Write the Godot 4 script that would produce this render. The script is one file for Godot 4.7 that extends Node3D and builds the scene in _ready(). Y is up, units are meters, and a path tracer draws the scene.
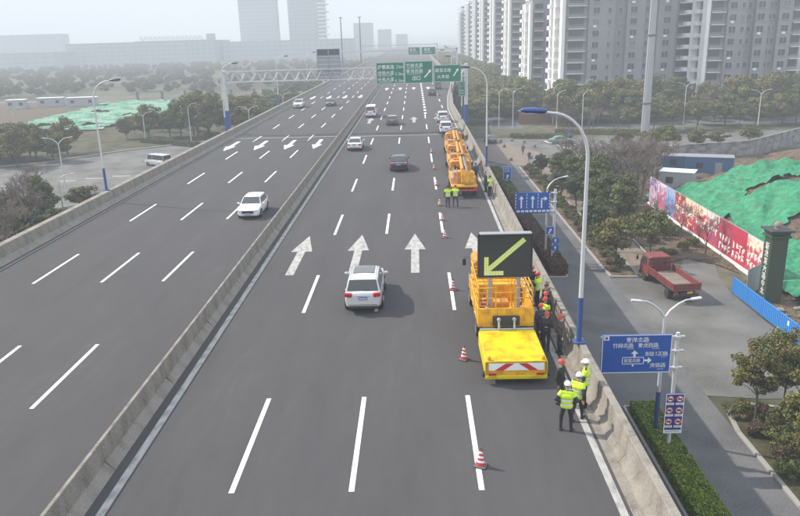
extends Node3D
# An elevated urban expressway seen from above: roadworks convoy, traffic, side roads, apartment towers in haze.
# x runs right across the carriageways, -z runs along the road, y = 0 is the deck surface, y = GY the ground below.
const GY := -6.5
var mats := {}
var taken := {}
var rng := RandomNumberGenerator.new()

# ------------------------------------------------------------------ shapes
class Sh:
	var v := PackedVector3Array()
	var c := PackedColorArray()
	var col := Color(1, 1, 1)
	var tinted := false

	func tri(a: Vector3, b: Vector3, d: Vector3) -> void:
		v.push_back(a); v.push_back(b); v.push_back(d)
		c.push_back(col); c.push_back(col); c.push_back(col)

	func quad(a: Vector3, b: Vector3, d: Vector3, e: Vector3) -> void:
		tri(a, b, d); tri(a, d, e)

	func outward(from: int) -> void:
		var o := Vector3.ZERO
		var n := v.size() - from
		if n < 3: return
		for i in range(from, v.size()): o += v[i]
		o /= n
		var vol := 0.0
		for i in range(from, v.size(), 3): vol += (v[i] - o).dot((v[i + 1] - o).cross(v[i + 2] - o))
		if vol < 0.0:
			for i in range(from, v.size(), 3):
				var t := v[i + 1]; v[i + 1] = v[i + 2]; v[i + 2] = t

	func box(at: Vector3, size: Vector3, b := Basis()) -> void:
		var h := size * 0.5
		var p := []
		for i in 8: p.push_back(at + b * Vector3(h.x if i & 1 else -h.x, h.y if i & 2 else -h.y, h.z if i & 4 else -h.z))
		var s := v.size()
		quad(p[0], p[2], p[3], p[1]); quad(p[4], p[5], p[7], p[6]); quad(p[0], p[1], p[5], p[4])
		quad(p[2], p[6], p[7], p[3]); quad(p[0], p[4], p[6], p[2]); quad(p[1], p[3], p[7], p[5])
		outward(s)

	# box from corner to corner
	func span(a: Vector3, b: Vector3) -> void:
		box((a + b) * 0.5, (b - a).abs())

	# box with chamfered long edges: an octagon-cornered section
	func cbox(at: Vector3, size: Vector3, ch: float, b := Basis()) -> void:
		var rings := []
		var h := size * 0.5
		for k in [[-h.z, ch], [-h.z + ch, 0.0], [h.z - ch, 0.0], [h.z, ch]]:
			var hx: float = h.x - k[1]; var hy: float = h.y - k[1]; var r := PackedVector3Array()
			for q in [[-hx + ch, -hy], [hx - ch, -hy], [hx, -hy + ch], [hx, hy - ch], [hx - ch, hy], [-hx + ch, hy], [-hx, hy - ch], [-hx, -hy + ch]]:
				r.push_back(at + b * Vector3(q[0], q[1], k[0]))
			rings.push_back(r)
		loft(rings)

	func loft(rings: Array, closed := true, caps := true) -> void:
		var s := v.size()
		for i in rings.size() - 1:
			var A: PackedVector3Array = rings[i]; var B: PackedVector3Array = rings[i + 1]
			var n := A.size()
			for j in (n if closed else n - 1):
				var k := (j + 1) % n
				if A[j].distance_squared_to(A[k]) > 1e-10: tri(A[j], A[k], B[k])
				if B[j].distance_squared_to(B[k]) > 1e-10: tri(A[j], B[k], B[j])
		if caps and closed:
			var F: PackedVector3Array = rings[0]; var E: PackedVector3Array = rings[-1]
			var fc := Vector3.ZERO; var ec := Vector3.ZERO
			for p in F: fc += p
			for p in E: ec += p
			fc /= F.size(); ec /= E.size()
			for j in F.size(): tri(F[(j + 1) % F.size()], F[j], fc)
			for j in E.size(): tri(E[j], E[(j + 1) % E.size()], ec)
		if closed: outward(s)

	func tube(a: Vector3, b: Vector3, r0: float, r1: float, n := 8, caps := true) -> void:
		path([a, b], [r0, r1], n, caps)

	func path(pts: Array, radii: Array, n := 8, caps := true) -> void:
		var rings := []
		var up := Vector3(0.13, 0.31, 0.94)
		for i in pts.size():
			var d: Vector3 = (pts[mini(i + 1, pts.size() - 1)] - pts[maxi(i - 1, 0)]).normalized()
			if absf(d.dot(up)) > 0.9: up = Vector3(0.94, 0.13, 0.31)
			var x := d.cross(up).normalized(); var y := x.cross(d)
			up = y
			var r := PackedVector3Array()
			var rr: float = radii[mini(i, radii.size() - 1)]
			for k in n:
				var t := TAU * k / n
				r.push_back(pts[i] + (x * cos(t) + y * sin(t)) * rr)
			rings.push_back(r)
		loft(rings, true, caps)

	# profile of (radius, y) turned round the y axis of x
	func lathe(prof: Array, n := 16, x := Transform3D()) -> void:
		var rings := []
		for p in prof:
			var r := PackedVector3Array()
			for k in n:
				var t := TAU * k / n
				r.push_back(x * Vector3(cos(t) * p.x, p.y, sin(t) * p.x))
			rings.push_back(r)
		loft(rings)

	# polygon in the xy plane pushed out along z
	func prism(poly: PackedVector2Array, z0: float, z1: float, x := Transform3D()) -> void:
		var s := v.size()
		var idx := Geometry2D.triangulate_polygon(poly)
		for i in range(0, idx.size(), 3):
			var a := poly[idx[i]]; var b := poly[idx[i + 1]]; var d := poly[idx[i + 2]]
			if (b - a).cross(d - a) < 0.0:
				var t := b; b = d; d = t
			tri(x * Vector3(a.x, a.y, z1), x * Vector3(b.x, b.y, z1), x * Vector3(d.x, d.y, z1))
			tri(x * Vector3(a.x, a.y, z0), x * Vector3(d.x, d.y, z0), x * Vector3(b.x, b.y, z0))
		var ccw := not Geometry2D.is_polygon_clockwise(poly)
		for i in poly.size():
			var a := poly[i]; var b := poly[(i + 1) % poly.size()]
			if not ccw:
				var t := a; a = b; b = t
			quad(x * Vector3(a.x, a.y, z0), x * Vector3(b.x, b.y, z0), x * Vector3(b.x, b.y, z1), x * Vector3(a.x, a.y, z1))
		if x.basis.determinant() < 0: outward(s)

	func ball(at: Vector3, r: Vector3, n := 12, m := 8) -> void:
		var rings := []
		for i in m + 1:
			var a := PI * i / m; var q := PackedVector3Array()
			for k in n: q.push_back(at + Vector3(sin(a) * cos(TAU * k / n) * r.x, -cos(a) * r.y, sin(a) * sin(TAU * k / n) * r.z))
			rings.push_back(q)
		loft(rings, true, false)

	# a flat stroke of lettering on a face: a in-plane points, drawn proud of the face
	func stroke(a: Vector3, b: Vector3, w: float, n: Vector3) -> void:
		var d := (b - a).normalized(); var s := n.cross(d) * w * 0.5; var e := d * w * 0.4
		quad(a - e - s, b + e - s, b + e + s, a - e + s)

	func mesh(crease := 38.0) -> ArrayMesh:
		var nt := v.size() / 3
		var fn := PackedVector3Array(); fn.resize(nt)
		for t in nt: fn[t] = (v[t * 3 + 1] - v[t * 3]).cross(v[t * 3 + 2] - v[t * 3])
		var nn := PackedVector3Array(); nn.resize(v.size())
		if crease <= 0.0:
			for t in nt:
				var q := fn[t].normalized()
				nn[t * 3] = q; nn[t * 3 + 1] = q; nn[t * 3 + 2] = q
		else:
			var at := {}
			for i in v.size():
				var k := Vector3i((v[i] * 1500.0).round())
				if at.has(k): at[k].push_back(i)
				else: at[k] = PackedInt32Array([i])
			var un := PackedVector3Array(); un.resize(nt)
			for t in nt: un[t] = fn[t].normalized()
			var lim := cos(deg_to_rad(crease))
			for k in at:
				var l: PackedInt32Array = at[k]
				for i in l:
					var me := un[i / 3]; var sum := Vector3.ZERO
					for j in l:
						if un[j / 3].dot(me) >= lim: sum += fn[j / 3]
					nn[i] = sum.normalized()
		var vv := PackedVector3Array(); vv.resize(v.size())
		var n2 := PackedVector3Array(); n2.resize(v.size())
		var c2 := PackedColorArray(); c2.resize(v.size())
		for t in nt:
			for k in 3:
				var from: int = t * 3 + [0, 2, 1][k]
				vv[t * 3 + k] = v[from]; n2[t * 3 + k] = nn[from]; c2[t * 3 + k] = c[from]
		var a := []; a.resize(Mesh.ARRAY_MAX)
		a[Mesh.ARRAY_VERTEX] = vv; a[Mesh.ARRAY_NORMAL] = n2
		if tinted: a[Mesh.ARRAY_COLOR] = c2
		var am := ArrayMesh.new()
		am.add_surface_from_arrays(Mesh.PRIMITIVE_TRIANGLES, a)
		return am

# ------------------------------------------------------------------ nodes
func numbered(n: String) -> String:
	if not taken.has(n):
		taken[n] = 0
		return n
	taken[n] += 1
	return "%s_%03d" % [n, taken[n]]

func meta(o: Node, label: String, category := "", group := "", kind := "") -> Node:
	if label: o.set_meta("label", label)
	if category: o.set_meta("category", category)
	if group: o.set_meta("group", group)
	if kind: o.set_meta("kind", kind)
	return o

func thing(called: String, label: String, category: String, at := Vector3.ZERO, turn := 0.0, group := "") -> Node3D:
	var o := Node3D.new(); o.name = numbered(called)
	add_child(o)
	o.position = at; o.rotation.y = turn
	meta(o, label, category, group)
	return o

func put(parent: Node, called: String, m: Mesh, mt: Material, at := Transform3D()) -> MeshInstance3D:
	var o := MeshInstance3D.new()
	o.name = numbered(called) if parent == self else called
	o.mesh = m
	o.material_override = mt
	parent.add_child(o, true)
	o.transform = at
	return o

func part(parent: Node, called: String, s: Sh, mt: Material, crease := 38.0) -> MeshInstance3D:
	return put(parent, called, s.mesh(crease), mt)

func copy(o: Node3D, base: String, at: Vector3, turn := 0.0, label := "", group := "") -> Node3D:
	var r: Node3D = o.duplicate(); r.name = numbered(base)
	add_child(r)
	r.position = at; r.rotation.y = turn
	if label: r.set_meta("label", label)
	if group: r.set_meta("group", group)
	return r

func structure(called: String, m: Mesh, mt: Material, label := "") -> MeshInstance3D:
	var o := put(self, called, m, mt)
	o.set_meta("kind", "structure")
	if label: o.set_meta("label", label)
	return o

func V(x: float, y: float, z: float) -> Vector3: return Vector3(x, y, z)

# ------------------------------------------------------------------ materials (linear base colours)
func srgb(c: Color) -> Color: return c.linear_to_srgb()

func mat(key: String, c: Color, rough := 0.7, metal := 0.0) -> StandardMaterial3D:
	if mats.has(key): return mats[key]
	var m := StandardMaterial3D.new()
	m.albedo_color = srgb(c); m.roughness = rough; m.metallic = metal
	m.resource_name = key
	mats[key] = m
	return m

# a noise picture between linear colours: layers of [frequency, octaves, weight]
func noise_tex(size: Vector2i, sd: int, ramp: Array, layers: Array, contrast := 1.0) -> ImageTexture:
	var acc := PackedFloat32Array(); acc.resize(size.x * size.y)
	for L in layers:
		var n := FastNoiseLite.new()
		n.noise_type = FastNoiseLite.TYPE_SIMPLEX_SMOOTH; n.seed = sd + int(L[0] * 7919.0) % 997
		n.frequency = L[0]; n.fractal_octaves = L[1]
		var im := n.get_seamless_image(size.x, size.y, false, false, 0.1, true)
		im.convert(Image.FORMAT_L8)
		var d := im.get_data()
		for i in d.size(): acc[i] += (d[i] / 255.0 - 0.5) * L[2]
	var out := PackedByteArray(); out.resize(size.x * size.y * 3)
	var g := Gradient.new(); g.offsets = PackedFloat32Array(); g.colors = PackedColorArray()
	var offs := PackedFloat32Array(); var cols := PackedColorArray()
	for i in ramp.size():
		offs.push_back(float(i) / (ramp.size() - 1)); cols.push_back(srgb(ramp[i]))
	g.offsets = offs; g.colors = cols
	var lut := []
	for i in 256: lut.push_back(g.sample(i / 255.0))
	for i in acc.size():
		var k: Color = lut[clampi(int((acc[i] * contrast + 0.5) * 255.0), 0, 255)]
		out[i * 3] = k.r8; out[i * 3 + 1] = k.g8; out[i * 3 + 2] = k.b8
	return ImageTexture.create_from_image(Image.create_from_data(size.x, size.y, false, Image.FORMAT_RGB8, out))

var bumps := {}
func bump(freq: float, strength: float) -> ImageTexture:
	var key := "%f %f" % [freq, strength]
	if bumps.has(key): return bumps[key]
	var n := FastNoiseLite.new(); n.noise_type = FastNoiseLite.TYPE_SIMPLEX_SMOOTH; n.seed = 6; n.frequency = freq; n.fractal_octaves = 4; n.fractal_type = FastNoiseLite.FRACTAL_RIDGED if freq < 0.1 else FastNoiseLite.FRACTAL_FBM
	var im := n.get_seamless_image(256, 256)
	im.convert(Image.FORMAT_RGB8)
	im.bump_map_to_normal_map(strength)
	bumps[key] = ImageTexture.create_from_image(im)
	return bumps[key]

func tex_mat(key: String, t: Texture2D, metres: Vector3, rough := 0.85) -> StandardMaterial3D:
	var m := StandardMaterial3D.new()
	m.albedo_texture = t; m.roughness = rough; m.resource_name = key
	if rough > 0.8: m.metallic_specular = 0.3
	m.uv1_triplanar = true; m.uv1_world_triplanar = true
	m.uv1_scale = Vector3.ONE / metres
	mats[key] = m
	return m

func tint_mat(key: String, rough := 0.8) -> StandardMaterial3D:
	if mats.has(key): return mats[key]
	var m := StandardMaterial3D.new()
	m.vertex_color_use_as_albedo = true; m.roughness = rough; m.resource_name = key
	mats[key] = m
	return m

func make_materials() -> void:
	var G := func(x: float, w := 0.0) -> Color: return Color(x + w, x, x - w)

	tex_mat("concrete", noise_tex(Vector2i(512, 512), 3, [Color(0.118, 0.106, 0.09), Color(0.195, 0.179, 0.158), Color(0.24, 0.222, 0.197), Color(0.295, 0.273, 0.245)], [[0.01, 4, 0.9], [0.12, 3, 0.7]], 1.0), V(5, 9, 5), 0.9)

	tex_mat("side_asphalt", noise_tex(Vector2i(512, 512), 6, [Color(0.082, 0.082, 0.086), Color(0.110, 0.110, 0.114), Color(0.124, 0.124, 0.127), Color(0.150, 0.149, 0.149)], [[0.006, 4, 0.9], [0.2, 2, 0.8]], 1.1), V(14, 14, 14), 0.9)
	tex_mat("yard_concrete", noise_tex(Vector2i(512, 512), 7, [Color(0.092, 0.09, 0.087), Color(0.122, 0.12, 0.115), Color(0.138, 0.135, 0.129), Color(0.165, 0.16, 0.152)], [[0.006, 5, 1.0], [0.15, 2, 0.5]], 1.1), V(16, 16, 16), 0.9)
	tex_mat("street_pale", noise_tex(Vector2i(512, 512), 5, [G.call(0.085), G.call(0.12, 0.003), G.call(0.14, 0.004), G.call(0.17, 0.006)], [[0.006, 5, 1.0], [0.15, 2, 0.5]], 1.1), V(20, 20, 20), 0.9)
	tex_mat("paving", noise_tex(Vector2i(256, 256), 8, [Color(0.143, 0.112, 0.094), Color(0.195, 0.158, 0.135), Color(0.232, 0.203, 0.180)], [[0.02, 4, 1.0], [0.3, 2, 0.7]], 1.0), V(6, 6, 6), 0.9)
	tex_mat("soil", noise_tex(Vector2i(512, 512), 9, [Color(0.048, 0.034, 0.024), Color(0.104, 0.076, 0.053), Color(0.144, 0.108, 0.080), Color(0.080, 0.084, 0.040)], [[0.012, 5, 1.2], [0.15, 3, 0.7]], 1.1), V(9, 9, 9), 0.95)
	tex_mat("grass_ground", noise_tex(Vector2i(512, 512), 10, [Color(0.045, 0.036, 0.024), Color(0.052, 0.052, 0.026), Color(0.075, 0.072, 0.038), Color(0.10, 0.082, 0.06)], [[0.008, 5, 1.1], [0.14, 3, 0.7]], 1.2), V(22, 22, 22), 0.95)
	tex_mat("far_ground", noise_tex(Vector2i(512, 512), 11, [Color(0.035, 0.038, 0.022), Color(0.055, 0.058, 0.032), Color(0.085, 0.082, 0.055), Color(0.13, 0.12, 0.09)], [[0.006, 5, 1.0], [0.1, 3, 0.8]], 1.1), V(160, 160, 160), 0.95)
	tex_mat("wall_grey", noise_tex(Vector2i(256, 256), 12, [G.call(0.10), G.call(0.20, 0.004), G.call(0.26, 0.006), G.call(0.34)], [[0.015, 4, 1.1], [0.2, 2, 0.4]], 1.1), V(7, 5, 7), 0.9)
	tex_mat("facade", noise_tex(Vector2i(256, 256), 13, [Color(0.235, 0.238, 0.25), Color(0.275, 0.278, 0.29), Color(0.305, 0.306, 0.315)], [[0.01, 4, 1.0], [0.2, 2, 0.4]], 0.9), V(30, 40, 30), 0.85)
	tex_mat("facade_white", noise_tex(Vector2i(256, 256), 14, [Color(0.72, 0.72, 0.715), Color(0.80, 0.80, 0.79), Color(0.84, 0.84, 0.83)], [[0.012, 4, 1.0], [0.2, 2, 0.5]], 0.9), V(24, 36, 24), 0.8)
	tex_mat("net_green", noise_tex(Vector2i(512, 512), 15, [Color(0.06, 0.07, 0.04), Color(0.004, 0.14, 0.06), Color(0.004, 0.21, 0.09), Color(0.01, 0.25, 0.115), Color(0.07, 0.33, 0.20)], [[0.012, 4, 0.9], [0.16, 3, 1.0]], 1.3), V(5, 5, 5), 0.7)
	tex_mat("net_pale", noise_tex(Vector2i(256, 256), 16, [Color(0.10, 0.16, 0.10), Color(0.10, 0.32, 0.20), Color(0.22, 0.42, 0.31), Color(0.34, 0.36, 0.28)], [[0.012, 4, 1.1], [0.16, 3, 0.7]], 1.2), V(26, 26, 26), 0.85)
	tex_mat("bark", noise_tex(Vector2i(128, 128), 17, [Color(0.05, 0.04, 0.03), Color(0.10, 0.085, 0.07), Color(0.16, 0.14, 0.12)], [[0.06, 3, 1.2]], 1.1), V(0.5, 1.6, 0.5), 0.95)
	tex_mat("truck_yellow", noise_tex(Vector2i(256, 256), 18, [Color(0.42, 0.20, 0.02), Color(0.70, 0.36, 0.015), Color(0.76, 0.42, 0.02)], [[0.02, 4, 0.9], [0.2, 2, 0.6]], 1.2), V(2.4, 2.4, 2.4), 0.45)
	tex_mat("cushion_yellow", noise_tex(Vector2i(256, 256), 19, [Color(0.40, 0.27, 0.012), Color(0.60, 0.455, 0.005), Color(0.64, 0.50, 0.008)], [[0.012, 4, 1.0], [0.2, 2, 0.5]], 1.2), V(3, 3, 3), 0.6); mats.cushion_yellow.metallic_specular = 0.35
	tex_mat("lift_orange", noise_tex(Vector2i(256, 256), 20, [Color(0.30, 0.12, 0.02), Color(0.56, 0.235, 0.025), Color(0.64, 0.31, 0.05)], [[0.02, 4, 1.0], [0.2, 2, 0.6]], 1.2), V(2, 2, 2), 0.5)
	tex_mat("truck_red", noise_tex(Vector2i(256, 256), 21, [Color(0.10, 0.022, 0.02), Color(0.17, 0.03, 0.026), Color(0.22, 0.06, 0.05)], [[0.03, 4, 1.0], [0.2, 2, 0.5]], 1.0), V(2, 2, 2), 0.6)
	for e in [["net_green", 0.06, 5.0, 2.2], ["net_pale", 0.06, 8.0, 14.0], ["soil", 0.05, 5.0, 2.5], ["concrete", 0.2, 0.5, 1.5]]:
		mats[e[0]].normal_enabled = true; mats[e[0]].normal_texture = bump(e[1], e[2])
	# deck asphalt: long streaks of traffic polish over a fine grain
	var d := StandardMaterial3D.new(); d.resource_name = "deck_asphalt"; d.roughness = 0.9; d.metallic_specular = 0.25
	d.albedo_texture = noise_tex(Vector2i(512, 1024), 30, [Color(0.066, 0.064, 0.068), Color(0.074, 0.072, 0.0765), Color(0.078, 0.076, 0.0805), Color(0.087, 0.085, 0.0895)], [[0.010, 4, 0.8], [0.045, 3, 0.5]], 1.0)
	d.detail_enabled = true; d.detail_blend_mode = BaseMaterial3D.BLEND_MODE_MUL; d.detail_uv_layer = BaseMaterial3D.DETAIL_UV_2
	d.detail_albedo = noise_tex(Vector2i(512, 512), 31, [Color(0.80, 0.80, 0.80), Color(0.92, 0.92, 0.92), Color(0.97, 0.97, 0.97), Color(1, 1, 1)], [[0.35, 2, 1.0], [0.01, 3, 0.25]], 0.9)
	mats["deck_asphalt"] = d
	tex_mat("road_paint", noise_tex(Vector2i(256, 256), 32, [Color(0.58, 0.58, 0.57), Color(0.74, 0.74, 0.73), Color(0.80, 0.80, 0.79)], [[0.05, 4, 1.0], [0.3, 2, 0.6]], 1.0), V(1.5, 1.5, 3), 0.7)
	tex_mat("worn_paint", noise_tex(Vector2i(256, 256), 33, [Color(0.20, 0.20, 0.20), Color(0.30, 0.295, 0.285), Color(0.36, 0.355, 0.34), Color(0.41, 0.40, 0.38)], [[0.025, 4, 1.0], [0.3, 3, 0.35]], 1.15), V(3, 3, 5), 0.8)
	tex_mat("edge_paint", noise_tex(Vector2i(256, 256), 34, [Color(0.13, 0.13, 0.13), Color(0.20, 0.20, 0.20), Color(0.27, 0.265, 0.255)], [[0.03, 4, 1.0], [0.3, 2, 0.7]], 1.1), V(2, 2, 8), 0.8)
	mat("joint", Color(0.30, 0.30, 0.295), 0.7); mat("hoarding_brown", Color(0.16, 0.06, 0.04), 0.7); mat("joint_dark", Color(0.05, 0.05, 0.05), 0.9)
	mat("pole_white", Color(0.52, 0.53, 0.545), 0.45, 0.1); mat("galvanised", Color(0.36, 0.37, 0.385), 0.5, 0.45)
	mat("pole_blue", Color(0.03, 0.07, 0.22), 0.5); mat("lamp_blue", Color(0.02, 0.06, 0.2), 0.35); mat("lamp_grey", Color(0.08, 0.09, 0.1), 0.4)
	mat("lamp_glass", Color(0.5, 0.5, 0.48), 0.2)
	mat("sign_blue", Color(0.012, 0.085, 0.37), 0.4); mat("sign_navy", Color(0.02, 0.035, 0.22), 0.4); mat("sign_green", Color(0.0, 0.16, 0.095), 0.4); mat("sign_white", Color(0.78, 0.79, 0.8), 0.45)
	mat("sign_red", Color(0.55, 0.03, 0.03), 0.4); mat("sign_black", Color(0.02, 0.02, 0.02), 0.5); mat("sign_back", Color(0.33, 0.34, 0.36), 0.5, 0.5)
	mat("tyre", Color(0.02, 0.02, 0.02), 0.85); mat("rim", Color(0.42, 0.43, 0.44), 0.35, 0.8); mat("black_trim", Color(0.018, 0.018, 0.02), 0.5); mat("chassis", Color(0.03, 0.03, 0.032), 0.7)
	var gl := mat("car_glass", Color(0.018, 0.022, 0.025), 0.06); gl.clearcoat_enabled = true
	mat("tail_red", Color(0.42, 0.015, 0.015), 0.2); mat("head_lamp", Color(0.6, 0.62, 0.65), 0.12); mat("plate_blue", Color(0.02, 0.07, 0.3), 0.4); mat("amber", Color(0.75, 0.28, 0.01), 0.3)
	mat("chrome", Color(0.6, 0.6, 0.62), 0.15, 0.9)
	mat("window_glass", Color(0.03, 0.038, 0.05), 0.12); mat("curtain_glass", Color(0.16, 0.16, 0.155), 0.2); mat("window_frame", Color(0.4, 0.41, 0.43), 0.6); mat("rail_grey", Color(0.32, 0.33, 0.35), 0.6)
	mat("cone_red", Color(0.50, 0.045, 0.04), 0.55); mat("cone_white", Color(0.75, 0.75, 0.74), 0.5); mat("cone_base", Color(0.11, 0.10, 0.105), 0.8)
	mat("vest", Color(0.50, 0.72, 0.03), 0.65); mat("vest_band", Color(0.62, 0.64, 0.62), 0.35); mat("helmet_white", Color(0.8, 0.8, 0.79), 0.3); mat("helmet_red", Color(0.52, 0.045, 0.04), 0.3); mat("helmet_dark", Color(0.05, 0.04, 0.045), 0.4)
	mat("kerb", Color(0.27, 0.26, 0.245), 0.85)
	mat("fence_blue", Color(0.03, 0.20, 0.55), 0.5); mat("container_blue", Color(0.04, 0.12, 0.26), 0.6); mat("pillar_green", Color(0.03, 0.055, 0.032), 0.6)
	mat("board_black", Color(0.03, 0.033, 0.033), 0.6); mat("board_lamp", Color(0.62, 0.72, 0.09), 0.5)
	tint_mat("tinted", 0.75)
	var lf := tint_mat("leaf", 0.7)
	lf.backlight_enabled = true; lf.backlight = Color(0.35, 0.4, 0.2)
	tint_mat("twig", 0.9)

# ------------------------------------------------------------------ camera, sky, sun
func set_view() -> void:
	var cam := Camera3D.new(); cam.name = "camera"
	add_child(cam)
	cam.position = V(0, 13.06, 0)
	cam.basis = Basis(Vector3.UP, 0.0260) * Basis(Vector3.RIGHT, -0.2961) * Basis(Vector3.BACK, -0.0284)
	cam.fov = 39.49; cam.near = 0.1; cam.far = 6000.0
	cam.current = true
	var env := Environment.new()
	env.background_mode = Environment.BG_SKY
	var sm := ProceduralSkyMaterial.new()
	sm.sky_top_color = srgb(Color(0.60, 0.67, 0.76)); sm.sky_horizon_color = srgb(Color(0.98, 0.99, 1.0)); sm.sky_curve = 0.20
	sm.ground_horizon_color = srgb(Color(0.80, 0.82, 0.85)); sm.ground_bottom_color = srgb(Color(0.2, 0.2, 0.2))
	sm.sun_angle_max = 0.0
	sm.sky_energy_multiplier = 1.17
	var sky := Sky.new(); sky.sky_material = sm
	env.sky = sky
	env.tonemap_mode = Environment.TONE_MAPPER_LINEAR
	env.tonemap_exposure = 1.40
	env.fog_enabled = true; env.fog_density = 0.0012; env.fog_light_color = Color(0.925, 0.96, 1.0)
	env.sdfgi_enabled = true; env.ssao_enabled = true; env.ssil_enabled = true
	var we := WorldEnvironment.new(); we.name = "world_environment"; we.environment = env
	add_child(we)
	var sun := DirectionalLight3D.new(); sun.name = "sun"
	add_child(sun)
	sun.basis = Basis.looking_at(V(1.06, -1.0, 0.45).normalized(), Vector3.UP)
	sun.light_energy = 1.6; sun.light_angular_distance = 0.6; sun.light_color = Color(1.0, 0.96, 0.90)
	sun.shadow_enabled = true

# ------------------------------------------------------------------ deck
func right_edge(z: float) -> float:   # inner foot of the right barrier
	var t := [[0.0, 6.2], [-25.0, 6.2], [-40.0, 6.3], [-60.0, 6.5], [-100.0, 6.8], [-140.0, 6.85], [-171.0, 8.2], [-215.0, 11.2], [-240.0, 12.2], [-5000.0, 12.2]]
	if z >= 0: return 6.2
	for i in t.size() - 1:
		if z >= t[i + 1][0]: return lerpf(t[i][1], t[i + 1][1], (t[i][0] - z) / (t[i][0] - t[i + 1][0]))
	return 12.2

func sheet(xa: Callable, xb: Callable, zs: Array, y: float, nx: int) -> ArrayMesh:
	var a := []; a.resize(Mesh.ARRAY_MAX)
	var vv := PackedVector3Array(); var nn := PackedVector3Array(); var u1 := PackedVector2Array(); var u2 := PackedVector2Array(); var ix := PackedInt32Array()
	for z in zs:
		for i in nx + 1:
			var x := lerpf(xa.call(z), xb.call(z), float(i) / nx)
			vv.push_back(V(x, y, z)); nn.push_back(Vector3.UP)
			u1.push_back(Vector2(x / 14.0, z / 170.0)); u2.push_back(Vector2(x / 5.0, z / 5.0))
	for j in zs.size() - 1:
		for i in nx:
			var p := j * (nx + 1) + i
			ix.append_array([p, p + nx + 1, p + 1, p + 1, p + nx + 1, p + nx + 2])
	a[Mesh.ARRAY_VERTEX] = vv; a[Mesh.ARRAY_NORMAL] = nn; a[Mesh.ARRAY_TEX_UV] = u1; a[Mesh.ARRAY_TEX_UV2] = u2; a[Mesh.ARRAY_INDEX] = ix
	var m := ArrayMesh.new(); m.add_surface_from_arrays(Mesh.PRIMITIVE_TRIANGLES, a)
	return m

func patch(parent: Node, called: String, x0: float, x1: float, z0: float, z1: float, y: float, mt: Material, skew := 0.0) -> MeshInstance3D:
	var s := Sh.new()
	s.quad(V(x0, y, z0), V(x1, y, z0), V(x1 + skew, y, z1), V(x0 + skew, y, z1))
	if s.v[0].y > -100.0 and (s.v[1] - s.v[0]).cross(s.v[2] - s.v[0]).y < 0:
		for i in [0, 3]:
			var t := s.v[i + 1]; s.v[i + 1] = s.v[i + 2]; s.v[i + 2] = t
	return part(parent, called, s, mt, 0.0)

func poly_sheet(pts: Array, y: float) -> ArrayMesh:
	var p := PackedVector2Array()
	for q in pts: p.push_back(Vector2(q[0], -q[1]))
	var s := Sh.new()
	var idx := Geometry2D.triangulate_polygon(p)
	for i in range(0, idx.size(), 3):
		var a := p[idx[i]]; var b := p[idx[i + 1]]; var d := p[idx[i + 2]]
		if (b - a).cross(d - a) < 0.0:
			var t := b; b = d; d = t
		s.tri(V(a.x, y, -a.y), V(b.x, y, -b.y), V(d.x, y, -d.y))
	return s.mesh(0.0)

func arrow_shape(L: float, head: float, hw: float, sw: float) -> Sh:   # lies flat, points along -z, base at the origin
	var s := Sh.new()
	var y := 0.004
	s.quad(V(-sw, y, 0), V(sw, y, 0), V(sw, y, -(L - head)), V(-sw, y, -(L - head)))
	s.tri(V(-hw, y, -(L - head)), V(hw, y, -(L - head)), V(0, y, -L))
	return s

func barrier_run(parent: Node3D, prof: Array, xf: Callable, z0: float, z1: float, seg: float, mt: Material) -> void:
	# each cast length is a part of its own with an open joint of 2 cm; a straight run shares one mesh
	var z := z0
	var shared := {}
	while z > z1 + 0.01:
		var e := maxf(z - seg, z1)
		var xa: float = xf.call(z); var xb: float = xf.call(e)
		var key := "%0.2f %0.3f" % [z - e, xb - xa]
		if not shared.has(key):
			var rings := []
			for q in [0.0, 1.0]:
				var r := PackedVector3Array()
				for p in prof: r.push_back(V(p[0] + (xb - xa) * q, p[1], -(z - e - 0.024) * q))
				rings.push_back(r)
			var s := Sh.new(); s.loft(rings)
			shared[key] = s.mesh(30.0)
		put(parent, "barrier_segment", shared[key], mt, Transform3D(Basis(), V(xa, 0, z - 0.012)))
		z = e

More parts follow.
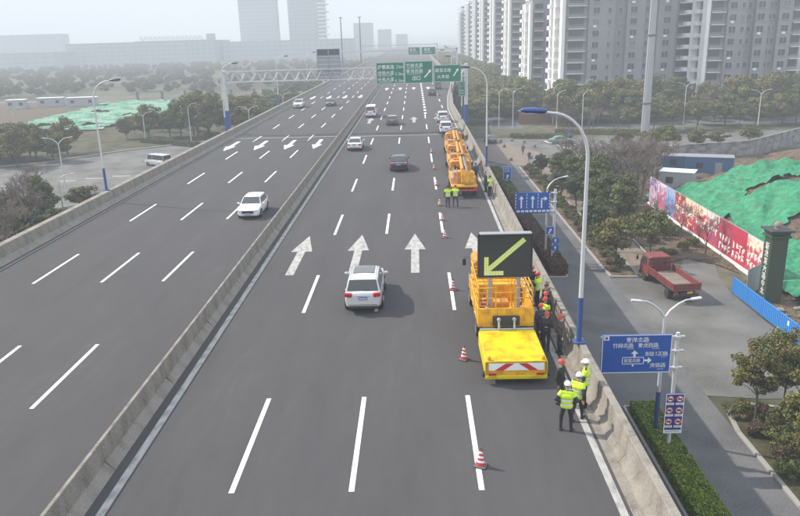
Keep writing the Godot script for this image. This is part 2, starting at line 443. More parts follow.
func build_deck() -> void:
	var zs := [70.0, 40.0, 20.0, 0.0]
	for i in 24: zs.push_back(-10.0 - i * 10.0)
	zs.append_array([-300.0, -400.0, -600.0, -900.0, -1300.0])
	var deck := structure("elevated_road", sheet(func(_z): return -27.4, func(z): return right_edge(z) + 0.5, zs, 0.0, 6), mats.deck_asphalt, "grey asphalt deck of the elevated expressway with two carriageways")
	# slab and box girder under the deck
	var s := Sh.new()
	for i in zs.size() - 1:
		var a: float = zs[i]; var b: float = zs[i + 1]
		var ra := right_edge(a) + 0.55; var rb := right_edge(b) + 0.55
		var rings := []
		for q in [[a, ra], [b, rb]]:
			rings.push_back(PackedVector3Array([V(-27.45, -0.02, q[0]), V(q[1], -0.02, q[0]), V(q[1], -0.35, q[0]), V(q[1] - 2.5, -0.6, q[0]), V(q[1] - 4.0, -1.9, q[0]), V(-23.5, -1.9, q[0]), V(-25, -0.6, q[0]), V(-27.45, -0.35, q[0])]))
		s.loft(rings, true, i == 0 or i == zs.size() - 2)
	part(deck, "girder", s, mats.concrete, 20.0)
	var ps := Sh.new(); ps.cbox(V(0, -4.2, 0), V(2.4, 4.6, 1.8), 0.2)
	var pm := ps.mesh()
	for k in 14:
		for x in [-18.0, -3.0]: put(deck, "pier", pm, mats.concrete, Transform3D(Basis(), V(x, 0, 15.0 - k * 32.0)))
	# lane dashes
	var dash := Sh.new(); dash.quad(V(-0.085, 0.004, 0), V(0.085, 0.004, 0), V(0.085, 0.004, -6), V(-0.085, 0.004, -6))
	var dm := dash.mesh(0.0)
	for x in [-5.82, -2.16, 1.78]:
		for k in range(-1, 26):
			if x > 0 and k > 7: break
			put(deck, "lane_dash", dm, mats.road_paint, Transform3D(Basis(), V(x, 0, -18.69 - 15.0 * k)))
	for x in [-14.81, -18.42, -22.45]:
		for k in range(-1, 26): put(deck, "lane_dash", dm, mats.road_paint, Transform3D(Basis(), V(x, 0, -24.19 - 15.0 * k)))
	var thick := Sh.new(); thick.quad(V(-0.22, 0.004, 0), V(0.22, 0.004, 0), V(0.22, 0.004, -3), V(-0.22, 0.004, -3))
	var tm := thick.mesh(0.0)
	for k in 22: put(deck, "lane_dash", tm, mats.road_paint, Transform3D(Basis(), V(1.9 + 0.006 * k, 0, -131.0 - 6.0 * k)))
	for k in 12: put(deck, "lane_dash", dm, mats.road_paint, Transform3D(Basis(), V(5.4 + 0.02 * k, 0, -142.0 - 15.0 * k)))
	# painted arrows, both ways
	var ar := arrow_shape(8.75, 3.9, 0.69, 0.25).mesh(0.0)
	for x in [-7.55, -3.85, -0.17, 3.75]:
		put(deck, "lane_arrow", ar, mats.worn_paint, Transform3D(Basis(), V(x, 0, -39.8)))
		put(deck, "lane_arrow", ar, mats.worn_paint, Transform3D(Basis(), V(x, 0, -118.0)))
		put(deck, "lane_arrow", ar, mats.road_paint, Transform3D(Basis(), V(x, 0, -197.0)))
	for x in [-24.5, -20.6, -16.7, -13.0]:
		put(deck, "lane_arrow", ar, mats.road_paint, Transform3D(Basis(Vector3.UP, PI), V(x, 0, -99.8)))
		put(deck, "lane_arrow", ar, mats.road_paint, Transform3D(Basis(Vector3.UP, PI), V(x, 0, -181.0)))
	# edge lines
	patch(deck, "edge_line", -9.56, -9.30, 30, -600, 0.004, mats.worn_paint)
	patch(deck, "edge_line", -26.0, -25.85, 30, -600, 0.004, mats.edge_paint)
	patch(deck, "edge_line", -11.05, -10.92, 30, -600, 0.004, mats.edge_paint)
	var el := Sh.new()
	var zz := 30.0
	while zz > -520.0:
		var n := zz - 10.0
		var xa := right_edge(zz) - 0.62; var xb := right_edge(n) - 0.62
		el.quad(V(xa, 0.004, zz), V(xa + 0.24, 0.004, zz), V(xb + 0.24, 0.004, n), V(xb, 0.004, n))
		zz = n
	part(deck, "edge_line", el, mats.worn_paint, 0.0)
	# concrete channel at the foot of the right parapet
	var gt := Sh.new(); zz = 30.0
	while zz > -330.0:
		var n := zz - 10.0
		gt.quad(V(right_edge(zz) - 0.27, 0.003, zz), V(right_edge(zz) + 0.02, 0.003, zz), V(right_edge(n) + 0.02, 0.003, n), V(right_edge(n) - 0.27, 0.003, n))
		zz = n
	part(deck, "drain_channel", gt, mats.concrete, 0.0)
	# expansion joints: steel strip in a dark seam
	for z in [-102.0, -230.0, -330.0]:
		patch(deck, "expansion_joint", -26.2, -10.7, z - 0.7, z - 1.05, 0.006, mats.joint)
		patch(deck, "expansion_joint", -9.5, right_edge(z) - 0.1, z, z - 0.35, 0.006, mats.joint)
		patch(deck, "joint_seam", -26.2, -10.7, z + 2.2, z + 1.7, 0.006, mats.joint_dark)
	# fine cracks sealed with tar on the left carriageway
	var ck := Sh.new(); rng.seed = 77
	for c in [[-25.5, -62.5, 9], [-17.0, -58.0, 7]]:
		var p := V(c[0], 0.005, c[1])
		for i in c[2]:
			var q := p + V(0.9, 0, rng.randf_range(-0.25, 0.25))
			ck.quad(p + V(0, 0, 0.04), q + V(0, 0, 0.04), q - V(0, 0, 0.04), p - V(0, 0, 0.04))
			p = q
	part(deck, "tar_seal", ck, mats.joint_dark, 0.0)

	# barriers: New-Jersey sections
	var outer := [[0.0, 0.0], [0.06, 0.12], [0.20, 0.32], [0.27, 0.98], [0.29, 1.0], [0.52, 1.0], [0.54, 0.98], [0.54, -0.4], [0.02, -0.4]]
	var b := thing("concrete_barrier", "weathered concrete parapet beside the lane with the works convoy", "barrier")
	barrier_run(b, outer, func(z): return right_edge(z), 40.0, -330.0, 6.0, mats.concrete)
	barrier_run(b, outer, func(z): return right_edge(z), -330.0, -1300.0, 250.0, mats.concrete)
	var lo := []
	for p in outer: lo.push_back([-p[0] * 1.9, p[1] * (1.05 if p[1] > 0.5 else 1.0)])
	lo.reverse()
	b = thing("concrete_barrier", "dark grey concrete parapet above the cross street and trees", "barrier")
	barrier_run(b, lo, func(_z): return -26.25, 40.0, -330.0, 6.0, mats.concrete)
	barrier_run(b, lo, func(_z): return -26.25, -330.0, -1300.0, 250.0, mats.concrete)
	b = thing("median_barrier", "long concrete median barrier dividing the two carriageways", "barrier")
	var mid := [[-0.30, 0.0], [-0.24, 0.1], [-0.1, 0.3], [-0.07, 0.97], [-0.05, 0.99], [0.05, 0.99], [0.07, 0.97], [0.13, 0.3], [0.33, 0.1], [0.42, 0.0]]
	barrier_run(b, mid, func(_z): return -10.32, 40.0, -360.0, 6.0, mats.concrete)
	barrier_run(b, mid, func(_z): return -10.32, -360.0, -1300.0, 235.0, mats.concrete)

# ------------------------------------------------------------------ ground
func kerb_line(parent: Node, pts: Array, w := 0.22, h := 0.14) -> void:
	var i := 0
	var cuts := []
	for k in pts.size() - 1:
		var a := V(pts[k][0], GY, pts[k][1]); var b := V(pts[k + 1][0], GY, pts[k + 1][1])
		var n := maxi(1, int(a.distance_to(b) / 2.0))
		for j in n: cuts.push_back([a.lerp(b, float(j) / n), a.lerp(b, (j + 1.0) / n)])
	var shared := {}
	for c in cuts:
		var L: float = c[0].distance_to(c[1])
		var key := "%0.2f" % L
		if not shared.has(key):
			var s := Sh.new(); s.cbox(V(0, h * 0.5 - 0.02, 0), V(w, h + 0.04, L - 0.012), 0.02)
			shared[key] = s.mesh()
		if i < 280: put(parent, "kerb_stone", shared[key], mats.kerb, Transform3D(Basis.looking_at(c[1] - c[0], Vector3.UP), (c[0] + c[1]) * 0.5))
		i += 1

func build_ground() -> void:
	structure("ground", poly_sheet([[-1100, 120], [900, 120], [900, -1900], [-1100, -1900]], GY - 0.02), mats.far_ground, "flat land below the elevated road")
	# service road on the right: two lanes each side of a hedge
	var road := structure("service_road", poly_sheet([[7.6, 40], [16.0, 40], [16.0, -29], [16.0, -112], [17, -117], [8, -117]], GY), mats.side_asphalt, "asphalt service road below the elevated deck")
	structure("yard", poly_sheet([[16.0, -36.5], [19, -36], [24.2, -36], [24.2, -53], [24.9, -57], [26.5, -62], [23.8, -62], [21.5, -57.0], [16.0, -57.0]], GY + 0.004), mats.yard_concrete, "pale concrete yard in front of the building site")
	# lane line on the service road and stop lines at the crossing
	patch(road, "lane_line", 9.2, 9.32, 30, -110, GY + 0.004, mats.edge_paint)
	# cross street under the deck, bending on the left
	var cross := structure("cross_street", poly_sheet([[-160, -52], [-75, -86], [-52, -84], [-38, -96], [-27, -112], [8, -117], [17, -117], [24, -118], [60, -123], [140, -138], [140, -158], [60, -143], [30, -142], [-20, -152], [-44.6, -148.7], [-57, -138.4], [-67, -124.8], [-160, -92]], GY + 0.004), mats.street_pale, "cross street running below the elevated road")
	patch(cross, "stop_line", 27.2, 27.6, -128, -139, GY + 0.008, mats.road_paint, -2.6)
	for k in 6: patch(cross, "lane_dash", 29.0 + k * 6, 31.5 + k * 6, -133.2 - k * 0.8, -133.4 - k * 0.8, GY + 0.008, mats.road_paint)
	for k in 9:
		patch(cross, "lane_line", -66.0 + k * 3.6, -63.2 + k * 3.6, -103.5 - k * 1.6, -103.7 - k * 1.6, GY + 0.008, mats.road_paint)
	var far_road := structure("side_street", poly_sheet([[16.5, -160], [24, -158], [30, -400], [24, -400]], GY + 0.004), mats.side_asphalt, "street running on beyond the crossing")
	far_road.set_meta("kind", "structure")
	structure("boulevard", poly_sheet([[36, -152], [150, -168], [150, -178], [36, -162]], GY + 0.008), mats.street_pale, "street in front of the apartment towers")
	structure("far_street", poly_sheet([[-300, -300], [-60, -262], [-60, -272], [-300, -312]], GY + 0.006), mats.side_asphalt, "street beyond the netted field")
	# refuge paving at the crossing
	var pv := structure("crossing_pavement", poly_sheet([[14.6, -113], [21.8, -110], [22.2, -124], [16.0, -140], [11.5, -140], [11.5, -118]], GY + 0.012), mats.paving, "red brown paved refuge at the crossing")
	kerb_line(pv, [[14.6, -113], [11.5, -118], [11.5, -140]], 0.2, 0.12)
	# verge between service road and building site
	var vg := structure("verge", poly_sheet([[16.15, -57.2], [18.3, -57.2], [18.3, -110], [16.15, -110]], GY + 0.10), mats.soil, "planted verge beside the service road")
	kerb_line(vg, [[16.05, -111], [16.05, -60], [16.15, -57.3], [18.4, -57.1]])
	var fp := structure("footpath", poly_sheet([[18.55, -57.2], [20.6, -57.2], [21.0, -70], [21.0, -110], [18.55, -110]], GY + 0.05), mats.paving, "brick footpath between two planted verges")
	kerb_line(fp, [[18.42, -110], [18.42, -57.6]], 0.14, 0.16)
	kerb_line(fp, [[21.3, -110], [21.2, -70], [20.9, -57.4]], 0.14, 0.16)
	structure("site_verge", poly_sheet([[21.4, -60.5], [24.0, -62], [26.0, -60], [26.8, -57.5], [27.4, -60], [27.4, -112], [21.4, -112]], GY + 0.07), mats.soil, "bare earth verge along the printed hoarding")
	var nv := structure("near_verge", poly_sheet([[16.2, -20], [22, -20], [22, -33], [19.5, -34.6], [17.6, -35.2], [16.4, -34.4], [16.1, -32.5]], GY + 0.10), mats.grass_ground, "planted corner beside the concrete yard")
	kerb_line(nv, [[16.1, -10], [16.05, -32.5], [16.4, -34.5], [17.6, -35.4], [19.6, -34.8], [24, -32]])
	structure("site_ground", poly_sheet([[24.4, -20], [140, -20], [140, -128], [60, -118], [40, -113], [27.6, -112], [27.6, -57], [24.4, -53]], GY + 0.02), mats.soil, "churned earth of the building site")
	# land on the left
	structure("left_verge", poly_sheet([[-28, 40], [-28, -108], [-38, -94], [-52, -82], [-76, -84], [-160, -48], [-160, 40]], GY + 0.03), mats.grass_ground, "planted land between the deck and the cross street")
	var bank := structure("roadside_bank", poly_sheet([[-160, -94], [-67, -126.5], [-57, -140], [-44.6, -150.4], [-29, -154], [-29, -182], [-160, -182]], GY + 0.03), mats.grass_ground, "tree lined bank across the street")
	kerb_line(bank, [[-110, -110.5], [-67, -126.0], [-57, -139.6], [-44.6, -150.0], [-29, -153.4]], 0.5, 0.22)
	structure("bare_field", poly_sheet([[-190, -183], [-54, -183], [-60, -262], [-300, -298], [-300, -183]], GY + 0.02), mats.soil, "bare field beyond the trees")
	# hedges' planting strip is kerbed
	var strip := structure("hedge_strip", poly_sheet([[11.15, 10], [12.6, 10], [12.6, -35.2], [11.15, -35.2]], GY + 0.06), mats.soil, "kerbed strip under the green hedge")
	kerb_line(strip, [[12.7, -10], [12.7, -35.3], [11.05, -35.3], [11.05, -10]], 0.15, 0.12)
	strip = structure("hedge_strip", poly_sheet([[10.9, -57.6], [12.45, -57.6], [12.7, -108], [11.2, -108]], GY + 0.06), mats.soil, "kerbed strip under the dark red hedge")
	kerb_line(strip, [[12.8, -108], [12.55, -57.5], [10.8, -57.5], [11.1, -108]], 0.15, 0.12)

# ------------------------------------------------------------------ vehicles
var wheel_cache := {}
func add_wheel(parent: Node3D, at: Vector3, r: float, w: float, side: int, rim_mat: Material) -> void:
	var key := "%0.2f %0.2f %d" % [r, w, side]
	if not wheel_cache.has(key):
		var x := Transform3D(Basis(Vector3.BACK, PI / 2), Vector3.ZERO)
		var t := Sh.new()
		t.lathe([Vector2(r * 0.6, -w / 2), Vector2(r * 0.93, -w / 2), Vector2(r, -w * 0.34), Vector2(r, w * 0.34), Vector2(r * 0.93, w / 2), Vector2(r * 0.6, w / 2)], 20, x)
		var q := Sh.new()
		var o := side * w * 0.5
		q.lathe([Vector2(r * 0.64, -0.03), Vector2(r * 0.64, 0.012), Vector2(r * 0.57, 0.012), Vector2(r * 0.55, -0.03)], 20, Transform3D(x.basis, V(o, 0, 0)))
		q.lathe([Vector2(r * 0.17, -0.04), Vector2(r * 0.17, 0.01), Vector2(r * 0.1, 0.018)], 10, Transform3D(x.basis, V(o, 0, 0)))
		for k in 6:
			var a := TAU * k / 6
			q.box(V(o - side * 0.012, sin(a) * r * 0.36, cos(a) * r * 0.36), V(0.03, r * 0.13, r * 0.5), Basis(Vector3.RIGHT, -a))
		wheel_cache[key] = [t.mesh(), q.mesh()]
	var tn := put(parent, "wheel", wheel_cache[key][0], mats.tyre, Transform3D(Basis(), at))
	put(tn, "rim", wheel_cache[key][1], rim_mat)

# stations: [z / length, bottom, top, half width factor]; cabin: [z glass foot front, z roof front, z roof rear, z glass foot rear]
func car(called: String, label: String, at: Vector3, turn: float, o: Dictionary, group := "") -> Node3D:
	var t := thing(called, label, o.get("cat", "car"), at, turn, group)
	var L: float = o.L; var W: float = o.W * 0.5; var H: float = o.H
	var paint: Material = o.paint
	var body := Sh.new(); var rings := []
	for s in o.st:
		var z: float = s[0] * L; var yb: float = s[1]; var yt: float = s[2]; var w: float = s[3] * W; var h := yt - yb
		var half := [[0.0, yb], [w * 0.80, yb], [w * 0.95, yb + h * 0.10], [w * 0.99, yb + h * 0.34], [w, yb + h * 0.52], [w * 0.985, yb + h * 0.72], [w * 0.95, yt - h * 0.07], [w * 0.86, yt], [w * 0.45, yt + 0.025], [0.0, yt + 0.035]]
		var r := PackedVector3Array()
		for p in half: r.push_back(V(p[0], p[1], z))
		for i in range(half.size() - 2, 0, -1): r.push_back(V(-half[i][0], half[i][1], z))
		rings.push_back(r)
	body.loft(rings)
	# cabin shell
	var cb: Array = o.cabin
	var belt: float = o.belt
	var cr := []
	var wb := W * 0.93; var wr: float = W * o.get("roofw", 0.73)
	var stn := [[cb[0], belt - 0.01, 0.99], [lerpf(cb[0], cb[1], 0.86), lerpf(belt, H, 0.90), 0.25], [cb[1] + 0.02, H - 0.025, 0.0], [lerpf(cb[1], cb[2], 0.5), H, 0.0], [cb[2] - 0.02, H - 0.03, 0.0], [lerpf(cb[3], cb[2], 0.86), lerpf(belt, H, 0.88), 0.22], [cb[3], belt - 0.01, 0.99]]
	for s in stn:
		var y: float = s[1]
		var k := clampf((y - belt) / (H - belt), 0.0, 1.0)
		var we := lerpf(wb, wr, k)
		var base := belt - 0.04
		var half := [[wb, base], [lerpf(wb, we, 0.5), lerpf(base, y - 0.04 * k, 0.5)], [we, y - 0.05 * k], [we * 0.9, y - 0.006 * k], [we * 0.45, y + 0.015 * k], [0.0, y + 0.02 * k]]
		var r := PackedVector3Array()
		for p in half: r.push_back(V(p[0], p[1], s[0] * L))
		for i in range(half.size() - 2, -1, -1): r.push_back(V(-half[i][0], half[i][1], s[0] * L))
		cr.push_back(r)
	body.loft(cr)
	part(t, "body", body, paint, 42.0)
	# panes: quads on the shell, just proud of it
	var pane := func(name: String, q: Array, out: float, m: Material) -> Node:
		var n: Vector3 = (q[1] - q[0]).cross(q[2] - q[0]).normalized() * out
		var s := Sh.new()
		s.loft([PackedVector3Array([q[0] - n, q[1] - n, q[2] - n, q[3] - n]), PackedVector3Array([q[0] + n, q[1] + n, q[2] + n, q[3] + n])])
		return part(t, name, s, m, 10.0)
	var on := func(z0: float, y0: float, z1: float, y1: float, k: float, inset: float) -> Vector3:   # a point up the slope
		var y := lerpf(y0, y1, k); var z := lerpf(z0, z1, k)
		return V(lerpf(wb, wr, clampf((y - belt) / (H - belt), 0, 1)) * inset, y, z * L)
	var a: Vector3
	for e in [["windscreen", cb[0], cb[1]], ["rear_window", cb[3], cb[2]]]:
		var lo: Vector3 = on.call(e[1], belt, e[2], H, 0.12, 0.90); var hi: Vector3 = on.call(e[1], belt, e[2], H, 0.86, 0.90)
		pane.call(e[0], [lo, hi, V(-hi.x, hi.y, hi.z), V(-lo.x, lo.y, lo.z)], 0.03, mats.car_glass)
	for sd in [-1.0, 1.0]:
		var zc := lerpf(cb[1], cb[2], o.get("bpillar", 0.48))
		for e in [[lerpf(cb[0], cb[1], 0.35), lerpf(cb[0], cb[1], 0.92), zc - 0.008, zc - 0.008], [zc + 0.012, zc + 0.012, lerpf(cb[2], cb[3], o.get("qtr", 0.05)), lerpf(cb[2], cb[3], o.get("qtr2", 0.62))]]:
			var y0 := belt + 0.02; var y1 := H - 0.11
			var x0 := lerpf(wb, wr, (y0 - belt) / (H - belt)); var x1 := lerpf(wb, wr, (y1 - belt) / (H - belt))
			pane.call("side_window", [V(sd * x0, y0, e[0] * L), V(sd * x1, y1, e[1] * L), V(sd * x1, y1, e[2] * L), V(sd * x0, y0, e[3] * L)], 0.014, mats.car_glass)
		# mirror
		var ms := Sh.new(); ms.ball(V(sd * (W + 0.11), belt + 0.06, (cb[0] + 0.05) * L), V(0.11, 0.08, 0.07), 8, 6)
		ms.tube(V(sd * (W - 0.06), belt - 0.01, (cb[0] + 0.05) * L), V(sd * (W + 0.06), belt + 0.04, (cb[0] + 0.05) * L), 0.03, 0.025, 6)
		part(t, "mirror", ms, o.get("mirror", paint))
		# lamps and wheels
		var fz: float = o.st[1][0] * L; var rz: float = o.st[-2][0] * L
		var hl := Sh.new(); hl.cbox(V(sd * W * 0.68, o.hy, fz - 0.035), V(W * 0.40, 0.14, 0.16), 0.03, Basis(Vector3.UP, -sd * 0.35))
		part(t, "headlight", hl, mats.head_lamp)
		var tl := Sh.new(); tl.cbox(V(sd * W * 0.74, o.ty, rz + 0.03), V(W * 0.38, o.get("th", 0.17), 0.16), 0.03, Basis(Vector3.UP, sd * 0.3))
		part(t, "taillight", tl, mats.tail_red)
		for wz in [o.wf, o.wr]:
			var r: float = o.get("r", 0.33)
			var ah := Sh.new()
			ah.lathe([Vector2(r + 0.055, -0.02), Vector2(r + 0.055, 0.02)], 20, Transform3D(Basis(Vector3.BACK, PI / 2), V(sd * (W * 0.975), r + 0.01, wz * L)))
			part(t, "wheel_arch", ah, mats.black_trim)
			add_wheel(t, V(sd * (W - 0.085), r, wz * L), r, 0.21, int(sd), mats.rim)
		if o.get("rails", false):
			var rs := Sh.new(); rs.path([V(sd * wr * 0.9, H - 0.04, cb[1] * L + 0.15), V(sd * wr * 0.9, H + 0.05, cb[1] * L + 0.3), V(sd * wr * 0.9, H + 0.05, cb[2] * L - 0.25), V(sd * wr * 0.9, H - 0.04, cb[2] * L - 0.05)], [0.022], 6)
			part(t, "roof_rail", rs, mats.chrome)
	if o.get("sunroof", false):
		var sr := Sh.new(); sr.cbox(V(0, H + 0.012, lerpf(cb[1], cb[2], 0.36) * L), V(wr * 1.5, 0.03, (cb[2] - cb[1]) * L * 0.55), 0.012)
		part(t, "sunroof", sr, mats.car_glass)
	# shut lines, handles, wiper
	var hatch_y: float = belt - 0.1
	var rzl: float = o.st[-1][0] * L
	for sd in [-1.0, 1.0]:
		for hz in [lerpf(cb[1], cb[2], 0.30), lerpf(cb[1], cb[2], 0.80)]:
			var dh := Sh.new(); dh.cbox(V(sd * (W + 0.004), belt - 0.12, hz * L), V(0.035, 0.035, 0.2), 0.012); part(t, "door_handle", dh, mats.chrome)
		for hz in [lerpf(cb[0], cb[1], 0.3), lerpf(cb[1], cb[2], o.get("bpillar", 0.48)), lerpf(cb[2], cb[3], 0.15)]:
			var sl := Sh.new(); sl.box(V(sd * (W - 0.006), belt - 0.32, hz * L), V(0.016, 0.52, 0.014)); part(t, "door_gap", sl, mats.black_trim)
	var wp := Sh.new(); wp.tube(V(0, belt + 0.1, cb[3] * L + 0.01), V(0.32, belt + 0.16, cb[3] * L - 0.005), 0.012, 0.01, 5); part(t, "wiper", wp, mats.black_trim)
	var gap := Sh.new(); gap.box(V(0, 0.50, rzl - 0.02), V(W * 1.5, 0.014, 0.09)); part(t, "tailgate_gap", gap, mats.black_trim)
	var bdg := Sh.new(); bdg.cbox(V(0, o.get("py", o.ty - 0.05) + 0.13, rzl + 0.005), V(W * 0.75, 0.035, 0.05), 0.01); part(t, "tailgate_trim", bdg, mats.chrome)
	# plates, grille, bumpers
	var f0: float = o.st[0][0] * L; var r0: float = o.st[-1][0] * L
	var gs := Sh.new(); gs.cbox(V(0, o.hy - 0.1, f0 - 0.0), V(W * 1.0, 0.22, 0.08), 0.03)
	part(t, "grille", gs, mats.black_trim)
	for e in [[f0 - 0.045, o.hy - 0.22], [r0 + 0.02, o.get("py", o.ty - 0.05)]]:
		var ps := Sh.new(); ps.box(V(0, e[1], e[0]), V(0.44, 0.14, 0.03))
		var pn := part(t, "license_plate", ps, mats.plate_blue)
		ps = Sh.new()
		for k in 6: ps.box(V(-0.17 + k * 0.068, e[1], e[0] + (0.017 if e[0] > 0 else -0.017)), V(0.035, 0.085, 0.004))
		part(pn, "characters", ps, mats.sign_white)
	for e in [[r0 - 0.02, 0.36]]:
		var bs := Sh.new(); bs.cbox(V(0, e[1], e[0]), V(W * 1.6, 0.16, 0.14), 0.04)
		part(t, "bumper", bs, mats.black_trim if o.get("dark_bumper", true) else paint)
	return t

func sedan(p: Material) -> Dictionary:
	return {"L": 4.65, "W": 1.80, "H": 1.46, "belt": 0.94, "paint": p, "hy": 0.66, "ty": 0.82, "wf": -0.30, "wr": 0.28,
		"cabin": [-0.21, -0.055, 0.20, 0.375], "st": [[-0.5, 0.36, 0.60, 0.72], [-0.485, 0.27, 0.68, 0.84], [-0.44, 0.22, 0.76, 0.94], [-0.33, 0.20, 0.85, 0.99], [-0.20, 0.20, 0.93, 1.0], [0.0, 0.20, 0.95, 1.0], [0.22, 0.20, 0.96, 1.0], [0.37, 0.22, 0.98, 0.98], [0.45, 0.26, 0.97, 0.93], [0.488, 0.33, 0.92, 0.87], [0.5, 0.42, 0.80, 0.80]]}

func hatch(p: Material) -> Dictionary:
	return {"L": 4.25, "W": 1.78, "H": 1.48, "belt": 0.95, "paint": p, "hy": 0.68, "ty": 0.88, "wf": -0.30, "wr": 0.30,
		"cabin": [-0.22, -0.06, 0.33, 0.455], "qtr": 0.0, "qtr2": 0.35, "st": [[-0.5, 0.36, 0.60, 0.72], [-0.485, 0.27, 0.70, 0.85], [-0.44, 0.22, 0.79, 0.94], [-0.33, 0.20, 0.88, 0.99], [-0.20, 0.20, 0.95, 1.0], [0.0, 0.20, 0.97, 1.0], [0.25, 0.20, 0.98, 1.0], [0.40, 0.22, 0.99, 0.97], [0.47, 0.26, 0.98, 0.92], [0.5, 0.36, 0.86, 0.84]]}

func suv(p: Material) -> Dictionary:
	return {"L": 4.70, "W": 1.90, "H": 1.70, "belt": 1.08, "paint": p, "hy": 0.82, "ty": 1.02, "th": 0.2, "py": 0.83, "wf": -0.30, "wr": 0.29, "r": 0.37, "roofw": 0.76,
		"cabin": [-0.22, -0.07, 0.37, 0.465], "qtr": 0.0, "qtr2": 0.30, "rails": true, "sunroof": true, "dark_bumper": true, "st": [[-0.5, 0.42, 0.74, 0.74], [-0.485, 0.33, 0.85, 0.86], [-0.44, 0.27, 0.95, 0.95], [-0.33, 0.25, 1.02, 0.99], [-0.20, 0.25, 1.08, 1.0], [0.0, 0.25, 1.10, 1.0], [0.25, 0.25, 1.10, 1.0], [0.41, 0.27, 1.12, 0.975], [0.475, 0.32, 1.12, 0.93], [0.495, 0.38, 1.04, 0.88], [0.5, 0.45, 0.9, 0.84]]}

func van(p: Material) -> Dictionary:
	return {"L": 5.0, "W": 1.85, "H": 2.05, "belt": 1.15, "paint": p, "hy": 0.80, "ty": 1.05, "th": 0.34, "py": 0.8, "wf": -0.33, "wr": 0.30, "r": 0.34, "roofw": 0.84, "cat": "van",
		"cabin": [-0.40, -0.27, 0.485, 0.495], "qtr": -0.1, "qtr2": 0.0, "bpillar": 0.25, "st": [[-0.5, 0.40, 0.82, 0.80], [-0.485, 0.30, 0.95, 0.90], [-0.44, 0.26, 1.06, 0.96], [-0.37, 0.25, 1.14, 1.0], [0.0, 0.25, 1.16, 1.0], [0.40, 0.25, 1.16, 1.0], [0.485, 0.30, 1.16, 0.97], [0.5, 0.40, 1.1, 0.93]]}

func paint(key: String, c: Color, rough := 0.3) -> StandardMaterial3D:
	var m := mat(key, c, rough)
	m.clearcoat_enabled = true; m.clearcoat = 0.6; m.clearcoat_roughness = 0.08
	return m

func build_traffic() -> void:
	var white := paint("paint_white", Color(0.72, 0.73, 0.74)); var black := paint("paint_black", Color(0.018, 0.019, 0.022), 0.22)
	var grey := paint("paint_grey", Color(0.10, 0.105, 0.115)); var silver := paint("paint_silver", Color(0.55, 0.56, 0.57), 0.3)
	var dark := paint("paint_dark", Color(0.05, 0.045, 0.045)); var teal := paint("paint_teal", Color(0.12, 0.27, 0.24))
	car("suv", "silver white SUV with roof rails driving in the second lane behind the painted arrows", V(-2.77, 0, -35.7), 0.0, suv(silver))
	car("hatchback", "white hatchback with black grille driving towards the viewer beside the median barrier", V(-13.05, 0, -55.9), PI, hatch(white))
	car("sedan", "black sedan driving away past the painted expansion joint", V(-1.76, 0, -75.2), 0.0, sedan(black))
	car("sedan", "white sedan driving away in the lane beside the median", V(-7.5, 0, -90.2), 0.0, sedan(white))
	car("hatchback", "dark grey hatchback following the white van", V(-3.62, 0, -116.0), 0.0, hatch(grey))
	car("van", "small white van in the lane beside the median", V(-7.7, 0, -129.1), 0.0, van(white), "")
	car("suv", "white car coming on beside the outer parapet, abreast of the dark sedan", V(-23.9, 0, -151.0), PI, suv(white))
	car("sedan", "dark sedan coming on in the second lane, abreast of the white car", V(-17.6, 0, -153.8), PI, sedan(dark))
	car("suv", "dark SUV driving away below the green direction signs", V(4.2, 0, -174.7), 0.0, suv(dark))
	car("van", "grey van beyond the dark SUV near the exit ramp", V(6.2, 0, -196.0), 0.0, van(grey))
	car("suv", "white SUV parked at the front of the works convoy", V(4.5, 0, -118.4), 0.0, suv(white))
	car("suv", "white SUV parked in the convoy behind another white one", V(4.35, 0, -104.0), 0.0, suv(white))
	car("pickup", "dark pickup parked ahead of the orange lift trucks", V(5.45, 0, -97.6), 0.0, sedan(dark))
	car("sedan", "pale green taxi crossing at the junction", V(27.3, GY, -135.4), -1.42, sedan(teal))
	car("sedan", "dark car waiting in the shade beside the elevated deck", V(14.4, GY, -139), 0.1, sedan(dark))
	car("minibus", "pale minibus on the cross street behind the parapet", V(-43.8, GY, -120.8), 1.0, van(silver))
	car("sedan", "white car far off on the street beyond the bank", V(-38.5, GY, -216.0), 0.6, sedan(white))
	car("sedan", "white saloon turning on the far street by the gantry", V(-36.0, GY, -250.0), 0.9, hatch(white))

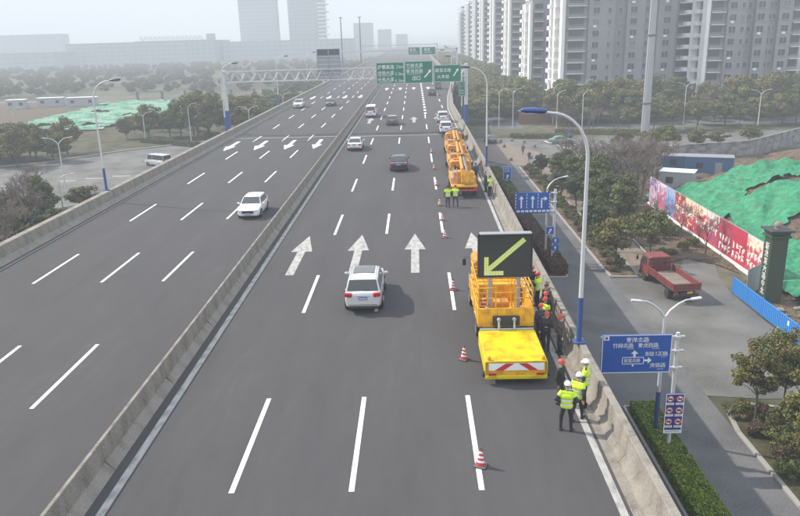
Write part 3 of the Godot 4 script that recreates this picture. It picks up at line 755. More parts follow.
# a truck cab, its front at local z = 0 facing -z
func cab(t: Node3D, W: float, y0: float, H: float, D: float, m: Material) -> void:
	var s := Sh.new(); var rings := []
	var w := W * 0.5
	for k in [[0.0, 0.06], [0.5, 0.0], [D - 0.1, 0.0], [D, 0.05]]:
		var z: float = k[0]; var i: float = k[1]
		var lean := 0.22 if k[0] < 0.3 else 0.0
		rings.push_back(PackedVector3Array([V(-w + i, y0, z), V(w - i, y0, z), V(w - i, y0 + (H - y0) * 0.5, z), V(w - i - 0.08, H - 0.14, z + lean), V(w - i - 0.2, H, z + lean + 0.05), V(-w + i + 0.2, H, z + lean + 0.05), V(-w + i + 0.08, H - 0.14, z + lean), V(-w + i, y0 + (H - y0) * 0.5, z)]))
	s.loft(rings)
	part(t, "cab", s, m)
	var gl := Sh.new(); var ym := y0 + (H - y0) * 0.52
	gl.loft([PackedVector3Array([V(-w + 0.16, ym, -0.03), V(w - 0.16, ym, -0.03), V(w - 0.24, H - 0.2, 0.15), V(-w + 0.24, H - 0.2, 0.15)]), PackedVector3Array([V(-w + 0.16, ym, 0.1), V(w - 0.16, ym, 0.1), V(w - 0.24, H - 0.2, 0.3), V(-w + 0.24, H - 0.2, 0.3)])])
	part(t, "windscreen", gl, mats.car_glass)
	var rg := Sh.new(); rg.box(V(0, ym + 0.3, D), V(W * 0.55, 0.4, 0.03))
	part(t, "rear_window", rg, mats.car_glass)
	for sd in [-1.0, 1.0]:
		var sg := Sh.new(); sg.loft([PackedVector3Array([V(sd * (w + 0.012), ym, 0.3), V(sd * (w + 0.012), ym, D - 0.35), V(sd * (w - 0.07), H - 0.2, D - 0.4), V(sd * (w - 0.07), H - 0.2, 0.52)]), PackedVector3Array([V(sd * (w - 0.03), ym, 0.3), V(sd * (w - 0.03), ym, D - 0.35), V(sd * (w - 0.1), H - 0.2, D - 0.4), V(sd * (w - 0.1), H - 0.2, 0.52)])])
		part(t, "side_window", sg, mats.car_glass)
		var mr := Sh.new(); mr.path([V(sd * (w - 0.05), ym + 0.55, 0.1), V(sd * (w + 0.18), ym + 0.55, -0.05), V(sd * (w + 0.2), ym + 0.1, -0.05)], [0.016], 6)
		mr.cbox(V(sd * (w + 0.2), ym + 0.28, -0.05), V(0.18, 0.34, 0.07), 0.02)
		part(t, "mirror", mr, mats.black_trim)
		var hl := Sh.new(); hl.cbox(V(sd * w * 0.68, y0 + 0.25, -0.01), V(0.34, 0.2, 0.1), 0.03)
		part(t, "headlight", hl, mats.head_lamp)
	var bp := Sh.new(); bp.cbox(V(0, y0 - 0.05, 0.03), V(W, 0.28, 0.22), 0.04)
	part(t, "bumper", bp, mats.black_trim)

func build_crash_truck() -> void:
	# origin on the deck at the cushion's rear edge; the truck faces -z
	var t := thing("crash_cushion_truck", "yellow attenuator truck with black arrow board and lowered crash cushion", "truck", V(3.74, 0, -25.5))
	var Y: Material = mats.truck_yellow
	# cushion: open-topped look is a bright sheet-metal lid on a deep box
	var lid := Sh.new(); lid.cbox(V(0, 0.98, -1.55), V(2.36, 0.06, 3.1), 0.015)
	part(t, "cushion_lid", lid, mats.cushion_yellow)
	for x in [-0.78, 0.0, 0.78]:
		var rb := Sh.new(); rb.cbox(V(x, 1.012, -1.55), V(0.03, 0.012, 3.0), 0.003); part(t, "lid_rib", rb, mats.cushion_yellow)
	for k in 10:
		for sd in [-1.0, 1.0]:
			var bo := Sh.new(); bo.lathe([Vector2(0.022, 0), Vector2(0.022, 0.014), Vector2(0.01, 0.018)], 6, Transform3D(Basis(), V(sd * 1.12, 1.01, -0.2 - k * 0.3))); part(t, "bolt", bo, mats.galvanised)
	var cs := Sh.new(); cs.cbox(V(0, 0.65, -1.55), V(2.30, 0.60, 3.04), 0.03)
	part(t, "cushion", cs, Y)
	var lip := Sh.new(); lip.cbox(V(0, 0.33, -0.06), V(2.42, 0.17, 0.20), 0.03)
	part(t, "cushion_bumper", lip, mats.cushion_yellow)
	for sd in [-1.0, 1.0]:
		var fl := Sh.new(); fl.cbox(V(sd * 1.19, 0.68, -1.55), V(0.05, 0.56, 3.06), 0.012)
		part(t, "side_rail", fl, mats.cushion_yellow)
		var lp := Sh.new(); lp.cbox(V(sd * 0.93, 0.47, 0.02), V(0.30, 0.09, 0.05), 0.015)
		part(t, "tail_lamp", lp, mats.tail_red)
		var bc := Sh.new(); bc.lathe([Vector2(0.07, 0), Vector2(0.07, 0.1), Vector2(0.045, 0.16), Vector2(0.01, 0.17)], 10, Transform3D(Basis(), V(sd * 1.05, 1.01, -0.12)))
		part(t, "beacon", bc, mats.amber)
		var kn := Sh.new(); kn.lathe([Vector2(0.12, 0), Vector2(0.12, 0.1)], 12, Transform3D(Basis(Vector3.BACK, PI / 2), V(sd * 1.26 + 0.05, 0.42, -0.15)))
		part(t, "guide_roller", kn, mats.chassis)
	# chevron board: white field with red slanted bars, each its own piece
	var fld := Sh.new(); fld.box(V(0, 0.77, -0.02), V(2.14, 0.30, 0.04))
	var fb := part(t, "chevron_board", fld, mats.sign_white)
	for sd in [-1.0, 1.0]:
		var p := PackedVector2Array([Vector2(sd * 0.84, 0.625), Vector2(sd * 0.50, 0.625), Vector2(sd * 0.08, 0.915), Vector2(sd * 0.42, 0.915)])
		var st := Sh.new(); st.prism(p, 0.004, 0.009); part(fb, "red_stripe", st, mats.sign_red, 5.0)
	# hinge and hydraulics
	var hg := Sh.new(); hg.tube(V(-1.15, 1.03, -3.14), V(1.15, 1.03, -3.14), 0.06, 0.06, 8)
	part(t, "hinge_bar", hg, mats.galvanised)
	var hb := Sh.new(); hb.cbox(V(0, 1.35, -3.33), V(1.15, 0.42, 0.16), 0.03)
	part(t, "hydraulic_box", hb, mats.chassis)
	for sd in [-1.0, 1.0]:
		var ram := Sh.new(); ram.tube(V(sd * 0.33, 1.45, -3.2), V(sd * 0.33, 1.05, -3.05), 0.05, 0.05, 8); ram.ball(V(sd * 0.33, 1.45, -3.2), V(0.09, 0.09, 0.09), 8, 6)
		part(t, "hydraulic_ram", ram, mats.rail_grey)
	# bed
	var rp := Sh.new(); rp.cbox(V(0, 1.45, -3.47), V(2.42, 0.86, 0.1), 0.02)
	part(t, "tailgate", rp, Y)
	var fp := Sh.new(); fp.cbox(V(0, 1.05, -5.6), V(2.40, 0.14, 4.2), 0.02)
	part(t, "bed_floor", fp, Y)
	for sd in [-1.0, 1.0]:
		var dg := Sh.new(); dg.cbox(V(sd * 1.18, 1.45, -5.6), V(0.07, 0.80, 4.14), 0.015)
		part(t, "bed_side", dg, Y)
		for k in 5:
			var tp := Sh.new(); tp.box(V(sd * 1.221, 1.2, -3.9 - k * 0.85), V(0.008, 0.06, 0.4)); part(t, "reflective_tape", tp, mats.sign_red if k % 2 == 0 else mats.sign_white)
		for k in 4:
			var rb := Sh.new(); rb.cbox(V(sd * 1.22, 1.45, -4.0 - k * 1.05), V(0.04, 0.78, 0.07), 0.01); part(t, "bed_stake", rb, Y)
		var cg := Sh.new()   # railing cage above the bed
		var x: float = sd * 1.16
		for z in [-3.6, -4.6, -5.6, -6.6, -7.6]: cg.tube(V(x, 1.8, z), V(x, 2.75, z), 0.028, 0.028, 6)
		for y in [2.1, 2.42, 2.75]: cg.tube(V(x, y, -3.55), V(x, y, -7.65), 0.026, 0.026, 6)
		part(t, "side_railing", cg, Y)
	for e in [[-3.6, -1.16, -0.42], [-3.6, 0.42, 1.16], [-7.62, -1.16, 1.16]]:
		var eg := Sh.new()
		for k in 3: eg.tube(V(lerpf(e[1], e[2], k * 0.5), 1.86, e[0]), V(lerpf(e[1], e[2], k * 0.5), 2.75, e[0]), 0.026, 0.026, 6)
		for y in [2.28, 2.75]: eg.tube(V(e[1], y, e[0]), V(e[2], y, e[0]), 0.026, 0.026, 6)
		part(t, "end_railing", eg, Y)
	for z in [-4.5, -5.6, -6.6]:
		var cb := Sh.new()
		for y in [2.2, 2.75]: cb.tube(V(-1.14, y, z), V(1.14, y, z), 0.024, 0.024, 6)
		for x in [-0.5, 0.5]: cb.tube(V(x, 1.1, z), V(x, 2.75, z), 0.024, 0.024, 6)
		part(t, "rack_bar", cb, Y)
	var tb := Sh.new(); tb.cbox(V(0.0, 1.5, -6.9), V(1.9, 0.8, 0.9), 0.05)
	part(t, "tool_box", tb, Y)
	var gen := Sh.new(); gen.cbox(V(-0.1, 1.42, -4.9), V(0.8, 0.6, 0.6), 0.05)
	part(t, "generator", gen, mats.lift_orange)
	# arrow board on two posts
	for sd in [-1.0, 1.0]:
		var po := Sh.new(); po.cbox(V(sd * 0.62, 2.55, -4.2), V(0.17, 2.9, 0.12), 0.02)
		part(t, "board_post", po, mats.galvanised)
	var bd := Sh.new(); bd.cbox(V(0, 4.05, -4.1), V(2.26, 1.88, 0.10), 0.02)
	var bn := part(t, "arrow_board", bd, mats.board_black)
	var fr := Sh.new()
	for e in [[V(0, 5.0, -4.1), V(2.34, 0.05, 0.2)], [V(0, 3.1, -4.1), V(2.34, 0.05, 0.16)], [V(-1.15, 4.05, -4.1), V(0.05, 1.88, 0.16)], [V(1.15, 4.05, -4.1), V(0.05, 1.88, 0.16)]]: fr.cbox(e[0], e[1], 0.012)
	part(bn, "frame", fr, mats.chassis)
	var hood := Sh.new(); hood.cbox(V(0, 5.06, -4.02), V(2.2, 0.05, 0.36), 0.012)
	part(bn, "top_visor", hood, mats.sign_back)
	# lamp strips of the arrow: each a raised bar with small lenses
	for e in [[Vector2(0.82, 0.72), Vector2(-0.76, -0.66), 0.21], [Vector2(-0.80, -0.05), Vector2(-0.80, -0.86), 0.19], [Vector2(-0.89, -0.78), Vector2(-0.06, -0.78), 0.19]]:
		var a: Vector2 = e[0]; var b: Vector2 = e[1]; var d := (b - a).normalized(); var n := Vector2(-d.y, d.x) * (e[2] as float) * 0.5
		var off := Vector2(0, 4.05)
		var ls := Sh.new(); ls.prism(PackedVector2Array([a + n + off, a - n + off, b - n + off, b + n + off]), -4.05, -4.03 + 0.004 * e[0].y)
		var bar := part(bn, "arrow_bar", ls, mats.board_lamp, 5.0)
		var lens := Sh.new(); var k := int(a.distance_to(b) / 0.11)
		for i in k:
			for q in [-0.05, 0.05]:
				var c: Vector2 = a.lerp(b, (i + 0.5) / k) + Vector2(-d.y, d.x) * q + off
				lens.ball(V(c.x, c.y, -4.03), V(0.035, 0.035, 0.012), 6, 4)
		meta(part(bar, "lamp_lenses", lens, mats.cone_white), "", "", "", "stuff")
	# chassis, cab, wheels
	var ch := Sh.new(); ch.box(V(0, 0.72, -6.0), V(0.9, 0.24, 7.2)); part(t, "chassis", ch, mats.chassis)
	for z in [-4.9, -8.9]:
		for sd in [-1.0, 1.0]: add_wheel(t, V(sd * 1.03, 0.46, z), 0.46, 0.28, int(sd), mats.rim)
	for z in [-4.9]:
		for sd in [-1.0, 1.0]:
			var mg := Sh.new(); mg.cbox(V(sd * 1.05, 0.98, z), V(0.4, 0.06, 1.2), 0.015); part(t, "mudguard", mg, mats.chassis)
	var cn := Node3D.new(); cn.name = "driver_cab"; t.add_child(cn); cn.position = V(0, 0, -9.95)
	cab(cn, 2.3, 0.62, 2.62, 2.0, mats.lift_orange)
	var lb := Sh.new(); lb.cbox(V(0, 2.72, -9.2), V(1.4, 0.14, 0.26), 0.04); part(t, "light_bar", lb, mats.amber)
	# traffic cones and sacks stowed on the bed are loose things
	for e in [[-0.75, -4.1], [0.75, -4.15], [0.78, -4.9], [-0.78, -5.2]]: cone(V(3.74 + e[0], 1.13, -25.5 + e[1]), "striped traffic cone stowed on the bed of the attenuator truck", "cones stowed on the truck bed")

func build_lift_truck(at: Vector3, label: String, boom_back: bool) -> void:
	var t := thing("lift_truck", label, "truck", at)
	var O: Material = mats.lift_orange
	var ch := Sh.new(); ch.box(V(0, 0.7, -3.6), V(0.9, 0.25, 7.0)); part(t, "chassis", ch, mats.chassis)
	var bed := Sh.new(); bed.cbox(V(0, 1.0, -2.6), V(2.2, 0.16, 5.0), 0.03); part(t, "bed", bed, mats.truck_yellow)
	for sd in [-1.0, 1.0]:
		var bx := Sh.new(); bx.cbox(V(sd * 0.88, 1.32, -2.9), V(0.42, 0.5, 3.6), 0.04); part(t, "tool_locker", bx, O)
		for z in [-0.3, -4.7]:
			var og := Sh.new(); og.cbox(V(sd * 1.05, 0.62, z), V(0.16, 0.8, 0.16), 0.02); og.cbox(V(sd * 1.05, 0.16, z), V(0.36, 0.06, 0.36), 0.02); part(t, "outrigger", og, mats.chassis)
		var tl := Sh.new(); tl.cbox(V(sd * 0.9, 0.85, -0.03), V(0.28, 0.14, 0.06), 0.02); part(t, "tail_lamp", tl, mats.tail_red)
		for z in [-1.6, -6.0]: add_wheel(t, V(sd * 0.95, 0.42, z), 0.42, 0.26, int(sd), mats.rim)
	var rb := Sh.new(); rb.cbox(V(0, 0.7, -0.02), V(2.2, 0.12, 0.08), 0.02); part(t, "rear_bar", rb, mats.sign_red)
	# turntable and folded boom over the cab
	var tt := Sh.new(); tt.lathe([Vector2(0.5, 1.05), Vector2(0.5, 1.3), Vector2(0.36, 1.35), Vector2(0.36, 1.8), Vector2(0.2, 1.85)], 16, Transform3D(Basis(), V(0, 0, -3.4))); part(t, "turntable", tt, O)
	var b1 := Sh.new(); b1.path([V(0.05, 1.85, -3.4), V(0.05, 2.5, -6.6)], [0.19, 0.16], 4); part(t, "lower_boom", b1, O)
	var b2 := Sh.new(); b2.path([V(0.33, 2.5, -6.6), V(0.33, 2.1, -1.0)], [0.13, 0.11], 4); part(t, "upper_boom", b2, mats.concrete if boom_back else O)
	var eb := Sh.new(); eb.cbox(V(0.2, 2.5, -6.65), V(0.5, 0.36, 0.36), 0.05); part(t, "boom_knuckle", eb, mats.chassis)
	for e in [[-0.2, 1.35, -2.4, 0.5], [0.25, 1.3, -1.9, 0.42], [-0.15, 1.28, -4.4, 0.6]]:
		var pk := Sh.new(); pk.cbox(V(e[0], e[1], e[2]), V(e[3], 0.4, 0.5), 0.04); part(t, "pump_unit", pk, mats.truck_red)
	# bucket
	var bk := Sh.new()
	bk.cbox(V(0.3, 1.32, -0.6), V(1.1, 0.06, 0.8), 0.02)
	for e in [[V(0.3, 1.72, -0.98), V(1.1, 0.8, 0.05)], [V(0.3, 1.72, -0.22), V(1.1, 0.8, 0.05)], [V(-0.23, 1.72, -0.6), V(0.05, 0.8, 0.72)], [V(0.83, 1.72, -0.6), V(0.05, 0.8, 0.72)]]: bk.cbox(e[0], e[1], 0.012)
	part(t, "bucket", bk, mats.truck_yellow)
	var mc := Sh.new(); mc.cbox(V(-0.55, 1.6, -1.5), V(0.6, 1.0, 0.9), 0.05); part(t, "control_cabinet", mc, O)
	var ld := Sh.new()
	for x in [-0.95, -0.6]: ld.tube(V(x, 1.1, -0.3), V(x, 2.5, -0.75), 0.03, 0.03, 6)
	for k in 5: ld.tube(V(-0.95, 1.25 + k * 0.28, -0.36 - k * 0.09), V(-0.6, 1.25 + k * 0.28, -0.36 - k * 0.09), 0.02, 0.02, 5)
	part(t, "ladder", ld, mats.galvanised)
	var cn := Node3D.new(); cn.name = "driver_cab"; t.add_child(cn); cn.position = V(0, 0, -7.3)
	cab(cn, 2.05, 0.55, 2.25, 1.75, O)
	var lb := Sh.new(); lb.cbox(V(0, 2.33, -6.6), V(1.2, 0.13, 0.24), 0.04); part(t, "light_bar", lb, mats.amber)

func build_red_truck() -> void:
	var t := thing("flatbed_truck", "red dropside truck with empty bed parked in the concrete yard", "truck", V(20.05, GY, -51.0), 0.10)
	var Rm: Material = mats.truck_red
	var fl := Sh.new(); fl.cbox(V(0, 1.0, -2.3), V(2.05, 0.1, 4.6), 0.015); part(t, "bed_floor", fl, mats.paving)
	for sd in [-1.0, 1.0]:
		for k in 3:
			var d := Sh.new(); d.cbox(V(sd * 1.04, 1.28, -0.78 - k * 1.52), V(0.05, 0.5, 1.48), 0.012)
			for j in 3: d.cbox(V(sd * 1.075, 1.28, -0.3 - k * 1.52 - j * 0.48), V(0.04, 0.48, 0.07), 0.01)
			part(t, "side_board", d, Rm)
		for k in 4:
			var st := Sh.new(); st.cbox(V(sd * 1.045, 1.25, -0.02 - k * 1.52), V(0.08, 0.62, 0.06), 0.012); part(t, "stake", st, Rm)
		for z in [-1.25, -5.6]: add_wheel(t, V(sd * 0.84, 0.4, z), 0.4, 0.3, int(sd), mats.chassis)
		var tl := Sh.new(); tl.cbox(V(sd * 0.8, 0.78, 0.0), V(0.3, 0.13, 0.06), 0.02); part(t, "tail_lamp", tl, mats.tail_red)
		var mf := Sh.new(); mf.box(V(sd * 0.84, 0.5, -0.72), V(0.34, 0.5, 0.02)); part(t, "mud_flap", mf, mats.tyre)
	var tg := Sh.new(); tg.cbox(V(0, 1.28, 0.0), V(2.02, 0.5, 0.05), 0.012)
	for j in 6: tg.cbox(V(-0.85 + j * 0.34, 1.28, 0.035), V(0.06, 0.46, 0.04), 0.01)
	part(t, "tailgate", tg, Rm)
	var hb := Sh.new()
	for y in [1.5, 1.85, 2.15]: hb.cbox(V(0, y, -4.66), V(2.05, 0.07, 0.06), 0.012)
	for x in [-1.0, -0.5, 0.0, 0.5, 1.0]: hb.cbox(V(x, 1.6, -4.665), V(0.06, 1.16, 0.05), 0.012)
	part(t, "headboard", hb, Rm)
	var ch := Sh.new(); ch.box(V(0, 0.72, -3.0), V(0.8, 0.22, 6.0)); part(t, "chassis", ch, mats.chassis)
	var bp := Sh.new(); bp.cbox(V(0, 0.6, 0.0), V(1.9, 0.14, 0.1), 0.02); part(t, "rear_bar", bp, mats.chassis)
	var pl := Sh.new(); pl.box(V(0.25, 0.82, 0.02), V(0.44, 0.16, 0.03)); part(t, "license_plate", pl, mats.truck_yellow)
	var cn := Node3D.new(); cn.name = "driver_cab"; t.add_child(cn); cn.position = V(0, 0, -6.5)
	cab(cn, 1.95, 0.55, 2.2, 1.7, Rm)

# ------------------------------------------------------------------ cones
var cone0: Node3D = null
func cone(at: Vector3, label: String, group: String, s := 1.0, turn := 0.0) -> void:
	if cone0 == null:
		cone0 = thing("traffic_cone", label, "traffic cone", at, turn, group)
		var b := Sh.new(); b.cbox(V(0, 0.035, 0), V(0.42, 0.07, 0.42), 0.02, Basis())
		part(cone0, "base", b, mats.cone_base)
		var tw := 7
		for k in tw:   # tilted stripes wound round the cone
			var y0 := 0.07 + k * 0.084; var y1 := y0 + 0.084
			var rr := func(y: float) -> float: return lerpf(0.155, 0.035, (y - 0.07) / 0.63)
			var st := Sh.new(); var r0 := PackedVector3Array(); var r1 := PackedVector3Array()
			for j in 14:
				var a := TAU * j / 14; var tilt := 0.045 * sin(a) * (0.0 if false else 1.0)
				var ya := maxf(0.07, y0 + (tilt if k > 0 else 0.0)); var yb := y1 + (tilt if k < tw - 1 else 0.0)
				r0.push_back(V(cos(a) * rr.call(ya), ya, sin(a) * rr.call(ya))); r1.push_back(V(cos(a) * rr.call(yb), yb, sin(a) * rr.call(yb)))
			st.loft([r0, r1])
			part(cone0, "stripe", st, mats.cone_red if k % 2 == 0 else mats.cone_white)
		var tp := Sh.new(); tp.lathe([Vector2(0.05, 0.655), Vector2(0.045, 0.70), Vector2(0.03, 0.76), Vector2(0.01, 0.77)], 10); part(cone0, "tip", tp, mats.cone_base)
		cone0.scale = Vector3.ONE * s
		return
	var c := copy(cone0, "traffic_cone", at, turn, label, group)
	c.scale = Vector3.ONE * s

# ------------------------------------------------------------------ people
# bones: [a, b, ra, rb]; the field is a smooth union of tapered capsules, meshed as surface nets
func nets(bones: Array, cell: float, k: float, keep = null) -> Sh:
	var F := {}
	for b in bones:
		var a: Vector3 = b[0]; var e: Vector3 = b[1]; var ra: float = b[2]; var rb: float = b[3]
		var m := maxf(ra, rb) + cell * 2.0 + k
		var lo := Vector3i(((a.min(e) - Vector3.ONE * m) / cell).floor()); var hi := Vector3i(((a.max(e) + Vector3.ONE * m) / cell).ceil())
		var ab := e - a; var inv := 1.0 / maxf(ab.length_squared(), 1e-6)
		for x in range(lo.x, hi.x + 1):
			for y in range(lo.y, hi.y + 1):
				for z in range(lo.z, hi.z + 1):
					var p := Vector3(x, y, z) * cell
					var t := clampf((p - a).dot(ab) * inv, 0.0, 1.0)
					var d := p.distance_to(a + ab * t) - lerpf(ra, rb, t)
					if d > cell * 2.5 + k: continue
					var key := Vector3i(x, y, z)
					if F.has(key):
						var o: float = F[key]
						var h := clampf(0.5 + 0.5 * (o - d) / k, 0.0, 1.0)
						F[key] = lerpf(o, d, h) - k * h * (1.0 - h)
					else: F[key] = d
	var far := 1.0
	var vert := {}
	var offs := [Vector3i(0, 0, 0), Vector3i(1, 0, 0), Vector3i(0, 1, 0), Vector3i(1, 1, 0), Vector3i(0, 0, 1), Vector3i(1, 0, 1), Vector3i(0, 1, 1), Vector3i(1, 1, 1)]
	var edges := [[0, 1], [2, 3], [4, 5], [6, 7], [0, 2], [1, 3], [4, 6], [5, 7], [0, 4], [1, 5], [2, 6], [3, 7]]
	for key in F:
		if absf(F[key]) > cell * 2.0: continue
		var vals := []
		var neg := 0
		for o in offs:
			var q: float = F.get(key + o, far)
			vals.push_back(q)
			if q < 0: neg += 1
		if neg == 0 or neg == 8: continue
		var sum := Vector3.ZERO; var n := 0
		for e in edges:
			var a: float = vals[e[0]]; var b: float = vals[e[1]]
			if (a < 0) != (b < 0):
				sum += Vector3(offs[e[0]]).lerp(Vector3(offs[e[1]]), a / (a - b)); n += 1
		vert[key] = (Vector3(key) + sum / n) * cell
	var s := Sh.new()
	for key in vert:
		for ax in 3:
			var u := Vector3i.ZERO; u[ax] = 1
			var a: float = F.get(key, far); var b: float = F.get(key + u, far)
			if (a < 0) == (b < 0): continue
			var p := Vector3i.ZERO; p[(ax + 1) % 3] = 1
			var q := Vector3i.ZERO; q[(ax + 2) % 3] = 1
			if not (vert.has(key - p) and vert.has(key - q) and vert.has(key - p - q)): continue
			var v0: Vector3 = vert[key - p - q]; var v1: Vector3 = vert[key - q]; var v2: Vector3 = vert[key]; var v3: Vector3 = vert[key - p]
			if keep != null and not keep.call((v0 + v2) * 0.5): continue
			if a < 0: s.quad(v0, v1, v2, v3)
			else: s.quad(v0, v3, v2, v1)
	return s

# poses: hands and feet positions for a 1.72 m figure that faces -z
var poses := {}
func pose(kind: String) -> Dictionary:
	if poses.has(kind): return poses[kind]
	var hip := 0.90; var sh := 1.40
	var fl := V(-0.11, 0.05, 0.0); var fr := V(0.11, 0.05, 0.0)
	var el := V(-0.27, 1.13, 0.03); var er := V(0.27, 1.13, 0.03); var hl := V(-0.28, 0.88, -0.05); var hr := V(0.28, 0.88, -0.05)
	var lean := 0.0; var look := 0.0
	match kind:
		"talk": el = V(-0.25, 1.12, 0.0); hl = V(-0.13, 1.17, -0.24); er = V(0.26, 1.13, 0.02); look = 0.25
		"hold": el = V(-0.24, 1.13, -0.05); hl = V(-0.07, 1.22, -0.27); er = V(0.24, 1.13, -0.05); hr = V(0.08, 1.22, -0.27); look = -0.1
		"stride": fl = V(-0.10, 0.06, 0.22); fr = V(0.10, 0.05, -0.2); el = V(-0.26, 1.13, -0.08); hl = V(-0.26, 0.95, -0.2); er = V(0.26, 1.13, 0.12); hr = V(0.27, 0.9, 0.12)
		"hips": el = V(-0.36, 1.17, 0.10); hl = V(-0.20, 1.0, -0.02); er = V(0.36, 1.17, 0.10); hr = V(0.20, 1.0, -0.02); fl.x = -0.17; fr.x = 0.17
		"lean": lean = -0.10; el = V(-0.25, 1.12, -0.1); hl = V(-0.15, 1.02, -0.3); look = 0.4
	var chest := V(0, 1.26, lean * 0.6 - 0.0); var neck := V(0, 1.47, lean); var kl := V(fl.x * 0.95, 0.49, fl.z * 0.4 - 0.03); var kr := V(fr.x * 0.95, 0.49, fr.z * 0.4 - 0.03)
	var torso := [[V(-0.06, hip + 0.04, 0), V(0.06, hip + 0.04, 0), 0.125, 0.125], [V(-0.05, 1.08, lean * 0.3), V(0.05, 1.08, lean * 0.3), 0.12, 0.12], [V(-0.09, 1.27, lean * 0.6), V(0.09, 1.27, lean * 0.6), 0.118, 0.118], [V(-0.16, sh, lean * 0.9), V(0.16, sh, lean * 0.9), 0.065, 0.065]]
	var arms := []
	for e in [[V(-0.18, sh - 0.005, lean * 0.9), el, hl], [V(0.18, sh - 0.005, lean * 0.9), er, hr]]: arms.append_array([[e[0], e[1], 0.066, 0.05], [e[1], e[2], 0.05, 0.036]])
	var legs := []
	for e in [[-1.0, kl, fl], [1.0, kr, fr]]:
		legs.append_array([[V(e[0] * 0.09, hip, 0), e[1], 0.092, 0.066], [e[1], e[2] + V(0, 0.05, 0.01), 0.064, 0.046], [e[2] + V(0, 0.0, 0.06), e[2] + V(e[0] * 0.02, -0.005, -0.13), 0.045, 0.038]])
	var body := nets(torso + arms + legs + [[neck - V(0, 0.05, 0), neck + V(0, 0.09, -0.01), 0.056, 0.052]], 0.018, 0.03)
	# colour by region: dark trousers and jacket, shoes, skin at neck
	body.tinted = true
	for i in range(0, body.v.size(), 3):
		var m := (body.v[i] + body.v[i + 1] + body.v[i + 2]) / 3.0
		var c := Color(0.020, 0.023, 0.034)
		if m.y < 0.085: c = Color(0.012, 0.011, 0.010)
		elif m.y < 0.93 and absf(m.x) < 0.22: c = Color(0.017, 0.019, 0.027)
		elif m.y > 1.485 and absf(m.x) < 0.09: c = Color(0.42, 0.25, 0.17)
		for k in 3: body.c[i + k] = c
	# hands: palm and five fingers
	for e in [[el, hl, -1.0], [er, hr, 1.0]]:
		var d: Vector3 = (e[1] - e[0]).normalized(); var sx: Vector3 = d.cross(V(0, 0, 1)).normalized() if absf(d.z) < 0.8 else d.cross(V(0, 1, 0)).normalized()
		var nz := sx.cross(d)
		body.col = Color(0.42, 0.25, 0.17)
		var w: Vector3 = e[1]
		body.loft([ring(w, sx * 0.026, nz * 0.02), ring(w + d * 0.05, sx * 0.042, nz * 0.015), ring(w + d * 0.09, sx * 0.04, nz * 0.012)])
		for f in 4:
			var o: Vector3 = w + d * 0.088 + sx * (-0.03 + f * 0.02)
			var ln: float = [0.06, 0.075, 0.07, 0.052][f]
			body.path([o, o + d * ln * 0.55 + nz * 0.006, o + d * ln * 0.9 + nz * 0.026], [0.0095, 0.009, 0.0075], 5)
		var th: Vector3 = w + d * 0.03 + sx * 0.036 * e[2]
		body.path([th, th + d * 0.03 + sx * 0.024 * e[2] + nz * 0.01, th + d * 0.058 + sx * 0.026 * e[2] + nz * 0.022], [0.012, 0.011, 0.009], 5)
	# head: an egg with brow, nose, jaw and ears
	var hc := neck + V(0, 0.19, -0.02); var rot := Basis(Vector3.UP, look)
	var rings := []
	for i in 13:
		var t := float(i) / 12.0; var y := -0.115 + 0.235 * t; var rr := sin(PI * clampf(t, 0.03, 0.97))
		var q := PackedVector3Array()
		for j in 16:
			var a := TAU * j / 16.0; var x := cos(a) * 0.078 * pow(rr, 0.55) * (0.86 if t < 0.25 else 1.0); var z := sin(a) * 0.098 * pow(rr, 0.55)
			if z < 0 and t < 0.4: z *= 0.93
			if j == 12 and t > 0.32 and t < 0.52: z -= 0.022 * (1.0 - absf(t - 0.38) * 6.0)
			if (j == 11 or j == 13) and absf(t - 0.52) < 0.05: z += 0.012
			q.push_back(hc + rot * V(x, y, z))
		rings.push_back(q)
	body.col = Color(0.42, 0.25, 0.17); body.loft(rings)
	for sd in [-1.0, 1.0]:
		body.ball(hc + rot * V(sd * 0.082, -0.005, 0.012), V(0.012, 0.03, 0.02), 6, 5)
		body.col = Color(0.02, 0.018, 0.016); body.ball(hc + rot * V(sd * 0.030, 0.012, -0.084), V(0.011, 0.006, 0.008), 6, 4)
		body.col = Color(0.42, 0.25, 0.17)
	body.col = Color(0.30, 0.11, 0.09); body.ball(hc + rot * V(0, -0.058, -0.083), V(0.022, 0.006, 0.008), 6, 4)
	var hair := Sh.new()
	for i in [0, 1]: hair.ball(hc + rot * V(0, 0.03, 0.02), V(0.086, 0.09, 0.098), 14, 9)
	# vest over torso and shoulders
	var vb := []
	for b in torso: vb.push_back([b[0], b[1], b[2] + 0.02, b[3] + 0.02])
	for i in [0, 2]: vb.push_back([arms[i][0], (arms[i][0] as Vector3).lerp(arms[i][1], 0.34), 0.084, 0.078])
	var vest := nets(vb, 0.020, 0.03, func(p: Vector3) -> bool: return p.y > 0.86 and p.y < 1.475)
	var band := []
	for y in [1.0, 1.16]:
		var q := nets([[V(-0.055, y, lean * 0.35), V(0.055, y, lean * 0.35), 0.148, 0.148]], 0.020, 0.03, func(p: Vector3) -> bool: return absf(p.y - y) < 0.036)
		band.push_back(q.mesh(50.0))
	# helmet: shell and brim
	var hm := Sh.new()
	var X := Transform3D(rot, hc + V(0, 0.035, 0))
	hm.lathe([Vector2(0.118, -0.012), Vector2(0.121, 0.0), Vector2(0.112, 0.04), Vector2(0.088, 0.085), Vector2(0.05, 0.108), Vector2(0.008, 0.114)], 18, Transform3D(rot.scaled_local(V(0.93, 1, 1.08)), X.origin))
	hm.loft([ring(X * V(0, -0.004, -0.125), rot.x * 0.085, rot.z * 0.045), ring(X * V(0, -0.012, -0.130), rot.x * 0.085, rot.z * 0.045)])
	var zone := PackedInt32Array()
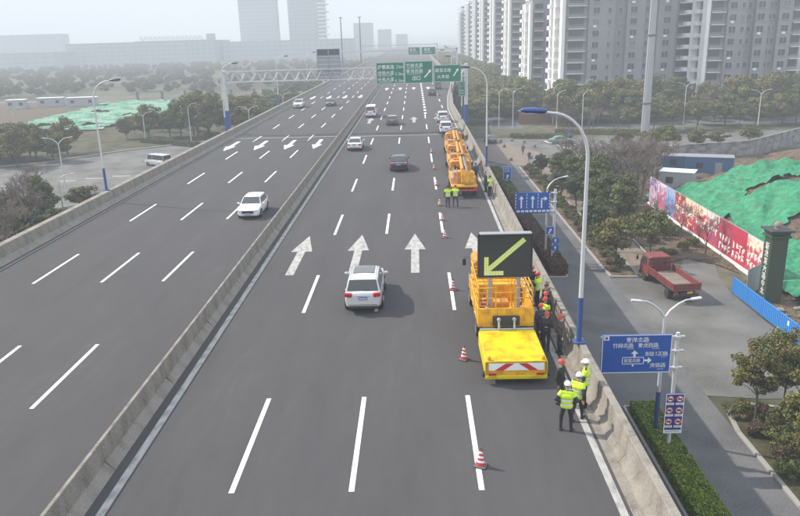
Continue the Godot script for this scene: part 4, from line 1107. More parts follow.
	for i in body.v.size(): zone.push_back(0 if body.c[i].is_equal_approx(Color(0.020, 0.023, 0.034)) else (1 if body.c[i].is_equal_approx(Color(0.017, 0.019, 0.027)) else 2))
	poses[kind] = {"sh": body, "zone": zone, "made": {}, "hair": hair.mesh(), "vest": vest.mesh(50.0), "band": band, "helmet": hm.mesh(45.0)}
	return poses[kind]

func ring(o: Vector3, a: Vector3, b: Vector3, n := 8) -> PackedVector3Array:
	var r := PackedVector3Array()
	for k in n: r.push_back(o + a * cos(TAU * k / n) + b * sin(TAU * k / n))
	return r

const OUTFITS := [[Color(0.020, 0.023, 0.034), Color(0.017, 0.019, 0.027)], [Color(0.075, 0.065, 0.055), Color(0.03, 0.036, 0.055)], [Color(0.035, 0.05, 0.085), Color(0.022, 0.022, 0.024)], [Color(0.012, 0.012, 0.014), Color(0.05, 0.048, 0.045)]]
var dressed := 0
func body_mesh(d: Dictionary, k: int) -> ArrayMesh:
	if not d.made.has(k):
		var b: Sh = d.sh
		for i in b.v.size():
			var z: int = d.zone[i]
			if z < 2: b.c[i] = OUTFITS[k][z]
		d.made[k] = b.mesh(50.0)
	return d.made[k]

func person(kind: String, at: Vector3, turn: float, label: String, helmet: String, vest: bool, s := 1.0, group := "") -> void:
	var d := pose(kind)
	var t := thing("person", label, "person", at, turn, group)
	put(t, "body", body_mesh(d, 0 if helmet == "helmet_white" else dressed % 4), mats.tinted)
	dressed += 1
	put(t, "hair", d.hair, mats.black_trim)
	if vest:
		var v := put(t, "safety_vest", d.vest, mats.vest)
		for b in d.band: put(v, "reflective_band", b, mats.vest_band)
	if helmet: put(t, "helmet", d.helmet, mats[helmet])
	t.scale = Vector3.ONE * s

func build_people() -> void:
	person("hips", V(4.97, 0, -22.06), -0.25, "officer in white helmet and yellow vest with his back to the viewer, hands on hips", "helmet_white", true, 1.03)
	person("stride", V(5.50, 0, -22.75), -0.7, "officer in white helmet and yellow vest stepping forward between two colleagues", "helmet_white", true, 1.02)
	person("hold", V(5.98, 0, -23.7), 1.25, "officer in white helmet and yellow vest beside the concrete parapet", "helmet_white", true, 1.05)
	person("stand", V(5.12, 0, -23.95), -2.2, "man in dark work clothes and red helmet facing the white helmeted officers", "helmet_red", false, 1.0)
	person("talk", V(5.46, 0, -28.7), 2.6, "man in dark jacket and red helmet standing beside the crash cushion's hinge", "helmet_red", false, 1.0)
	person("stand", V(5.98, 0, -28.3), 1.9, "man in red helmet leaning by the parapet beside the truck bed", "helmet_red", false, 1.0)
	person("hold", V(5.36, 0, -29.75), -2.8, "man in red helmet in the huddle beside the truck bed", "helmet_red", false, 0.98)
	person("talk", V(5.70, 0, -30.45), 2.2, "man in yellow vest and red helmet in the huddle beside the truck bed", "helmet_red", true, 1.0)
	person("stand", V(5.85, 0, -31.2), 2.9, "man with red helmet in the middle of the huddle", "helmet_red", false, 1.0)
	person("lean", V(6.15, 0, -32.35), 2.4, "man in dark jacket and dark helmet by the parapet", "helmet_dark", false, 1.02)
	person("hold", V(5.97, 0, -34.05), 0.9, "man in yellow vest and red helmet beside the driver cab", "helmet_red", true, 1.0)
	person("stand", V(5.85, 0, -35.1), 0.3, "man in dark clothes and red helmet ahead of the vested man", "helmet_red", false, 1.0)
	person("stand", V(2.50, 0, -56.5), 0.1, "worker in yellow vest behind the orange lift truck, nearer the cones", "", true, 1.0)
	person("hips", V(3.12, 0, -56.7), -0.2, "worker in yellow vest behind the orange lift truck, beside a vested colleague", "", true, 1.0)
	person("stand", V(5.58, 0, -66.8), 0.5, "man in dark clothes standing beside the first orange lift truck", "", false, 1.03)
	person("lean", V(6.10, 0, -62.2), 2.0, "man in dark clothes looking over the parapet", "", false, 1.03)
	person("stand", V(6.25, 0, -60.4), 0.8, "worker in yellow vest beside the man at the parapet", "", true, 1.0)
	person("stride", V(18.4, GY, -123.5), 0.2, "pedestrian in dark clothes on the paved refuge", "", false, 1.0)
	person("stride", V(18.3, GY, -116.0), 2.9, "walker in dark clothes at the red brown paving", "", false, 1.0)
	person("hips", V(26.4, GY, -46.2), 1.0, "man in dark clothes behind the blue fence", "", false, 1.0)
	person("stand", V(27.4, GY, -45.4), 2.0, "worker with white helmet behind the blue fence", "helmet_white", false, 1.0)

# ------------------------------------------------------------------ lettering
const GLYPH := {
	"青": [[1, 1.5, 9, 1.5], [2, 3, 8, 3], [0.5, 4.5, 9.5, 4.5], [5, 0, 5, 4.5], [2.5, 5.5, 2.5, 10], [2.5, 5.5, 7.5, 5.5, 7.5, 10], [2.5, 7, 7.5, 7], [2.5, 8.5, 7.5, 8.5]],
	"洋": [[1, 1, 2, 2], [0.5, 4, 1.5, 5], [0.5, 9.5, 2, 6.5], [4, 0.5, 5, 2], [8.5, 0.5, 7.5, 2], [3.5, 2.8, 9.5, 2.8], [4, 5, 9, 5], [3, 7.3, 10, 7.3], [6.5, 2.8, 6.5, 10]],
	"北": [[3.8, 0.5, 3.8, 9.5], [0.8, 3.5, 3.8, 3.5], [0.3, 8.5, 3.8, 7.5], [6.2, 0.5, 6.2, 9, 9.8, 9, 9.8, 7.5], [6.2, 4.5, 9, 3]],
	"路": [[0.8, 0.8, 0.8, 3.8, 3.8, 3.8, 3.8, 0.8, 0.8, 0.8], [2.3, 3.8, 2.3, 9], [2.3, 6.2, 4, 6.2], [0.6, 5.5, 0.6, 9.5], [0.3, 9.5, 4.3, 8.8], [6.3, 0, 4.8, 3], [5.8, 1.5, 9, 1.5, 4.8, 5.8], [6, 2.8, 10, 5.8], [5.6, 10, 5.6, 6.3, 9, 6.3, 9, 10], [5.6, 9.6, 9, 9.6]],
	"竹": [[2, 0.2, 0.5, 3.5], [1.2, 2.2, 4.5, 2.2], [2.8, 2.2, 2.8, 10], [6.8, 0.2, 5.3, 3.5], [6, 2.2, 9.8, 2.2], [8, 2.2, 8, 10, 7, 9]],
	"林": [[0, 3, 4.7, 3], [2.5, 0, 2.5, 10], [2.5, 3.5, 0.3, 8], [2.5, 3.5, 4.5, 6.5], [5.2, 3, 10, 3], [7.5, 0, 7.5, 10], [7.5, 3.5, 5.3, 8], [7.5, 3.5, 10, 8]],
	"龙": [[0.5, 3, 9.5, 3], [4.2, 0, 4, 4, 0.5, 10], [6, 3, 6, 9, 9.5, 9, 9.5, 7.5], [8.5, 4.5, 4.5, 8.5], [6.5, 0.5, 8, 2]],
	"西": [[0.3, 1, 9.7, 1], [1.2, 10, 1.2, 3.5, 8.8, 3.5, 8.8, 10], [1.2, 9.5, 8.8, 9.5], [3.7, 1, 3.7, 5, 2.5, 7], [6.2, 1, 6.2, 6.5, 8.5, 6.5]],
	"东": [[0.8, 1.5, 9.5, 1.5], [4, 0, 1.5, 5, 9, 5], [5.2, 3, 5.2, 10, 4, 9], [3, 6.5, 0.8, 9.3], [7.2, 6.5, 9.3, 9.3]],
	"经": [[2.5, 0, 0.5, 3, 2.8, 3, 0.5, 6.5, 3.8, 6], [0.3, 9.5, 4, 8.5], [4.8, 1, 9, 1, 4.8, 5], [6.5, 2.8, 9.8, 5], [5, 6.3, 9.3, 6.3], [7.2, 6.3, 7.2, 9.6], [4.5, 9.6, 10, 9.6]],
	"新": [[2.5, 0, 2.5, 1.2], [0.5, 1.4, 4.8, 1.4], [1.2, 2, 1.8, 3.5], [4, 2, 3.4, 3.5], [0.2, 4, 5, 4], [0.5, 6, 4.8, 6], [2.6, 4, 2.6, 10], [2.6, 6, 0.4, 9], [2.6, 6, 4.6, 8.5], [9.3, 0.3, 6, 1.5, 6, 6, 5, 10], [6, 4, 10, 4], [8.2, 4, 8.2, 10]],
	"堂": [[5, 0, 5, 2], [2, 0.5, 3, 2], [8, 0.5, 7, 2], [0.8, 4, 0.8, 2.4, 9.2, 2.4, 9.2, 4], [3, 4, 7, 4, 7, 5.8, 3, 5.8, 3, 4], [1.5, 7.6, 8.5, 7.6], [5, 5.8, 5, 9.6], [0.3, 9.6, 9.7, 9.6]],
	"锦": [[2, 0, 0.3, 3], [1.2, 1.8, 4, 1.8], [0.8, 4, 4, 4], [0.3, 6, 4.2, 6], [2.2, 4, 2.2, 9.5, 4, 8.3], [5.3, 0.8, 9, 0.8, 9, 4, 5.3, 4, 5.3, 0.8], [5.3, 2.4, 9, 2.4], [4.8, 9, 4.8, 5.8, 9.8, 5.8, 9.8, 9], [7.2, 4, 7.2, 10]],
	"大": [[0.5, 3.5, 9.5, 3.5], [5, 0, 4.8, 4, 0.5, 9.8], [5.2, 4, 9.6, 9.8]],
	"道": [[1, 1, 2, 2.3], [0.3, 4, 1.8, 4, 1.8, 8], [0.3, 9.5, 1.8, 8, 4, 9.5, 10, 9.5], [4.5, 0, 5.3, 1.3], [8.3, 0, 7.5, 1.3], [3.3, 1.8, 9.8, 1.8], [4.5, 3.3, 8.5, 3.3, 8.5, 8.2, 4.5, 8.2, 4.5, 3.3], [4.5, 5, 8.5, 5], [4.5, 6.6, 8.5, 6.6]],
	"中": [[1, 2.5, 9, 2.5, 9, 6.5, 1, 6.5, 1, 2.5], [5, 0, 5, 10]],
	"吴": [[2.5, 0.5, 7.5, 0.5, 7.5, 3, 2.5, 3, 2.5, 0.5], [1.5, 4.5, 8.5, 4.5], [0.5, 6.3, 9.5, 6.3], [5, 4.5, 4.8, 6.5, 0.8, 10], [5.2, 6.5, 9.3, 10]],
	"沪": [[1, 1, 2, 2], [0.5, 4, 1.5, 5], [0.5, 9.5, 2, 6.5], [6, 0, 6.8, 1.5], [4, 2.2, 9, 2.2, 9, 5.5, 4, 5.5], [4, 2.2, 4, 6, 2.8, 10]],
	"蓉": [[0.5, 1, 9.5, 1], [3, 0, 3, 2], [7, 0, 7, 2], [1, 4.3, 1, 3, 9, 3, 9, 4.3], [3.8, 3.8, 2, 5.5], [6.2, 3.8, 8, 5.5], [5, 4.2, 0.8, 8], [5, 4.2, 9.5, 8], [3, 7, 7, 7, 7, 10, 3, 10, 3, 7]],
	"高": [[5, 0, 5, 1.2], [0.5, 1.4, 9.5, 1.4], [3, 2.6, 7, 2.6, 7, 4.2, 3, 4.2, 3, 2.6], [1, 10, 1, 5.4, 9, 5.4, 9, 10, 8.3, 9.6], [3.2, 6.8, 6.8, 6.8, 6.8, 8.6, 3.2, 8.6, 3.2, 6.8]],
	"速": [[1, 1, 2, 2.3], [0.3, 4, 1.8, 4, 1.8, 8], [0.3, 9.5, 1.8, 8, 4, 9.5, 10, 9.5], [3.5, 1.5, 9.8, 1.5], [4.3, 3, 9, 3, 9, 5.2, 4.3, 5.2, 4.3, 3], [6.6, 0, 6.6, 8.5], [6.6, 5.2, 3.8, 8], [6.6, 5.2, 9.6, 7.8]],
	"出": [[5, 0, 5, 9], [1.8, 1.2, 1.8, 4.4, 8.2, 4.4, 8.2, 1.2], [0.8, 5.8, 0.8, 9.4, 9.2, 9.4, 9.2, 5.8]],
	"口": [[1.2, 1.5, 8.8, 1.5, 8.8, 9.3, 1.2, 9.3, 1.2, 1.5]],
	"火": [[5, 0, 4.8, 4.5, 0.5, 10], [5, 4.5, 9.5, 10], [2, 2.5, 1.5, 5], [8.3, 2.3, 7, 4.5]],
	"车": [[1, 1.5, 9, 1.5], [4.5, 0, 1.8, 4.5, 8.5, 4.5], [0.3, 7, 9.7, 7], [5.2, 3, 5.2, 10]],
	"站": [[2, 0.2, 2.5, 1.5], [0.3, 2.2, 4.2, 2.2], [1, 3.3, 1.6, 7], [3.6, 3.3, 2.9, 7], [0.2, 8.8, 4.4, 8], [6.8, 0, 6.8, 4.8], [6.8, 2.2, 9.8, 2.2], [5, 4.8, 9.3, 4.8, 9.3, 9.6, 5, 9.6, 5, 4.8]],
	"1": [[3, 2, 5, 0.3, 5, 10]], "2": [[1.5, 2.5, 3, 0.3, 7, 0.3, 8.3, 2.5, 1.5, 9.8, 8.5, 9.8]], "0": [[5, 0.2, 8, 2, 8, 8, 5, 9.8, 2, 8, 2, 2, 5, 0.2]],
	"3": [[1.5, 0.3, 8, 0.3, 4.5, 4.3, 8, 6, 8, 8.5, 5.5, 9.8, 1.5, 8.8]], "6": [[7.5, 0.2, 3, 4, 2, 7.5, 4, 9.8, 7, 9.4, 8, 7, 6, 5, 3, 5.6]], ".": [[4, 9.2, 5, 9.8]], "5": [[8, 0.3, 2.5, 0.3, 2, 4.5, 6, 4.2, 8, 6.5, 6.5, 9.4, 1.8, 9.4]],
	"k": [[3, 1, 3, 10], [8, 4, 3, 7, 8, 10]], "m": [[1, 10, 1, 4.5, 5, 4.5, 5, 10], [5, 4.5, 9, 4.5, 9, 10]], "-": [[2, 5, 8, 5]],
}
# writes on the plane z = o.z facing +z; o is the top left corner of the first character
func write(s: Sh, text: String, o: Vector3, size: float, pitch := 1.1, weight := 0.12, down := false, bx := Basis()) -> void:
	var at := o
	for ch in text:
		if ch != " ":
			for line in GLYPH[ch]:
				for i in range(0, line.size() - 2, 2):
					s.stroke(at + bx * V(line[i], -line[i + 1], 0) * size * 0.1, at + bx * V(line[i + 2], -line[i + 3], 0) * size * 0.1, size * weight, bx.z)
		at += bx * (V(0, -size * pitch, 0) if down else V(size * pitch, 0, 0))

func latin_bar(s: Sh, o: Vector3, w: float, h: float) -> void:   # small lettering: upright ticks
	var n := int(w / (h * 0.75))
	for i in n:
		var x := o.x + (i + 0.2) * w / n
		s.stroke(V(x, o.y, o.z), V(x, o.y - h, o.z), h * 0.22, Vector3.BACK)
		if i % 3 != 1: s.stroke(V(x, o.y - h * (0.1 if i % 2 else 0.9), o.z), V(x + h * 0.4, o.y - h * (0.1 if i % 2 else 0.9), o.z), h * 0.2, Vector3.BACK)

func flat_arrow(s: Sh, base: Vector3, d: Vector3, L: float, w: float, hw: float, hl: float) -> void:
	var n := Vector3.BACK; var x := n.cross(d).normalized()
	s.quad(base - x * w, base - x * w + d * (L - hl), base + x * w + d * (L - hl), base + x * w)
	s.tri(base + d * (L - hl) - x * hw, base + d * L, base + d * (L - hl) + x * hw)
	for i in range(s.v.size() - 9, s.v.size(), 3):
		if (s.v[i + 1] - s.v[i]).cross(s.v[i + 2] - s.v[i]).z < 0:
			var t := s.v[i + 1]; s.v[i + 1] = s.v[i + 2]; s.v[i + 2] = t

func panel(t: Node3D, called: String, at: Vector3, w: float, h: float, m: Material, border: Material) -> Node3D:
	var p := Node3D.new(); p.name = called; t.add_child(p, true); p.position = at
	var s := Sh.new(); s.cbox(V(0, 0, -0.03), V(w, h, 0.05), 0.012); part(p, "sheet", s, m)
	if border:
		var b := Sh.new(); var k := 0.035 * minf(1.0, h)
		for e in [[V(0, h / 2 - k, 0.004), V(w - k, k, 0.006)], [V(0, -h / 2 + k, 0.004), V(w - k, k, 0.006)], [V(-w / 2 + k, 0, 0.004), V(k, h - k * 3.1, 0.006)], [V(w / 2 - k, 0, 0.004), V(k, h - k * 3.1, 0.006)]]: b.box(e[0], e[1])
		part(p, "border", b, border)
	var bk := Sh.new()
	for y in [-h * 0.3, h * 0.3]: bk.box(V(0, y, -0.085), V(w * 0.96, 0.06, 0.05))
	part(p, "stiffener", bk, mats.galvanised)
	return p

func build_signs() -> void:
	# near guide sign on a cantilever post in the hedge
	var t := thing("guide_sign", "blue direction sign with white route lettering on a cantilever post above the green hedge", "road sign", V(11.87, GY, -30.7))
	var post := Sh.new(); post.tube(V(0, 0, 0), V(-0.02, 6.35, 0), 0.10, 0.085, 12); post.lathe([Vector2(0.22, 0), Vector2(0.22, 0.04), Vector2(0.12, 0.05)], 12); part(t, "post", post, mats.pole_white)
	for y in [6.15, 5.45, 4.6]:
		var ar := Sh.new(); ar.tube(V(0.08, y, 0), V(-3.5, y, -0.06), 0.05, 0.045, 8)
		ar.lathe([Vector2(0.14, -0.04), Vector2(0.14, 0.04)], 10, Transform3D(Basis(), V(0, y, 0))); ar.cbox(V(0.2, y, 0), V(0.22, 0.1, 0.1), 0.02); part(t, "arm", ar, mats.pole_white)
	var p := panel(t, "sign_panel", V(-1.88, 5.35, 0.08), 3.22, 1.94, mats.sign_blue, mats.sign_white)
	var s := Sh.new(); var z := 0.006
	for e in [["青洋北路", -0.50, 0.83, 0.24, 1.1], ["竹林北路", -1.10, 0.54, 0.22, 1.08], ["青龙西路", 0.05, 0.54, 0.22, 1.08], ["龙锦路", 0.66, -0.47, 0.22, 1.12]]:
		s = Sh.new(); write(s, e[0], V(e[1], e[2], z), e[3], e[4]); part(p, "lettering", s, mats.sign_white, 0.0)
	s = Sh.new(); write(s, "东经", V(0.40, 0.10, z), 0.20, 1.05); write(s, "120", V(0.82, 0.10, z), 0.19, 0.68); write(s, "路", V(1.24, 0.10, z), 0.20); part(p, "lettering", s, mats.sign_white, 0.0)
	s = Sh.new(); flat_arrow(s, V(-0.08, -0.15, z), Vector3.UP, 0.33, 0.05, 0.17, 0.17); part(p, "arrow", s, mats.sign_white, 0.0)
	s = Sh.new(); flat_arrow(s, V(0.38, -0.33, z), Vector3.RIGHT, 0.34, 0.05, 0.17, 0.17); part(p, "arrow", s, mats.sign_white, 0.0)
	s = Sh.new(); write(s, "新堂北路", V(-0.54, -0.24, z), 0.17, 1.1, 0.13)
	for e in [[V(-0.62, -0.17, z), V(0.35, -0.17, z)], [V(-0.62, -0.50, z), V(0.35, -0.50, z)], [V(-0.62, -0.17, z), V(-0.62, -0.50, z)], [V(0.35, -0.17, z), V(0.35, -0.50, z)]]: s.stroke(e[0], e[1], 0.03, Vector3.BACK)
	s.stroke(V(-0.13, -0.50, z), V(-0.13, -0.60, z), 0.07, Vector3.BACK); part(p, "boxed_name", s, mats.sign_white, 0.0)
	for e in [[-0.45, 0.29, 0.34], [0.72, 0.29, 0.34], [1.15, -0.14, 0.25], [1.0, -0.75, 0.32]]:
		s = Sh.new(); latin_bar(s, V(e[0], e[1], z), e[2], 0.05); part(p, "small_lettering", s, mats.sign_white, 0.0)
	s = Sh.new(); s.quad(V(-1.52, 0.70, z), V(-1.28, 0.70, z), V(-1.28, 0.90, z), V(-1.52, 0.90, z)); part(p, "emblem_field", s, mats.sign_white, 0.0)
	s = Sh.new(); s.ball(V(-1.40, 0.80, z), V(0.07, 0.07, 0.006), 10, 4); part(p, "emblem", s, mats.sign_blue)
	# prohibition board lower on the same post
	p = panel(t, "prohibition_board", V(0.08, 2.26, 0.13), 0.90, 2.12, mats.sign_navy, mats.sign_white)
	for r in 3:
		for c in 2:
			var o := V(-0.22 + 0.44 * c, 0.78 - r * 0.60, 0.006)
			var d := Sh.new(); d.lathe([Vector2(0.165, 0), Vector2(0.165, 0.005)], 20, Transform3D(Basis(Vector3.RIGHT, PI / 2), o)); var disc := part(p, "disc", d, mats.sign_white)
			var q := Sh.new()
			for k in 24:
				var a0 := TAU * k / 24; var a1 := TAU * (k + 1) / 24
				q.quad(o + V(cos(a0) * 0.165, sin(a0) * 0.165, 0.009), o + V(cos(a1) * 0.165, sin(a1) * 0.165, 0.009), o + V(cos(a1) * 0.13, sin(a1) * 0.13, 0.009), o + V(cos(a0) * 0.13, sin(a0) * 0.13, 0.009))
			q.stroke(o + V(-0.1, 0.1, 0.0095), o + V(0.1, -0.1, 0.0095), 0.03, Vector3.BACK)
			part(disc, "red_ring", q, mats.sign_red, 0.0)
			q = Sh.new(); q.stroke(o + V(-0.07, -0.01, 0.0075), o + V(0.07, -0.01, 0.0075), 0.08, Vector3.BACK)
			if r > 0: q.stroke(o + V(-0.02, 0.03, 0.0078), o + V(0.05, 0.06, 0.0078), 0.04, Vector3.BACK)
			part(disc, "vehicle_symbol", q, mats.sign_black, 0.0)
			q = Sh.new(); q.quad(o + V(-0.18, -0.32, 0.002), o + V(0.18, -0.32, 0.002), o + V(0.18, -0.20, 0.002), o + V(-0.18, -0.20, 0.002)); var sp := part(p, "time_plate", q, mats.sign_white, 0.0)
			q = Sh.new(); latin_bar(q, o + V(-0.15, -0.225, 0.004), 0.3, 0.07); part(sp, "lettering", q, mats.sign_black, 0.0)
	s = Sh.new(); s.quad(V(-0.42, -1.02, 0.006), V(0.42, -1.02, 0.006), V(0.42, -0.86, 0.006), V(-0.42, -0.86, 0.006)); var fp := part(p, "foot_plate", s, mats.sign_white, 0.0)
	s = Sh.new(); latin_bar(s, V(-0.34, -0.89, 0.009), 0.7, 0.1); part(fp, "lettering", s, mats.sign_black, 0.0)

	# lane-arrow sign above the dark red hedge
	t = thing("lane_sign", "blue lane arrow sign with three white arrows above the dark red hedge", "road sign", V(12.06, GY, -61.6))
	post = Sh.new(); post.tube(V(0, 0, 0), V(0, 6.7, 0), 0.14, 0.11, 12); part(t, "post", post, mats.pole_white)
	for y in [6.4, 5.6, 4.8]:
		var ar := Sh.new(); ar.tube(V(0.1, y, 0), V(-3.4, y, -0.06), 0.06, 0.05, 8); ar.lathe([Vector2(0.19, -0.05), Vector2(0.19, 0.05)], 10, Transform3D(Basis(), V(0, y, 0))); part(t, "arm", ar, mats.pole_white)
	p = panel(t, "sign_panel", V(-1.96, 5.55, 0.09), 3.1, 1.85, mats.sign_blue, null)
	s = Sh.new()
	for x in [-1.47, -0.5, 0.47, 1.47]:
		for k in 5: s.stroke(V(x, 0.8 - k * 0.28, z), V(x, 0.68 - k * 0.28, z), 0.06, Vector3.BACK)
	for x in [-0.98, 0.0]: flat_arrow(s, V(x, -0.45, z), Vector3.UP, 1.1, 0.06, 0.2, 0.3)
	s.stroke(V(0.78, -0.42, z), V(0.78, 0.35, z), 0.12, Vector3.BACK); flat_arrow(s, V(0.74, 0.37, z), Vector3.RIGHT, 0.55, 0.06, 0.2, 0.26)
	for k in 8: s.stroke(V(-1.3 + k * 0.37, -0.72, z), V(-1.16 + k * 0.37, -0.72, z), 0.16, Vector3.BACK)
	part(p, "lettering", s, mats.sign_white, 0.0)
	t = thing("mandatory_sign", "cluster of small blue signs low on a post in the dark red hedge", "road sign", V(11.75, GY, -60.6))
	post = Sh.new(); post.tube(V(0, 0, 0), V(0, 3.9, 0), 0.06, 0.05, 8); part(t, "post", post, mats.pole_white)
	p = panel(t, "square_plate", V(-0.25, 3.3, 0.1), 0.75, 0.75, mats.sign_blue, mats.sign_white)
	s = Sh.new(); flat_arrow(s, V(-0.12, -0.25, z), V(0.5, 0.86, 0).normalized(), 0.5, 0.05, 0.13, 0.18); part(p, "arrow", s, mats.sign_white, 0.0)
	for y in [2.4, 1.75]:
		var d := Sh.new(); d.lathe([Vector2(0.32, 0), Vector2(0.32, 0.03), Vector2(0.30, 0.035)], 20, Transform3D(Basis(Vector3.RIGHT, PI / 2), V(0.25, y, 0.1))); var disc := part(t, "round_plate", d, mats.sign_blue)
		s = Sh.new(); flat_arrow(s, V(0.25, y - 0.18, 0.14), Vector3.UP, 0.36, 0.04, 0.12, 0.16); part(disc, "arrow", s, mats.sign_white, 0.0)
	# small sign farther along
	t = thing("lane_use_sign", "small blue road sign on a thin post at the hedge end by the crossing", "road sign", V(12.15, GY, -95.2))
	post = Sh.new(); post.tube(V(0, 0, 0), V(0, 3.0, 0), 0.05, 0.045, 8); part(t, "post", post, mats.pole_white)
	p = panel(t, "sign_panel", V(0, 2.0, 0.08), 1.1, 1.8, mats.sign_blue, mats.sign_white)
	s = Sh.new(); flat_arrow(s, V(-0.05, -0.7, z), V(0.3, 0.95, 0).normalized(), 0.6, 0.07, 0.2, 0.28); part(p, "arrow", s, mats.sign_white, 0.0)
	s = Sh.new(); latin_bar(s, V(-0.4, 0.75, z), 0.8, 0.2); part(p, "lettering", s, mats.sign_white, 0.0)
	s = Sh.new(); latin_bar(s, V(-0.4, 0.42, z), 0.8, 0.2); part(p, "lettering", s, mats.sign_white, 0.0)
	# bicycle signs at the crossing
	for e in [[27.7, -131.5], [15.6, -150.0]]:
		t = thing("post_sign", "small round sign on a thin post at the crossing", "road sign", V(e[0], GY, e[1]), 0.0, "round signs at the crossing")
		post = Sh.new(); post.tube(V(0, 0, 0), V(0, 3.0, 0), 0.04, 0.04, 6); part(t, "post", post, mats.galvanised)
		var d := Sh.new(); d.lathe([Vector2(0.35, 0), Vector2(0.35, 0.03)], 16, Transform3D(Basis(Vector3.RIGHT, PI / 2), V(0, 2.7, 0.06))); part(t, "round_plate", d, mats.sign_blue)

func build_gantry() -> void:
	var t := thing("sign_gantry", "white lattice sign gantry spanning both carriageways with blue foot sleeves", "gantry", V(0, 0, -108.5))
	for e in [[-28.0, -6.5, 9.3], [7.62, -6.5, 9.4]]:
		var s := Sh.new(); s.cbox(V(e[0], (e[2] - 6.5) * 0.5, 0), V(0.5, e[2] + 6.5, 0.5), 0.06); part(t, "column", s, mats.pole_white)
		s = Sh.new(); s.cbox(V(e[0], 1.3, 0), V(0.60, 4.4, 0.60), 0.06); part(t, "blue_sleeve", s, mats.pole_blue)
	var tr := Sh.new()
	for y in [7.6, 9.1]:
		for z in [-0.45, 0.45]: tr.box(V(-10.2, y, z), V(35.6, 0.14, 0.14))
	var n := 44
	for k in n:
		var x0 := -28.0 + 35.6 * k / n; var x1 := -28.0 + 35.6 * (k + 1) / n
		for z in [-0.45, 0.45]: tr.tube(V(x0, 7.6 if k % 2 else 9.1, z), V(x1, 9.1 if k % 2 else 7.6, z), 0.045, 0.045, 4, false)
		if k % 2 == 0: tr.tube(V(x0, 9.1, -0.45), V(x0, 9.1, 0.45), 0.04, 0.04, 4, false); tr.tube(V(x0, 7.6, -0.45), V(x1, 7.6, 0.45), 0.04, 0.04, 4, false)
	part(t, "truss", tr, mats.pole_white)
	# the panel for the other carriageway, seen from behind
	var g := thing("gantry_sign", "back of a grey sign panel with stiffening ribs on the gantry", "road sign", V(-12.4, 9.75, -107.9))
	var s := Sh.new(); s.cbox(V(0, 0, -0.55), V(3.4, 4.3, 0.06), 0.015); part(g, "sheet", s, mats.sign_back)
	s = Sh.new(); s.box(V(0, 1.75, -0.45), V(3.3, 0.8, 0.1)); part(g, "lamp_housing", s, mats.lamp_grey)
	for y in [-1.8, -1.2, -0.6, 0.0, 0.6, 1.1]:
		s = Sh.new(); s.box(V(0, y, -0.47), V(3.36, 0.09, 0.08)); part(g, "rib", s, mats.pole_white)
	for x in [-1.65, 0.0, 1.65]:
		s = Sh.new(); s.box(V(x, 0, -0.42), V(0.12, 4.3, 0.1)); part(g, "upright", s, mats.sign_back)
	# three green panels facing the viewer
	var P := [[-3.48, 8.3, 4.05, 3.0, "green direction sign with three lines of place names and distances"], [0.68, 8.33, 4.05, 3.1, "green exit sign with slanting white arrow and boxed exit word"], [4.88, 8.05, 3.95, 2.42, "smaller green exit sign with slanting arrow beside the gantry column"]]
	for i in 3:
		var e: Array = P[i]
		g = thing("gantry_sign", e[4], "road sign", V(e[0], e[1], -107.85))
		var p := panel(g, "sign_panel", V(0, 0, 0), e[2], e[3], mats.sign_green, mats.sign_white)
		s = Sh.new(); var z := 0.008
		if i == 0:
			write(s, "沪蓉高速", V(-1.8, 1.15, z), 0.56, 1.08); write(s, "2km", V(0.85, 1.1, z), 0.42, 0.9)
			write(s, "龙城大道".replace("城", "锦"), V(-1.8, 0.3, z), 0.52, 1.15); write(s, "3.2km", V(0.62, 0.05, z), 0.36, 0.7)
			write(s, "中吴大道", V(-1.8, -0.62, z), 0.52, 1.15); write(s, "6.2km", V(0.62, -0.9, z), 0.36, 0.7)
			for y in [-0.28, -1.18]: latin_bar(s, V(-1.7, y, z), 2.0, 0.14)
		elif i == 1:
			write(s, "竹林北路", V(-1.8, 1.25, z), 0.52, 1.2); write(s, "青龙西路", V(-1.8, 0.42, z), 0.52, 1.2); write(s, "出口", V(-0.95, -0.5, z), 0.6, 1.05)
			latin_bar(s, V(-1.7, 0.66, z), 2.1, 0.13); latin_bar(s, V(-1.7, -0.18, z), 2.1, 0.13)
			flat_arrow(s, V(0.85, -0.75, z), V(0.66, 0.75, 0).normalized(), 1.45, 0.09, 0.28, 0.4)
		else:
			write(s, "新堂北路", V(-1.75, 0.72, z), 0.5, 1.15); write(s, "火车站", V(-1.5, -0.2, z), 0.5, 1.2)
			flat_arrow(s, V(0.85, -0.4, z), V(0.55, 0.83, 0).normalized(), 1.3, 0.08, 0.24, 0.36)
		part(p, "lettering", s, mats.sign_white, 0.0)
	g = thing("gantry_sign", "narrow green plate hung on the gantry column below the panels", "road sign", V(6.98, 5.8, -107.9))
	var p := panel(g, "sign_panel", V(0, 0, 0), 0.9, 2.1, mats.sign_green, mats.sign_white)
	s = Sh.new(); for k in 16: s.stroke(V(cos(TAU * k / 16) * 0.26, 0.55 + sin(TAU * k / 16) * 0.26, 0.008), V(cos(TAU * (k + 1) / 16) * 0.26, 0.55 + sin(TAU * (k + 1) / 16) * 0.26, 0.008), 0.09, Vector3.BACK)
	latin_bar(s, V(-0.3, -0.1, 0.008), 0.6, 0.22); latin_bar(s, V(-0.3, -0.5, 0.008), 0.6, 0.22); part(p, "lettering", s, mats.sign_white, 0.0)
